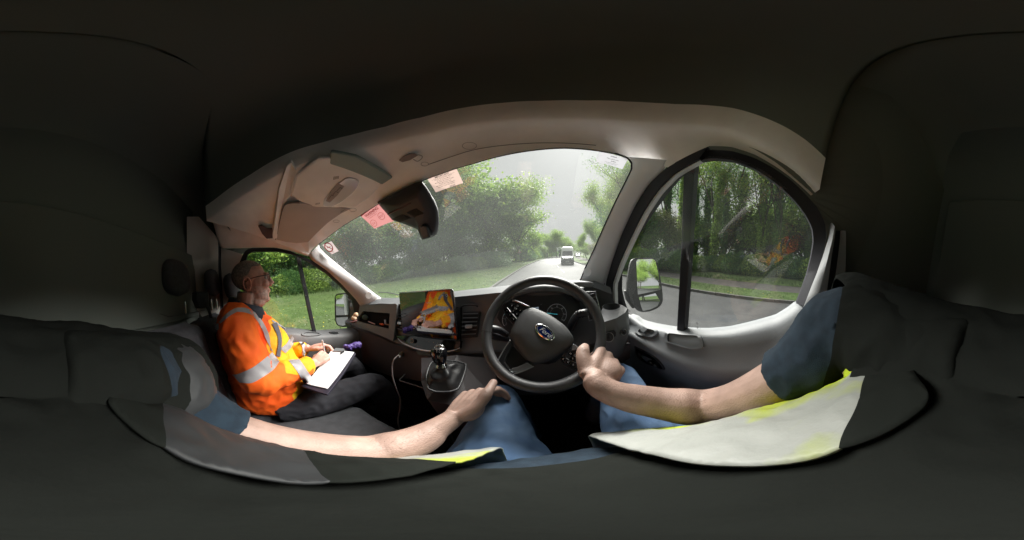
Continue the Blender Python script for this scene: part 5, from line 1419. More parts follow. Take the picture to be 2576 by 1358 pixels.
# hi vis vest, open at the front: a shell outside the shirt
def shell(name, prims, mats, off, test, paint, parent, voxel=.006, amp=.006, seed=1):
    V, F, N = melt(prims, voxel, 6); V = [p + n * off for p, n in zip(V, N)]; V = fold(V, N, amp, 15, seed)
    keep = []; pm = []
    for f in F:
        c = sum((V[i] for i in f), Vector()) / len(f)
        if test(c): keep.append(f); pm.append(paint(c))
    ec = {}
    for f in keep:
        for a_, b_ in zip(f, f[1:] + f[:1]): ec[(min(a_, b_), max(a_, b_))] = ec.get((min(a_, b_), max(a_, b_)), 0) + 1
    nb_ = {}; em_ = {}; mb_ = set()
    for f, q_ in zip(keep, pm):
        for a_, b_ in zip(f, f[1:] + f[:1]):
            e_ = (min(a_, b_), max(a_, b_))
            if em_.setdefault(e_, q_) != q_: mb_.add(e_)
    for (a_, b_), k_ in ec.items():
        if k_ == 1 or (a_, b_) in mb_: nb_.setdefault(a_, []).append(b_); nb_.setdefault(b_, []).append(a_)
    for _ in range(14):
        nv = {i: (V[i] + sum((V[j] for j in js), Vector()) / len(js)) / 2 for i, js in nb_.items()}
        for i, q in nv.items(): V[i] = q
    used = sorted({i for f in keep for i in f}); mp = {i: j for j, i in enumerate(used)}
    m_ = MB(); m_.v = [tuple(V[i]) for i in used]; m_.f = [tuple(mp[i] for i in f) for f in keep]; m_.m = pm
    return m_.build(name, mats, parent, smooth=True, solid=.004), BVHTree.FromPolygons(V, F)
m = MB()
m.tube([Vector((0, -.08, -.70)), Vector((0, -.05, -.58)), Vector((0, -.022, -.46)), Vector((0, -.095, -.32)), Vector((0, -.17, -.20)), Vector((0, -.21, -.13))], [(.225, .18), (.235, .212), (.235, .215), (.228, .168), (.19, .125), (.12, .08)], 24)
m.tube(spline([Vector((.20, -.19, -.165)), Vector((.16, -.20, -.155)), Vector((.12, -.21, -.14)), Vector((.06, -.21, -.12))], 8), [.078, .082, .082, .080, .076, .072, .068, .062], 16)
m.tube(spline([Vector((-.30, -.22, -.200)), Vector((-.20, -.23, -.175)), Vector((-.12, -.22, -.15)), Vector((-.06, -.21, -.13))], 8), [.092, .096, .082, .080, .076, .072, .068, .062], 16)
def vt(c):
    if c.z > -.10 and abs(c.x) < .10: return False
    if c.x > .285 or c.x < -.335: return False
    op = .055 if c.x > 0 else .085
    return not (c.y > -.12 and abs(c.x) < op)
def vp(c):  # dark areas and the grey left side paint the vignette into the vest
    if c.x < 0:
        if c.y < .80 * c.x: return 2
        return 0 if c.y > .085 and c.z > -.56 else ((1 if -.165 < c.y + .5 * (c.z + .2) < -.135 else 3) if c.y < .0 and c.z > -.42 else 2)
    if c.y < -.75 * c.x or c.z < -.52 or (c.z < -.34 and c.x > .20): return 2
    if abs(c.x - .10 - .45 * (c.z + .5)) < .011 + .01 * noise.noise(c * 30) or (c.z > -.27 and abs(c.x - .20 + .3 * (c.z + .2)) < .018): return 1
    return 0
shell('hi_vis_vest', m, [vest_w, vest_y, mat('vest_vignette_dark', (.016, .018, .016), .95, spec=.05), mat('vest_vignette_grey', (.030, .032, .035), .6)], .014, vt, vp, DR)
m = MB()
m.tube([Vector((0, -.08, -.70)), Vector((0, -.05, -.58)), Vector((0, -.025, -.46)), Vector((0, -.095, -.32)), Vector((0, -.17, -.20)), Vector((0, -.20, -.15))], [(.20, .175), (.205, .20), (.20, .197), (.195, .145), (.19, .115), (.14, .08)], 24)
m.tube([Vector((-.34, -.24, -.20)), Vector((-.1, -.24, -.15)), Vector((.1, -.23, -.15)), Vector((.36, -.17, -.15))], [.10, .10, .10, .11], 16)
shell('vignette_pad', m, [mat('vignette_pad_dark', (.014, .0155, .014), .95, bump=.3, spec=.05)], .011, lambda c: (c.y < .10 + .01 * math.sin(c.x * 9) and abs(c.x) < .16) or (c.y < -.125), lambda c: 0, DR, seed=6)  # added pad over the chest, darkens the view straight down like a vignette
# ------------------------------------------------------------------ the passenger
PA = thing('person', 'passenger in orange hi vis jacket and glasses writing on a clipboard', 'person', (-.95, -.1, -.73))
hc = at(634, 709, x=-.93)
HS_ = 1.07
m = MB()
H = lambda x, y, z: hc + Vector((x, y, z)) * HS_
m.ball(H(0, -.020, .036), (.076, .098, .084), 20, 14)
m.ball(H(0, .022, -.015), (.066, .072, .088), 18, 12)
m.ball(H(0, .030, -.070), (.056, .058, .048), 16, 10)
m.ball(H(0, .066, -.094), (.026, .022, .020), 12, 8)
m.ball(H(0, .012, -.100), (.056, .058, .040), 14, 9)
m.ball(H(0, .080, .030), (.048, .016, .012), 12, 8)
m.tube([H(0, .088, .022), H(0, .100, -.006), H(0, .110, -.022)], [.009, .011, .0135], 12)
m.ball(H(.012, .098, -.026), .009, 8, 6); m.ball(H(-.012, .098, -.026), .009, 8, 6)
m.ball(H(0, .085, -.050), (.022, .009, .006), 12, 8); m.ball(H(0, .084, -.058), (.021, .009, .006), 12, 8)
m.ball(H(.035, .068, -.02), (.022, .022, .024), 12, 8); m.ball(H(-.035, .068, -.02), (.022, .022, .024), 12, 8)
m.tube([H(0, -.025, -.05), H(0, -.040, -.12), H(0, -.05, -.20)], [.064, .066, .074], 16)
for sx in (1, -1):
    ring_ = [H(sx * .076 + sx * .012 * (0.5 + .5 * math.cos(a)), -.012 + .019 * math.sin(a) - .004, -.012 + .031 * math.cos(a)) for a in [2 * PI * i / 14 for i in range(15)]]
    m.tube(ring_, .0052, 8, cap=False); m.ball(H(sx * .078, -.010, -.034), (.007, .010, .010), 8, 6); m.ball(H(sx * .077, -.012, -.008), (.005, .014, .024), 8, 6)
# hands and forearms under the sleeves, trunk
shN = at(592, 812, x=-.74); elN = at(655, 945, x=-.70); wrN = at(793, 912, z=-.435)
hndF = (at(815, 880, z=-.475) - wrN)
shF = Vector((-1.12, -.13, -.17)); elF = Vector((-1.16, .02, -.45)); wrF = at(778, 875, z=-.41)
hand(m, wrN, Vector((-.45, .75, .12)), Vector((.55, -.1, .85)), Vector((-.7, -.5, .3)), [(50, 60, 30), (58, 70, 30), (64, 70, 35), (68, 70, 35)],
     [(.016, .008, -.010), (.034, .034, -.018), (.044, .062, -.022), (.036, .088, -.026)], s=1.0)
hand(m, wrF, Vector((.2, .9, .1)), Vector((-.3, -.1, .95)), Vector((.9, -.2, 0)), [(30, 40, 20), (32, 40, 20), (36, 40, 20), (38, 40, 20)],
     [(.016, .008, -.010), (.036, .034, -.014), (.05, .062, -.018), (.05, .085, -.018)], s=.95)
m.tube(spline([wrN, wrN.lerp(elN, .5), elN, shN], 12), [.027, .029, .033, .037, .04, .042, .043, .043, .044, .045, .046, .047], 12)
m.tube(spline([wrF, wrF.lerp(elF, .5), elF, shF], 12), [.027, .029, .033, .037, .04, .042, .043, .043, .044, .045, .046, .047], 12)
m.tube([Vector((-.95, -.10, -.68)), Vector((-.95, -.13, -.45)), Vector((-.95, -.14, -.25)), Vector((-.95, -.13, -.14))], [(.14, .11), (.15, .12), (.15, .10), (.08, .07)], 18)
m.tube([shN, Vector((-.95, -.14, -.19)), shF], [.05, .06, .05], 12)
def pp_(c):
    q = c - hc
    if q.length > .2: return 0
    hair_z = .048 - .35 * max(0, -.02 - q.y) * 1.0
    front = .068 - .25 * max(0, .06 - q.z) * 1.2
    if q.z > -.055 and q.y < -.028 + .55 * max(0, q.z) and not (abs(q.x) > .070 and q.z < .03 and q.y > -.04) : return 1
    if q.z > .075 and q.y < .055: return 1
    if q.z < -.030 and q.y > -.01 and q.y < .083 and q.z > -.125: return 2
    return 0
PB, PBt = body('body', m, [skin2, hairm, stub], PA, .0042, 3, paint=pp_)
# eyes behind the lenses
for sx in (1, -1):
    m = MB(); m.ball(H(sx * .030, .074, .012), .0115, 10, 8); m.build('eye', mat('eye_white', (.5, .45, .42), .2), PB, smooth=True)
# glasses
m = MB(); m.tube([H(-.010, .098, .012), H(0, .101, .015), H(.010, .098, .012)], .0018, 6)
GL_ = m.build('glasses', mat('frame_black', (.008, .008, .009), .3), PA, smooth=True)
for sx in (1, -1):
    m = MB(); m.tube([H(sx * .083, -.022, -.002), H(sx * .082, -.008, .010), H(sx * .077, .04, .017), H(sx * .066, .092, .020)], .0024, 6); m.build('temple', MATS['frame_black'], GL_, smooth=True)
for sx in (1, -1):
    m = MB(); c = H(sx * .034, .097, .008); P = [c + Vector((sx * .027 * math.cos(a) * (1), -.012 * abs(math.cos(a)) * (1 if math.cos(a) * 1 > 0 else 0), .019 * math.sin(a))) for a in [2 * PI * i / 20 for i in range(20)]]
    m.tube(P + P[:1], .0013, 5, cap=False); rim_ = m.build('lens_rim', MATS['frame_black'], GL_, smooth=True)
    m = MB(); m.add([c] + P, [(0, 1 + i, 1 + (i + 1) % 20) for i in range(20)]); m.build('lens', glass_side, rim_)
# jacket
m = MB()
m.tube([Vector((-.95, -.09, -.70)), Vector((-.95, -.08, -.60)), Vector((-.95, -.10, -.48)), Vector((-.95, -.13, -.34)), Vector((-.95, -.145, -.22)), Vector((-.95, -.135, -.12)), Vector((-.95, -.12, -.085))],
       [(.19, .155), (.20, .175), (.20, .175), (.205, .155), (.19, .13), (.12, .095), (.085, .08)], 26)
elNs = elN + Vector((.015, -.005, -.01))
m.tube(spline([wrN + (elN - wrN) * .16, wrN.lerp(elN, .5) + Vector((0, 0, -.01)), wrN.lerp(elN, .85) + Vector((0, 0, -.008)), elNs + Vector((0, -.005, 0)), elNs.lerp(shN, .4), elNs.lerp(shN, .8), shN + Vector((-.01, 0, .015)), Vector((-.86, -.15, -.16))], 22),
       [.046, .050, .055, .060, .064, .067, .070, .072, .073, .074, .076, .078, .080, .081, .082, .083, .083, .083, .082, .080, .076, .070], 18)
m.tube(spline([wrF + (elF - wrF) * .12, wrF.lerp(elF, .5), elF, elF.lerp(shF, .5), shF + Vector((.01, 0, .01)), Vector((-1.03, -.15, -.16))], 18), [.044, .048, .052, .056, .06, .064, .067, .069, .07, .072, .074, .076, .078, .078, .078, .076, .074, .07], 16)
m.ball((-.95, .0, -.50), (.17, .12, .15), 16, 10)
def inpoly(px, py, P):
    c = False; j = len(P) - 1
    for i in range(len(P)):
        if (P[i][1] > py) != (P[j][1] > py) and px < (P[j][0] - P[i][0]) * (py - P[i][1]) / (P[j][1] - P[i][1]) + P[i][0]: c = not c
        j = i
    return c
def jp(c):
    # amber tone paints sunlight onto the orange chest front and lower sleeves
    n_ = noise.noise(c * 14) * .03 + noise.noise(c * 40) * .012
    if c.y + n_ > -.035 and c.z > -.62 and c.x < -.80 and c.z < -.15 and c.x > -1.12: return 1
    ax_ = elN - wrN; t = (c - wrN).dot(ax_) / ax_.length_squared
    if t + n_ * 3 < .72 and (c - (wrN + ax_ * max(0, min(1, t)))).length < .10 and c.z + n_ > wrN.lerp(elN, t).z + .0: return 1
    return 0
JK, JKt = body('jacket', m, [orange, sunlit_orange], PA, .0065, 5, amp=.012, sc=11, seed=4, st=(1, 1, .8), paint=jp)
for k, A_, B_ in ((1, ((556, 1015), (600, 1010), (700, 965), (780, 905), (832, 862)), ((610, 1070), (690, 1072), (770, 1030), (840, 980), (880, 925))),
                  (1, ((938, 915), (975, 960), (1010, 1010), (1048, 1085)), ((1010, 905), (1040, 945), (1075, 1000), (1112, 1048))),
                  (1, ((590, 560), (650, 562), (710, 590), (755, 640), (790, 700), (812, 760), (820, 850)), ((580, 588), (640, 592), (695, 612), (735, 660), (765, 715), (790, 780), (838, 860))),
                  (1, ((585, 560), (540, 585), (500, 620), (466, 660)), ((590, 590), (548, 612), (512, 640), (478, 668))),
                  (1, ((885, 840), (930, 800), (960, 745)), ((920, 870), (960, 830), (985, 780))),
                  (1, ((826, 640), (870, 665), (920, 700)), ((830, 655), (872, 680), (918, 716))),
                  (1, ((1010, 790), (1035, 830), (1035, 890)), ((1045, 795), (1060, 835), (1050, 895))),
                  (1, ((440, 670), (442, 700), (452, 712)), ((466, 668), (466, 695), (468, 708)))):
    drape(JKt, k, A_, B_, n=26, w=6, off=.004).build('reflective_tape', tape, JK, smooth=True)
m = drape(JKt, 1, ((828, 668), (862, 740), (872, 800), (858, 890)), ((862, 660), (890, 740), (896, 800), (886, 895)), n=24, off=.007); m.build('diagonal_belt', mat('belt_violet_grey', (.10, .095, .12), .7, bump=.3), PA, smooth=True)
# dark collar at the neck
m = MB(); cl = [H(.080 * math.cos(a), -.046 + .084 * math.sin(a), -.112 - .034 * math.sin(a)) for a in [2 * PI * i / 30 for i in range(31)]]
m.grid([[p + Vector((0, 0, -.06)) + (p - H(0, -.035, -.12)) * .25 for p in cl], [p + (p - H(0, -.035, -.12)) * .05 for p in cl], [p + Vector((0, 0, .018)) - (p - H(0, -.035, -.12)) * .04 for p in cl]])
m.build('collar', mat('collar_navy', (.018, .025, .04), .8, bump=.5), JK, smooth=True, solid=.006)
# trousers, boots
m = MB()
kN = at(878, 945, y=.40); kN = Vector((-.80, .45, -.675)); kF = Vector((-1.08, .44, -.62))
for hp_, kk, ft in ((Vector((-.86, -.04, -.70)), kN, Vector((-.74, .52, -1.22))), (Vector((-1.04, -.04, -.70)), kF, Vector((-1.08, .62, -1.22)))):
    m.tube(spline([hp_, hp_.lerp(kk, .5) + Vector((0, 0, .012)), kk, kk.lerp(ft, .4) + Vector((0, .02, 0)), ft + Vector((0, 0, .08))], 20), [.095, .096, .096, .094, .09, .087, .084, .081, .079, .077, .075, .073, .07, .068, .066, .064, .062, .061, .06, .06], 16)
m.ball((-.95, -.04, -.66), (.17, .13, .09), 16, 10)
body('trousers', m, [trous], PA, .008, 4, amp=.008, sc=12, seed=7)
for fx in (-.74, -1.08):
    y0 = .50 if fx > -.9 else .60
    m = MB(); m.tube(spline([Vector((fx, y0 - .08, -1.215)), Vector((fx, y0 + .0, -1.20)), Vector((fx + .01, y0 + .12, -1.225)), Vector((fx + .02, y0 + .2, -1.235))], 12), [(.04, .045), (.048, .06), (.05, .066), (.05, .06), (.05, .05), (.05, .046), (.05, .044), (.05, .042), (.048, .04), (.044, .036), (.036, .028), (.02, .014)], 14)
    bt = m.build('boot', mat('boot_leather', (.014, .014, .015), .45, bump=.6, bscale=120), PA, smooth=True)
    m = MB(); m.tube(spline([Vector((fx - .03, y0 + .02, -1.15)), Vector((fx + .0, y0 + .03, -1.125)), Vector((fx + .035, y0 + .02, -1.15))], 10), .003, 5); m.build('boot_loop', mat('loop_grey', (.2, .2, .2), .8), bt, smooth=True)

# ------------------------------------------------------------------ clipboard, pen, glove
c1, c2, c3, c4 = at(768, 972, z=-.515), at(824, 990, z=-.515), at(894, 886, z=-.455), at(838, 878, z=-.435)
nb, cb = flatten([c1, c2, c3, c4]); nb = nb if nb.z > 0 else -nb
Q = [onplane(u, v, nb, cb) for u, v in ((757, 970), (823, 992), (895, 888), (838, 877))]
t = thing('clipboard', 'black clipboard with white sheets on the passenger\'s lap', 'clipboard', cb)
m = MB(); m.prism(Q, -nb * .012); m.build('board', mat('board_dark', (.035, .032, .05), .4), t, bevel=.002)
SH_ = [onplane(u, v, nb, cb + nb * .004) for u, v in ((772, 966), (824, 978), (891, 886), (838, 880))]
for i in range(3):
    m = MB(); o_ = Vector((.003 * i, .002 * i, 0)); m.prism([p + nb * .0012 * i - o_ for p in SH_], nb * .001); m.build('sheet', paper, t)
m = MB(); m.prism([onplane(u, v, nb, cb + nb * .01) for u, v in K(1, (1238, 858), (1262, 836), (1318, 840), (1326, 856), (1300, 860))], nb * .004); CLP = m.build('clip', silver, t, bevel=.002)
m = MB(); m.tube([onplane(*k1(1, 1292, 872), nb, cb + nb * .012), onplane(*k1(1, 1318, 858), nb, cb + nb * .02)], .005, 8); m.build('clip_lever', blk, CLP)
tp = onplane(*k1(1, 1190, 890), nb, cb + nb * .004); te = rv(*k1(1, 1170, 782)) * (tp.length * .93)
m = MB(); m.tube([tp, tp.lerp(te, .1), tp.lerp(te, .12), te], [.0012, .004, .0048, .0048], 10)
t = tag(m.build('ballpoint_pen', mat('pen_white', (.55, .50, .52), .3), None, smooth=True, auto=40), 'pale ballpoint pen held over the clipboard in the passenger\'s hand', 'pen')
gc_ = at(*k1(1, 1352, 832), d=1.14)
m = MB()
m.ball(gc_, (.022, .018, .018), 16, 12); m.tube([gc_, gc_ + Vector((.0, .05, .0)), gc_ + Vector((-.0, .08, -.01))], [.018, .02, .022], 12); m.ball(gc_ + Vector((-.01, -.02, .012)), .014); m.ball(gc_ + Vector((.015, -.012, .014)), .010)
V, F, N = melt(m, .004, 2); V = fold(V, N, .009, 55, 3); m = MB(); m.v = [tuple(p) for p in V]; m.f = list(F); m.m = [0] * len(F)
tag(m.build('rubber_glove', mat('glove_purple', (.085, .05, .22), .5), None, smooth=True), 'crumpled purple rubber glove beyond the top of the clipboard', 'glove')
# ================================================================== outside
GZ = -1.75
ORD = 'first second third fourth fifth sixth seventh eighth ninth tenth eleventh twelfth thirteenth fourteenth fifteenth sixteenth seventeenth eighteenth nineteenth twentieth twenty-first twenty-second twenty-third twenty-fourth twenty-fifth twenty-sixth'.split()
def lerp_tab(tab, y):
    if y <= tab[0][0]: return tab[0][1]
    for (a, b), (c, d) in zip(tab, tab[1:]):
        if y <= c:
            t = (y - a) / (c - a); return b + (d - b) * t
    return tab[-1][1]
LK = [(-120, -22), (-60, -8), (-30, -4.2), (-12, -2.9), (0, -2.35), (9.4, -1.95), (15.4, -1.3), (22, -.5), (29, .6), (40, 2.7), (60, 7.4), (80, 13.5), (100, 21), (140, 40), (200, 75)]
RK = [(-120, -10), (-60, 4.5), (-30, 7.6), (-12, 8.0), (0, 7.3), (5, 7.0), (10, 7.15), (15.4, 7.7), (22, 8.4), (29, 9.3), (40, 11.2), (60, 16.1), (80, 22.5), (100, 30), (140, 49), (200, 84)]
def curve(tab, off=0, y0=-110, y1=190, n=220):
    ys = [y0 + (y1 - y0) * i / (n - 1) for i in range(n)]
    P = [Vector((lerp_tab(tab, y), y, 0)) for y in ys]
    for _ in range(6): P = [P[0]] + [(P[i - 1] + P[i] * 2 + P[i + 1]) / 4 for i in range(1, n - 1)] + [P[-1]]
    out = []
    for i, p in enumerate(P):
        t = (P[min(i + 1, n - 1)] - P[max(i - 1, 0)]).normalized(); nn = Vector((t.y, -t.x, 0)); out.append(p + nn * off)
    return out
def band(c1, c2, z, mats, name, kind='structure', zz=None):
    m = MB(); m.grid([[p + Vector((0, 0, z)) for p in c1], [p + Vector((0, 0, z if zz is None else zz)) for p in c2]]); o = m.build(name, mats, world=True); tag(o, kind=kind); return o
def nmat(name, c1, c2, c3, s1, s2, rough=.9, bump=.5, bs=30, spec=.2):
    m = bpy.data.materials.new(name); m.use_nodes = True; n, l = m.node_tree.nodes, m.node_tree.links; b = n['Principled BSDF']
    b.inputs['Roughness'].default_value = rough; b.inputs['Specular IOR Level'].default_value = spec
    tc = n.new('ShaderNodeTexCoord')
    t1 = n.new('ShaderNodeTexNoise'); t1.inputs['Scale'].default_value = s1; t1.inputs['Detail'].default_value = 8
    t2 = n.new('ShaderNodeTexNoise'); t2.inputs['Scale'].default_value = s2; t2.inputs['Detail'].default_value = 4
    for t in (t1, t2): l.new(tc.outputs['Object'], t.inputs['Vector'])
    r = n.new('ShaderNodeValToRGB'); r.color_ramp.elements[0].position = .35; r.color_ramp.elements[1].position = .65
    r.color_ramp.elements[0].color = (*c1, 1); r.color_ramp.elements[1].color = (*c2, 1); l.new(t1.outputs[0], r.inputs[0])
    mx = n.new('ShaderNodeMix'); mx.data_type = 'RGBA'; mr = n.new('ShaderNodeMapRange'); mr.inputs[1].default_value = .45; mr.inputs[2].default_value = .7
    l.new(t2.outputs[0], mr.inputs[0]); l.new(mr.outputs[0], mx.inputs[0]); l.new(r.outputs[0], mx.inputs[6]); mx.inputs[7].default_value = (*c3, 1)
    l.new(mx.outputs[2], b.inputs['Base Color'])
    t3 = n.new('ShaderNodeTexNoise'); t3.inputs['Scale'].default_value = bs; t3.inputs['Detail'].default_value = 5; l.new(tc.outputs['Object'], t3.inputs['Vector'])
    q = n.new('ShaderNodeBump'); q.inputs['Strength'].default_value = bump; q.inputs['Distance'].default_value = .03; l.new(t3.outputs[0], q.inputs['Height']); l.new(q.outputs[0], b.inputs['Normal'])
    return m
grass_m = nmat('grass_ground', (.050, .086, .022), (.080, .125, .038), (.070, .098, .038), 1.6, .25, bump=.9, bs=9)
rough_g = nmat('rough_grass', (.022, .048, .010), (.040, .078, .016), (.05, .06, .025), 1.2, .3, bump=1, bs=6)
road_m = nmat('asphalt', (.052, .054, .055), (.070, .072, .073), (.045, .047, .050), .5, 2.5, rough=.72, bump=.25, bs=60, spec=.25)
path_m = nmat('path_asphalt', (.070, .066, .064), (.088, .084, .080), (.06, .056, .052), .8, 3, rough=.85, bump=.3, bs=50)
kerb_m = nmat('kerb_concrete', (.10, .10, .095), (.14, .14, .13), (.08, .08, .075), 2, 8, rough=.85, bump=.3, bs=40)
# ground: one sheet to the horizon, dipping under the road
m = MB(); m.add([(-900, -900, GZ - .12), (900, -900, GZ - .12), (900, 900, GZ - .12), (-900, 900, GZ - .12)], [(0, 1, 2, 3)]); tag(m.build('ground', rough_g, world=True), kind='structure')
LC, RC = curve(LK), curve(RK)
band(curve(LK, -.3), curve(RK, .3), GZ, road_m, 'road')
band(curve(LK, -16), curve(LK, -.10), GZ + .09, grass_m, 'lawn')
band(curve(LK, -60), curve(LK, -16), GZ + .6, rough_g, 'bank', zz=GZ + .09)
band(curve(RK, .10), curve(RK, 2.3), GZ + .09, grass_m, 'verge')
band(curve(RK, 2.3), curve(RK, 4.9), GZ + .08, path_m, 'footpath')
band(curve(RK, 4.9), curve(RK, 8.0), GZ + .10, grass_m, 'verge', zz=GZ + .3)
band(curve(RK, 8.0), curve(RK, 60), GZ + .3, rough_g, 'bank', zz=GZ + .9)
# painted centre line: worn dashes
cl = [a.lerp(b, .545) for a, b in zip(LC, RC)]
m = MB(); line_m = nmat('road_paint', (.34, .34, .33), (.42, .42, .41), (.16, .16, .16), 3, 9, rough=.7, bump=.2)
cl2 = resample(cl, 1500)
i = 0
marks = []
while i < 1480:
    if cl2[i].y > 11 and cl2[i].y < 70:
        seg = cl2[i:i + 16]; mm_ = MB(); w_ = .06
        A_ = []; B__ = []
        for j, p in enumerate(seg):
            t = (seg[min(j + 1, 15)] - seg[max(j - 1, 0)]).normalized(); nn = Vector((t.y, -t.x, 0)); A_.append(p + nn * w_ + Vector((0, 0, GZ + .004))); B__.append(p - nn * w_ + Vector((0, 0, GZ + .004)))
        m.grid([A_, B__])
    i += 26 if cl2[i].y < 30 else 20
tag(m.build('lane_marking', line_m, world=True), kind='stuff')
# kerb stones laid one by one
def kerb(tab, off, y0, y1, label, L=.90):
    c = curve(tab, off, n=900); c = [p for p in c if y0 - 2 < p.y < y1 + 2]
    t = thing('kerb', label, 'kerb', c[0] + Vector((0, 0, GZ)), world=True)
    tot = sum((b - a).length for a, b in zip(c, c[1:])); n = int(tot / (L + .012)); P = resample(c, n + 1)
    m = MB(); m.box((0, 0, .0), (.14, L, .26)); proto = None
    for a, b in zip(P, P[1:]):
        if proto is None:
            proto = m.build('kerb_stone', kerb_m, t, world=True, bevel=.012); o = proto
            for v in o.data.vertices: v.co += t.location
        else:
            o = proto.copy(); COL.objects.link(o)
        mid = (a + b) / 2; d = b - a
        o.location = mid - t.location + Vector((random.uniform(-.004, .004), 0, GZ + random.uniform(-.006, .006)))
        o.rotation_euler = (0, 0, math.atan2(-d.x, d.y) + random.uniform(-.006, .006))
    return t
random.seed(5)
kerb(RK, .02, -8, 34, 'pale concrete kerb along the far right edge of the road')
kerb(LK, -.02, 3, 42, 'concrete kerb between the road and the left hand lawn')
# ------------------------------------------------------------------ grass and flowers
def tufts(name, region, n, h, mats, seed, z0=GZ + .09, w=.012, lean=.4):
    rnd = random.Random(seed); m = MB()
    for _ in range(n):
        p = region(rnd)
        if p is None: continue
        z = p[2] if len(p) > 2 else z0
        a = rnd.uniform(0, 2 * PI); hh = h * rnd.uniform(.5, 1.3); d = Vector((math.cos(a), math.sin(a), 0))
        q = Vector((p[0], p[1], z)); l = Vector((rnd.uniform(-lean, lean), rnd.uniform(-lean, lean), 1)) * hh
        ww = w * rnd.uniform(.6, 1.4)
        m.mi = rnd.randrange(len(mats))
        m.add([q - d * ww, q + d * ww, q + l], [(0, 1, 2)])
    return tag(m.build(name, mats, world=True), kind='stuff')
g1 = mat('blade_green', (.055, .12, .018), .7); g2 = mat('blade_pale', (.085, .14, .03), .7); g3 = mat('blade_dark', (.03, .07, .012), .7)
def lawnL(r):
    y = r.uniform(-8, 30); x = lerp_tab(LK, y) - .15 - abs(r.gauss(0, 5)); return (x, y)
tufts('grass', lawnL, 26000, .045, [g1, g2, g3], 1, w=.010)
def belt(r):
    y = r.uniform(-12, 45); x = lerp_tab(LK, y) - r.uniform(11.0, 16); return (x, y)
tufts('tall_grass', belt, 9000, .42, [g1, g2, g3], 2, w=.022)
def vr(r):
    y = r.uniform(-6, 26); x = lerp_tab(RK, y) + r.uniform(.1, 2.2); return (x, y)
tufts('grass', vr, 12000, .05, [g1, g2, g3], 3, w=.010)
def vr2(r):
    y = r.uniform(-8, 30); x = lerp_tab(RK, y) + r.uniform(5.0, 8.5); return (x, y, GZ + .1)
tufts('tall_grass', vr2, 9000, .22, [g1, g2, g3], 4, w=.02)
def flowers(name, region, n, r_, mt, seed, z0=GZ + .13):
    rnd = random.Random(seed); m = MB()
    for _ in range(n):
        p = region(rnd); c = Vector((p[0], p[1], z0 + rnd.uniform(0, .04))); m.add([c + Vector((r_ * math.cos(a), r_ * math.sin(a), 0)) for a in [2 * PI * k / 6 for k in range(6)]] + [c + Vector((0, 0, r_ * .6))], [(k, (k + 1) % 6, 6) for k in range(6)])
    return tag(m.build(name, mt, world=True), kind='stuff')
flowers('dandelions', lawnL, 420, .022, mat('dandelion_yellow', (.62, .50, .02), .7), 7)
flowers('daisies', lawnL, 500, .014, mat('daisy_white', (.6, .6, .56), .7), 8)
flowers('dandelions', vr, 40, .024, MATS['dandelion_yellow'], 9)
flowers('dandelions', vr2, 40, .03, MATS['dandelion_yellow'], 10, z0=GZ + .3)

# ------------------------------------------------------------------ trees
bark = mat('bark', (.045, .040, .032), .9, bump=.9, bscale=14, var=.3, vscale=5)
def leafmat(name, c1, c2, c3):
    m = bpy.data.materials.new(name); m.use_nodes = True; n, l = m.node_tree.nodes, m.node_tree.links; b = n['Principled BSDF']; out = n['Material Output']
    b.inputs['Roughness'].default_value = .5; b.inputs['Specular IOR Level'].default_value = .3
    k_ = 1.35 if name == 'leaf_dark' else 1.05
    c1, c2, c3 = [(c[0] * (1.6 if name == 'leaf_fresh' else 1.35) * k_, c[1] * 1.38 * k_, c[2] * 1.4 * k_ + .006) for c in (c1, c2, c3)]
    g = n.new('ShaderNodeNewGeometry'); r = n.new('ShaderNodeValToRGB')
    r.color_ramp.elements[0].color = (*c1, 1); r.color_ramp.elements[1].color = (*c3, 1); e = r.color_ramp.elements.new(.5); e.color = (*c2, 1)
    l.new(g.outputs['Random Per Island'], r.inputs[0]); l.new(r.outputs[0], b.inputs['Base Color'])
    tr = n.new('ShaderNodeBsdfTranslucent'); l.new(r.outputs[0], tr.inputs[0]); mx = n.new('ShaderNodeMixShader'); mx.inputs[0].default_value = .38
    l.new(b.outputs[0], mx.inputs[1]); l.new(tr.outputs[0], mx.inputs[2]); l.new(mx.outputs[0], out.inputs[0]); return m
lf_oak = leafmat('leaf_fresh', (0.067, 0.142, 0.027), (0.123, 0.228, 0.042), (0.209, 0.323, 0.057))
lf_dark = leafmat('leaf_dark', (0.032, 0.078, 0.028), (0.064, 0.127, 0.041), (0.103, 0.184, 0.046))
lf_lime = leafmat('leaf_lime', (0.105, 0.165, 0.030), (0.165, 0.255, 0.042), (0.240, 0.315, 0.060))
lf_brown = leafmat('leaf_bronze', (0.090, 0.099, 0.036), (0.144, 0.153, 0.054), (0.198, 0.216, 0.072))
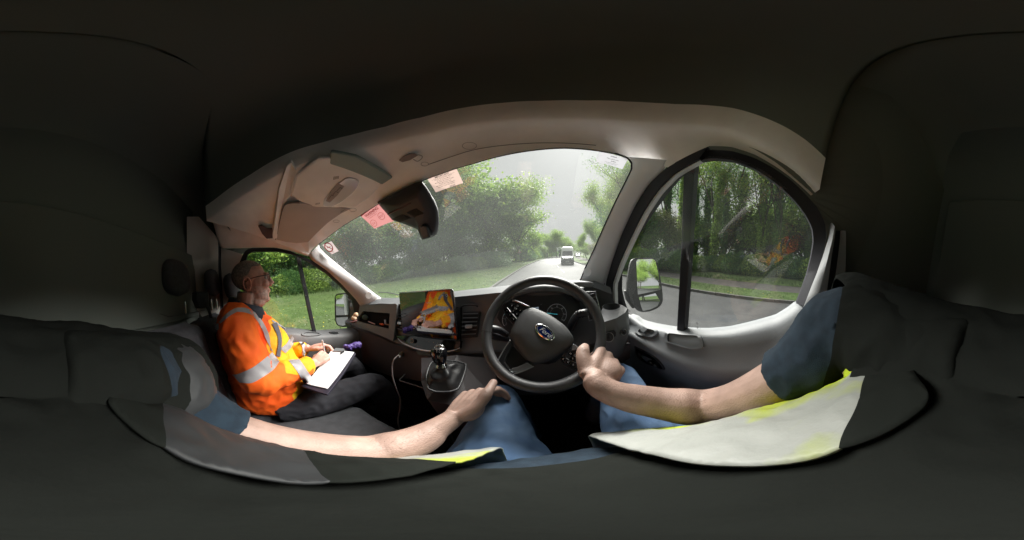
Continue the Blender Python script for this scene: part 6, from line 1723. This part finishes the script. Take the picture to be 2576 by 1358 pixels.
def make_tree(seed, h, spread, trunk_h, nleaf, leafs, lm, levels=4, tr=.02, upward=.5, ivy=0, ball=None):
    rnd = random.Random(seed); tw = MB(); tips = []
    def branch(p, d, L, r, lev):
        n = 4; pts = [p]; q = p; dd = d.copy()
        for i in range(n):
            dd = (dd + Vector((rnd.gauss(0, .16), rnd.gauss(0, .16), rnd.gauss(0, .10) + .04 * upward))).normalized(); q = q + dd * L / n; pts.append(q)
        tw.tube(pts, [r * (1 - .5 * i / n) for i in range(n + 1)], 6 if lev < 2 else 4, cap=False)
        if lev >= levels - 1:
            tips.extend(pts[1:]); return
        if lev >= 1: tips.extend(pts[3:])
        k = rnd.randint(3, 4) if lev else rnd.randint(5, 7)
        for i in range(k):
            t = rnd.uniform(.35, 1) if lev else .35 + .65 * (i + .5) / k
            b = pts[0].lerp(pts[-1], t) if False else pts[min(n, max(1, int(t * n + .5)))]
            a = rnd.uniform(0, 2 * PI); side = Vector((math.cos(a), math.sin(a), 0))
            nd = (dd * (.5 + .3 * upward) + side * spread + Vector((0, 0, upward * .35))).normalized()
            branch(b, nd, L * rnd.uniform(.55, .78), r * .5, lev + 1)
    branch(Vector((0, 0, -.2)), Vector((0, 0, 1)), trunk_h, tr * h, 0)
    lf = MB()
    mx_z = max(t.z for t in tips)
    for i in range(nleaf):
        t = rnd.choice(tips); s = h * (.045 if ball or ivy else .062)
        c = t + Vector((rnd.gauss(0, s), rnd.gauss(0, s), rnd.gauss(0, s * .8)))
        if ball is not None and rnd.random() < ball[0]:
            a = rnd.uniform(0, 2 * PI); zz = rnd.random() ** .7; rr_ = ball[1] * (1 - .5 * zz) * (rnd.random() ** .4); c = Vector((rr_ * math.cos(a), rr_ * math.sin(a), zz * ball[2]))
            c += Vector((noise.noise(c * .9), noise.noise(c * .9 + Vector((9, 0, 0))), 0)) * .8
        if ivy and rnd.random() < ivy:
            zz = rnd.uniform(0, h * .85); a = rnd.uniform(0, 2 * PI); rr_ = (.28 + .22 * noise.noise(Vector((zz * .8, a, seed)))) * abs(rnd.gauss(1, .35)) + .1; c = Vector((math.cos(a) * rr_, math.sin(a) * rr_, zz))
        u = Vector((rnd.gauss(0, 1), rnd.gauss(0, 1), rnd.gauss(0, .7))).normalized(); v = u.orthogonal().normalized(); w_ = leafs * rnd.uniform(.6, 1.4)
        a = rnd.uniform(0, 6.28); v = v * math.cos(a) + u.cross(v) * math.sin(a)
        lf.add([c - u * w_, c + v * w_ * .6, c + u * w_, c - v * w_ * .6], [(0, 1, 2, 3)])
    return tw, lf, max(mx_z, .1)
PROTO = {}
def tree_proto(kind, *a, **k):
    lm = a[6]; tw, lf, hz = make_tree(*a, **k)
    r = empty(kind, (0, 0, 0), True); t1 = tw.build('trunk', bark, r, smooth=True, world=True); t2 = lf.build('crown', lm, r, world=True)
    PROTO.setdefault(kind, []).append([r, hz, False])
def place_tree(kind, i, x, y, height, label, group, z=GZ, sx=1.0, rot=0, cat='tree'):
    P = PROTO[kind][i % len(PROTO[kind])]
    if not P[2]: r = P[0]; P[2] = True
    else:
        r = P[0].copy(); COL.objects.link(r)
        for c in P[0].children:
            d = c.copy(); COL.objects.link(d); d.parent = r
    s = height / P[1]; r.location = (x, y, z); r.scale = (s * sx, s * sx, s); r.rotation_euler = (0, 0, rot)
    r.rotation_euler = (rnd.gauss(0, .035), rnd.gauss(0, .035), rot)
    r['label'] = label; r['category'] = cat; r['group'] = group
    return r
tree_proto('oak_tree', 11, 12, .95, 6.0, 32000, .095, lf_oak, levels=4, upward=.5)
tree_proto('oak_tree', 12, 12, .85, 6.0, 32000, .095, lf_oak, levels=4, upward=.6)
tree_proto('hedgerow_tree', 21, 7, .9, 2.6, 9000, .075, lf_dark, levels=4, upward=.5, ball=(.22, 2.6, 5))
tree_proto('hedgerow_tree', 22, 7, .8, 3.0, 8500, .075, lf_brown, levels=4, upward=.6, ball=(.22, 2.4, 5))
tree_proto('hedgerow_tree', 23, 7, .9, 2.6, 9000, .075, lf_oak, levels=4, upward=.5, ball=(.22, 2.4, 5))
tree_proto('young_tree', 31, 10, .55, 5.5, 8000, .085, lf_lime, levels=3, tr=.010, upward=1.0)
tree_proto('young_tree', 32, 10, .5, 6.0, 7000, .085, lf_lime, levels=3, tr=.010, upward=1.1)
tree_proto('ivy_clad_tree', 41, 14, .35, 10, 13000, .10, lf_dark, levels=3, tr=.014, upward=1.1, ivy=.72)
tree_proto('ivy_clad_tree', 42, 14, .4, 10, 13000, .10, lf_oak, levels=3, tr=.012, upward=1.0, ivy=.55)
tree_proto('ivy_clad_tree', 43, 14, .4, 11, 11000, .10, lf_dark, levels=3, tr=.010, upward=1.1, ivy=.6)
def shrub_proto(seed, lm, w=1.6, h=2.0, n=6500, ls=.055):
    rnd = random.Random(seed); lf = MB(); tw = MB()
    for i in range(9):
        a = rnd.uniform(0, 2 * PI); q = Vector((math.cos(a) * w * .5, math.sin(a) * w * .5, h * rnd.uniform(.6, .9))); tw.tube([Vector((0, 0, -.1)), q * .5 + Vector((rnd.uniform(-.1, .1), 0, 0)), q], [.03, .02, .01], 4, cap=False)
    for i in range(n):
        a = rnd.uniform(0, 2 * PI); zz = rnd.random(); R_ = w * (.55 + .45 * math.sin(PI * min(1, zz * .9 + .12))) * (1 + .35 * noise.noise(Vector((math.cos(a) * 1.3, math.sin(a) * 1.3, zz * 2 + seed)))) ; rr_ = R_ * rnd.random() ** .33
        c = Vector((math.cos(a) * rr_, math.sin(a) * rr_, zz * h * (1 + .2 * noise.noise(Vector((math.cos(a), math.sin(a), seed)))) * (1 - .25 * (rr_ / w) ** 2)))
        u = Vector((rnd.gauss(0, 1), rnd.gauss(0, 1), rnd.gauss(0, .7))).normalized(); v = u.orthogonal().normalized(); w_ = ls * rnd.uniform(.6, 1.5)
        lf.add([c - u * w_, c + v * w_ * .6, c + u * w_, c - v * w_ * .6], [(0, 1, 2, 3)])
    r = empty('shrub', (0, 0, 0), True); tw.build('stem', bark, r, world=True); lf.build('foliage', lm, r, world=True)
    PROTO.setdefault('shrub', []).append([r, h, False])
shrub_proto(51, lf_dark); shrub_proto(52, lf_dark, 1.8, 2.2); shrub_proto(53, lf_oak, 1.7, 2.0)
def pol(u, dist):
    r = rw(u, 679); a = math.atan2(r.x, r.y); return math.sin(a) * dist, math.cos(a) * dist
def topz(u, v, dist):
    r = rw(u, v); return dist * r.z / math.hypot(r.x, r.y) - GZ
rnd = random.Random(3)
def PT(kind, i, u, vtop, dist, label, group, sx=1, z=GZ, cat='tree'):
    x, y = pol(u, dist); place_tree(kind, i, x, y, topz(u, vtop, dist) - (z - GZ), label, group, sx=sx, rot=rnd.uniform(0, 6.28), z=z, cat=cat)
LG = 'trees beyond the left hand lawn'
PT('oak_tree', 0, 1150, 425, 33, 'large spreading oak in fresh leaf rising highest beyond the left lawn', LG, 1.0)
PT('oak_tree', 1, 1232, 470, 38, 'round fresh green tree just right of the large spreading oak', LG, .9)
PT('oak_tree', 1, 1075, 500, 36, 'fresh green tree behind the camera housing left of the large oak', LG, .9)
for j, (u, v, d_) in enumerate(((1122, 470, 31), (1165, 455, 35), (1210, 470, 32), (1252, 505, 37), (1292, 530, 41), (1322, 575, 47))):
    PT('hedgerow_tree', 2, u, v, d_, ('full fresh green tree right of the housing', 'tall full tree in the middle of the left tree mass', 'full green tree right of the tallest one', 'rounded full tree falling towards the road', 'lower full tree near the bend', 'last full tree before the sky opens')[j], LG, .95)
PT('young_tree', 0, 1312, 560, 44, 'slender lime green tree nearest the bend in the road', LG, .9)
PT('young_tree', 1, 1345, 590, 52, 'small lime green tree farther along the bend, right of the slender one', LG, 1.1)
hs2 = [(838, 572, 21, 2), (880, 548, 20, 1), (925, 540, 21, 0), (965, 560, 22, 1), (1000, 545, 23, 2), (1040, 585, 23, 0), (1075, 590, 24, 0), (1110, 575, 25, 0), (1150, 580, 27, 0), (1190, 600, 29, 0), (1230, 600, 33, 2), (1262, 610, 36, 0), (1292, 612, 40, 2)]
wh = ['seen nearest the no smoking sticker', 'below the WARNING sticker', 'below and left of the black camera housing', 'under the left side of the camera housing', 'straight under the camera housing vents', 'under the camera housing lens cowl', 'just right of the camera housing lens cowl', 'left of the big oak trunk', 'in front of the big oak trunk', 'right below the big oak crown', 'between the big oak and the slender trees', 'beside the slender tree trunks', 'nearest the triangular road sign']
ad = ['dark green', 'bronze green', 'fresh green']
for (u, v, d_, k), w_ in zip(hs2, wh): PT('hedgerow_tree', [0, 1, 2][k], u, v + rnd.uniform(-8, 8), d_, '%s bushy hedgerow tree %s' % (ad[k], w_), 'hedgerow trees left of the road', 1.05)
for j, (u, v, d_, k) in enumerate(((612, 590, 19, 2), (655, 600, 18, 0), (690, 628, 22, 1), (725, 600, 20, 0), (765, 632, 20, 0), (800, 590, 21, 0), (560, 600, 19, 1), (500, 610, 19, 0))):
    nm = ['bright green tree at the rear edge of the passenger window', 'dark tree right behind the passenger head', 'bronze tree above the passenger glasses', 'dark tree in the middle of the passenger window', 'dark tree at the passenger window divider bar', 'dark tree above the left door mirror', 'bronze tree hidden past the passenger door pillar', 'dark tree farthest back on the left lawn'][j]
    PT('hedgerow_tree', k, u, v, d_, nm, 'hedgerow trees left of the road', 1.2)
# shrubs closing the foot of the belt, left
for j in range(26):
    u = 560 + j * 28; d_ = 16.5 + (j > 14) * (j - 14) * .95 + rnd.uniform(-.6, .6) + 2.2 * (8 < j < 20)
    x, y = pol(u, d_); place_tree('shrub', j, x, y, rnd.uniform(1.6, 2.5), ORD[j] + ' low shrub from the left, at the foot of the left tree belt', 'shrubs along the left tree belt', rot=rnd.uniform(0, 6.28), cat='shrub', sx=1.0)
# far end of the road
FG = 'trees at the far bend of the road'
for j, (u, v, d_, kind, k) in enumerate(((1350, 596, 62, 'oak_tree', 0), (1378, 585, 75, 'oak_tree', 1), (1402, 578, 80, 'oak_tree', 0), (1425, 596, 95, 'oak_tree', 1), (1442, 612, 120, 'oak_tree', 0), (1320, 606, 58, 'hedgerow_tree', 0), (1340, 618, 56, 'hedgerow_tree', 2), (1365, 622, 66, 'hedgerow_tree', 0), (1390, 620, 75, 'hedgerow_tree', 2), (1412, 624, 85, 'hedgerow_tree', 0))):
    nm = ['broad tree first round the left of the bend', 'rounded green tree straight above the bend', 'tallest rounded tree above the oncoming van', 'tree right behind the oncoming van', 'farthest tree at the end of the road', 'dark bush tree by the road sign', 'fresh bush tree left of the bend', 'dark bush tree on the outside of the bend', 'fresh bush tree left of the oncoming van', 'dark bush tree touching the oncoming van roof'][j]
    PT(kind, k, u, v, d_, nm, FG, 1.1)
for j in range(14):
    y = 42 + j * 5.5; x = lerp_tab(LK, y) - 3.2 - rnd.random() * 1.5
    place_tree('shrub', j, x, y, rnd.uniform(2.6, 3.8), ORD[j] + ' shrub from the near end, along the outside of the far bend', 'shrubs along the far bend', rot=rnd.uniform(0, 6.28), cat='shrub')
# right of the road, seen past the pillar
RG = 'trees right of the road ahead'
for j, (u, v, d_, kind, k) in enumerate(((1592, 420, 22, 'oak_tree', 0), (1562, 450, 28, 'oak_tree', 1), (1526, 505, 36, 'oak_tree', 0), (1492, 550, 46, 'oak_tree', 1), (1468, 585, 58, 'oak_tree', 0), (1458, 610, 75, 'hedgerow_tree', 2), (1530, 590, 26, 'hedgerow_tree', 0), (1500, 610, 32, 'hedgerow_tree', 1), (1478, 620, 42, 'hedgerow_tree', 2))):
    nm = ['tallest tree at the right edge of the windscreen', 'tall tree below the AdBlue notice', 'mid sized tree along the driver side pillar', 'shorter tree further along the right verge', 'small distant tree right of the road', 'bushy tree just right of the far car', 'dark bush at the foot of the driver side pillar', 'bronze bush below the mid sized tree', 'fresh green bush near the far car'][j]
    PT(kind, k, u, v, d_, nm, RG, .62 if kind == 'oak_tree' else 1.0)
# the wood beyond the driver's window
WG = 'ivy clad trees in the wood beyond the right hand path'
us = [1575, 1612, 1640, 1668, 1700, 1738, 1770, 1798, 1830, 1862, 1895, 1918, 1950, 1985, 2015, 2050, 2085]
for j, u in enumerate(us):
    u += rnd.uniform(-13, 13); d_ = 19 + rnd.uniform(-2.0, 6.5); nm = ['leftmost in the side window by the frame', 'just left above the door mirror', 'straight above the door mirror', 'above the right edge of the door mirror', 'just left of the black divider bar', 'just right of the black divider bar', 'second right of the divider bar', 'third right of the divider bar', 'fourth right of the divider bar', 'left of the middle of the main pane', 'in the middle of the main pane', 'right of the middle of the main pane', 'beside the widest gap of sky', 'four from the rear window frame', 'three from the rear window frame', 'two from the rear window frame', 'hidden at the rear window frame'][j]
    PT('ivy_clad_tree', j, u + rnd.uniform(-6, 6), 372 + rnd.uniform(-50, 30), d_, 'tall ivy clad trunk ' + nm, WG, 1.0, z=GZ + .3)
for j in range(16):
    u = 1570 + j * 36; PT('hedgerow_tree', [0, 2, 0, 1][j % 4], u, 560 + rnd.uniform(-35, 30), 23 + rnd.uniform(-1, 3), ORD[j] + ' bushy undergrowth tree from the left, between the ivy clad trunks', 'undergrowth trees in the right hand wood', 1.15, z=GZ + .3)
for j in range(24):
    u = 1560 + j * 24; x, y = pol(u, 17.0 + rnd.uniform(-.6, .8)); place_tree('shrub', j, x, y, rnd.uniform(1.5, 2.3), ORD[j] + ' leafy shrub from the left, at the front of the right hand wood', 'shrubs at the front of the right hand wood', rot=rnd.uniform(0, 6.28), cat='shrub', z=GZ + .25, sx=1.0)
# behind the van, seen in the mirrors
for j, (x, y, h) in enumerate(((-9, -30, 8), (-8.5, -44, 9), (-14, -22, 9), (-12, -34, 11), (10.5, -14, 10), (12, -26, 11), (10, -38, 11), (6, -54, 10), (-2, -80, 11), (-16, -48, 12), (-22, -64, 13), (14, -20, 12), (15, -32, 12), (12, -46, 11), (6, -62, 11), (-4, -95, 12), (-14, -100, 13))):
    place_tree('oak_tree', j, x, y, h, ORD[j] + ' roadside tree behind the van, seen only in a door mirror', 'trees behind the van', rot=j, cat='tree')

# ------------------------------------------------------------------ oncoming van
ovx, ovy = pol(1428, 24.5)
OV = thing('oncoming_van', 'white high roofed van with black bumper coming towards us', 'van', (ovx, ovy, GZ), world=True)
wpaint = mat('van_white', (.75, .76, .76), .3, coat=.3); dkp = mat('van_black_trim', (.012, .012, .014), .5); glz = mat('van_glass', (.03, .035, .04), .08, spec=.8)
lamp = mat('headlamp', (.35, .36, .38), .1, spec=.9); tyre = mat('tyre', (.01, .01, .01), .8)
def OVm(): return MB()
a_ = math.atan2(-ovx, -ovy) + .02; Rz = Matrix.Rotation(-a_ + 0, 3, 'Z')
def ov(x, y, z):  # x right of the picture, y depth behind its nose, z up
    d = Vector((ovx, ovy, 0)).normalized(); s_ = Vector((d.y, -d.x, 0)); return Vector((ovx, ovy, GZ)) + s_ * x + d * y + Vector((0, 0, z))
def ovring(y, hw, z0, z1, r=.2, tuck=0):
    P = [(-hw, z0), (hw, z0), (hw, z0 + .8), (hw - tuck, z1 - r), (hw - tuck - r, z1), (-hw + tuck + r, z1), (-hw + tuck, z1 - r), (-hw, z0 + .8)]
    return [ov(x, y, z) for x, z in P]
m = MB(); R_ = [ovring(.05, .93, .35, 1.02, .12, .1), ovring(.35, .99, .35, 1.18, .12, .05), ovring(.75, 1.02, .35, 1.32, .10, .05), ovring(1.25, 1.02, .35, 2.2, .2, .14), ovring(1.6, 1.03, .35, 2.62, .22, .12), ovring(2.2, 1.03, .35, 2.72, .2, .10), ovring(5.6, 1.03, .4, 2.72, .2, .10)]
m.grid(R_, cv=True); m.add(R_[0], [tuple(range(8))]); m.add(R_[-1], [tuple(range(8))]); m.build('body', wpaint, OV, world=True, smooth=True, auto=35)
def ovp(name, pts, y, th, mt, par=OV, bevel=.01):
    m = MB(); m.prism([ov(x, yy, z) for x, yy, z in [(p[0], p[2] if len(p) > 2 else y, p[1]) for p in pts]], ov(0, -th, 0) - ov(0, 0, 0)); return m.build(name, mt, par, world=True, bevel=bevel)
ovp('windscreen', [(-.80, 1.36, .72), (.80, 1.36, .72), (.74, 2.02, 1.12), (-.74, 2.02, 1.12)], 0, .02, glz)
ovp('bumper', [(-.99, .30), (.99, .30), (1.0, .72), (.6, .78), (-.6, .78), (-1.0, .72)], .03, .12, dkp)
g_ = ovp('grille', [(-.48, .70), (.48, .70), (.56, 1.0), (-.56, 1.0)], -.05, .05, dkp)
for k in range(3):
    m = MB(); m.tube([ov(-.5, -.12, .76 + k * .09), ov(.5, -.12, .76 + k * .09)], .012, 6); m.build('grille_bar', silver, g_, world=True)
for s in (-1, 1):
    hl = ovp('headlight', [(s * .60, .88), (s * .96, .92), (s * .97, 1.18), (s * .74, 1.10)], .0, .05, lamp)
    m = MB(); c = ov(s * 1.22, 1.05, 1.45); m.box(c, (.24, .14, .42)); m.tube([ov(s * 1.0, 1.1, 1.35), c], .03, 6); m.build('door_mirror', dkp, OV, world=True, bevel=.03)
    for y_ in (.95, 4.6):
        m = MB(); d = (ov(1, 0, 0) - ov(0, 0, 0)); c = ov(s * .88, y_, .34); ax_ = [c + d * (.11 * q) for q in (-1, 1)]
        m.tube(ax_, [.34, .34], 20); w_ = m.build('tyre', tyre, OV, world=True, bevel=.03); m = MB(); m.tube([c - d * .115, c + d * .115], [.2, .2], 16); m.build('rim', silver, w_, world=True)
ovp('number_plate', [(-.26, .50), (.26, .50), (.26, .61), (-.26, .61)], -.10, .012, mat('plate_white', (.6, .6, .58), .5), bevel=.002)
# distant white car
cx_, cy_ = pol(1454, 62)
CA = thing('distant_car', 'white car far away behind the oncoming van', 'car', (cx_, cy_, GZ), world=True)
def cv(x, y, z): d = Vector((cx_, cy_, 0)).normalized(); s_ = Vector((d.y, -d.x, 0)); return Vector((cx_, cy_, GZ)) + s_ * x + d * y + Vector((0, 0, z))
m = MB(); m.grid([[cv(x * k, y, z) for x, z in ((-.88, .2), (.88, .2), (.88, zt * .6), (.7, zt), (-.7, zt), (-.88, zt * .6))] for y, zt, k in ((0, .75, .95), (.9, .95, 1), (1.6, 1.42, 1), (3.2, 1.42, 1), (4.2, .9, .95))], cv=True); m.add([cv(x, 0, z) for x, z in ((-.84, .2), (.84, .2), (.84, .45), (.67, .75), (-.67, .75), (-.84, .45))], [tuple(range(6))]); m.build('body', wpaint, CA, world=True, smooth=True, auto=40)
m = MB(); m.prism([cv(-.66, .95, .97), cv(.66, .95, .97), cv(.58, 1.55, 1.38), cv(-.58, 1.55, 1.38)], cv(0, -.04, .02) - cv(0, 0, 0)); m.build('windscreen', glz, CA, world=True)
for s in (-1, 1):
    m = MB(); m.box(cv(s * .68, -.02, .6), (.25, .08, .14)); m.build('headlight', lamp, CA, world=True)
    m = MB(); m.tube([cv(s * .68, .9, .3), cv(s * .86, .9, .3)], .3, 14); m.build('wheel', tyre, CA, world=True)
# triangular warning sign on its post
sx_, sy_ = pol(1309, 30)
SG = thing('road_sign', 'red bordered triangular warning sign on a thin grey post by the bend', 'road sign', (sx_, sy_, GZ), world=True)
d = Vector((sx_, sy_, 0)).normalized(); s_ = Vector((d.y, -d.x, 0)); c = Vector((sx_, sy_, GZ + 2.25))
m = MB(); m.tube([Vector((sx_, sy_, GZ)), Vector((sx_, sy_, GZ + 2.5))], .035, 8); m.build('post', mat('post_grey', (.14, .14, .14), .6), SG, world=True)
tri = lambda r_: [c + s_ * math.sin(a) * r_ + Vector((0, 0, math.cos(a) * r_)) for a in (0, 2 * PI / 3, 4 * PI / 3)]
m = MB(); m.prism([p - d * .03 for p in tri(.40)], -d * .01); PL_ = m.build('sign_plate', mat('sign_red', (.40, .03, .03), .5), SG, world=True)
m = MB(); m.prism([p - d * .042 for p in tri(.27)], -d * .004); m.build('sign_face', mat('sign_white', (.5, .5, .48), .5), PL_, world=True)
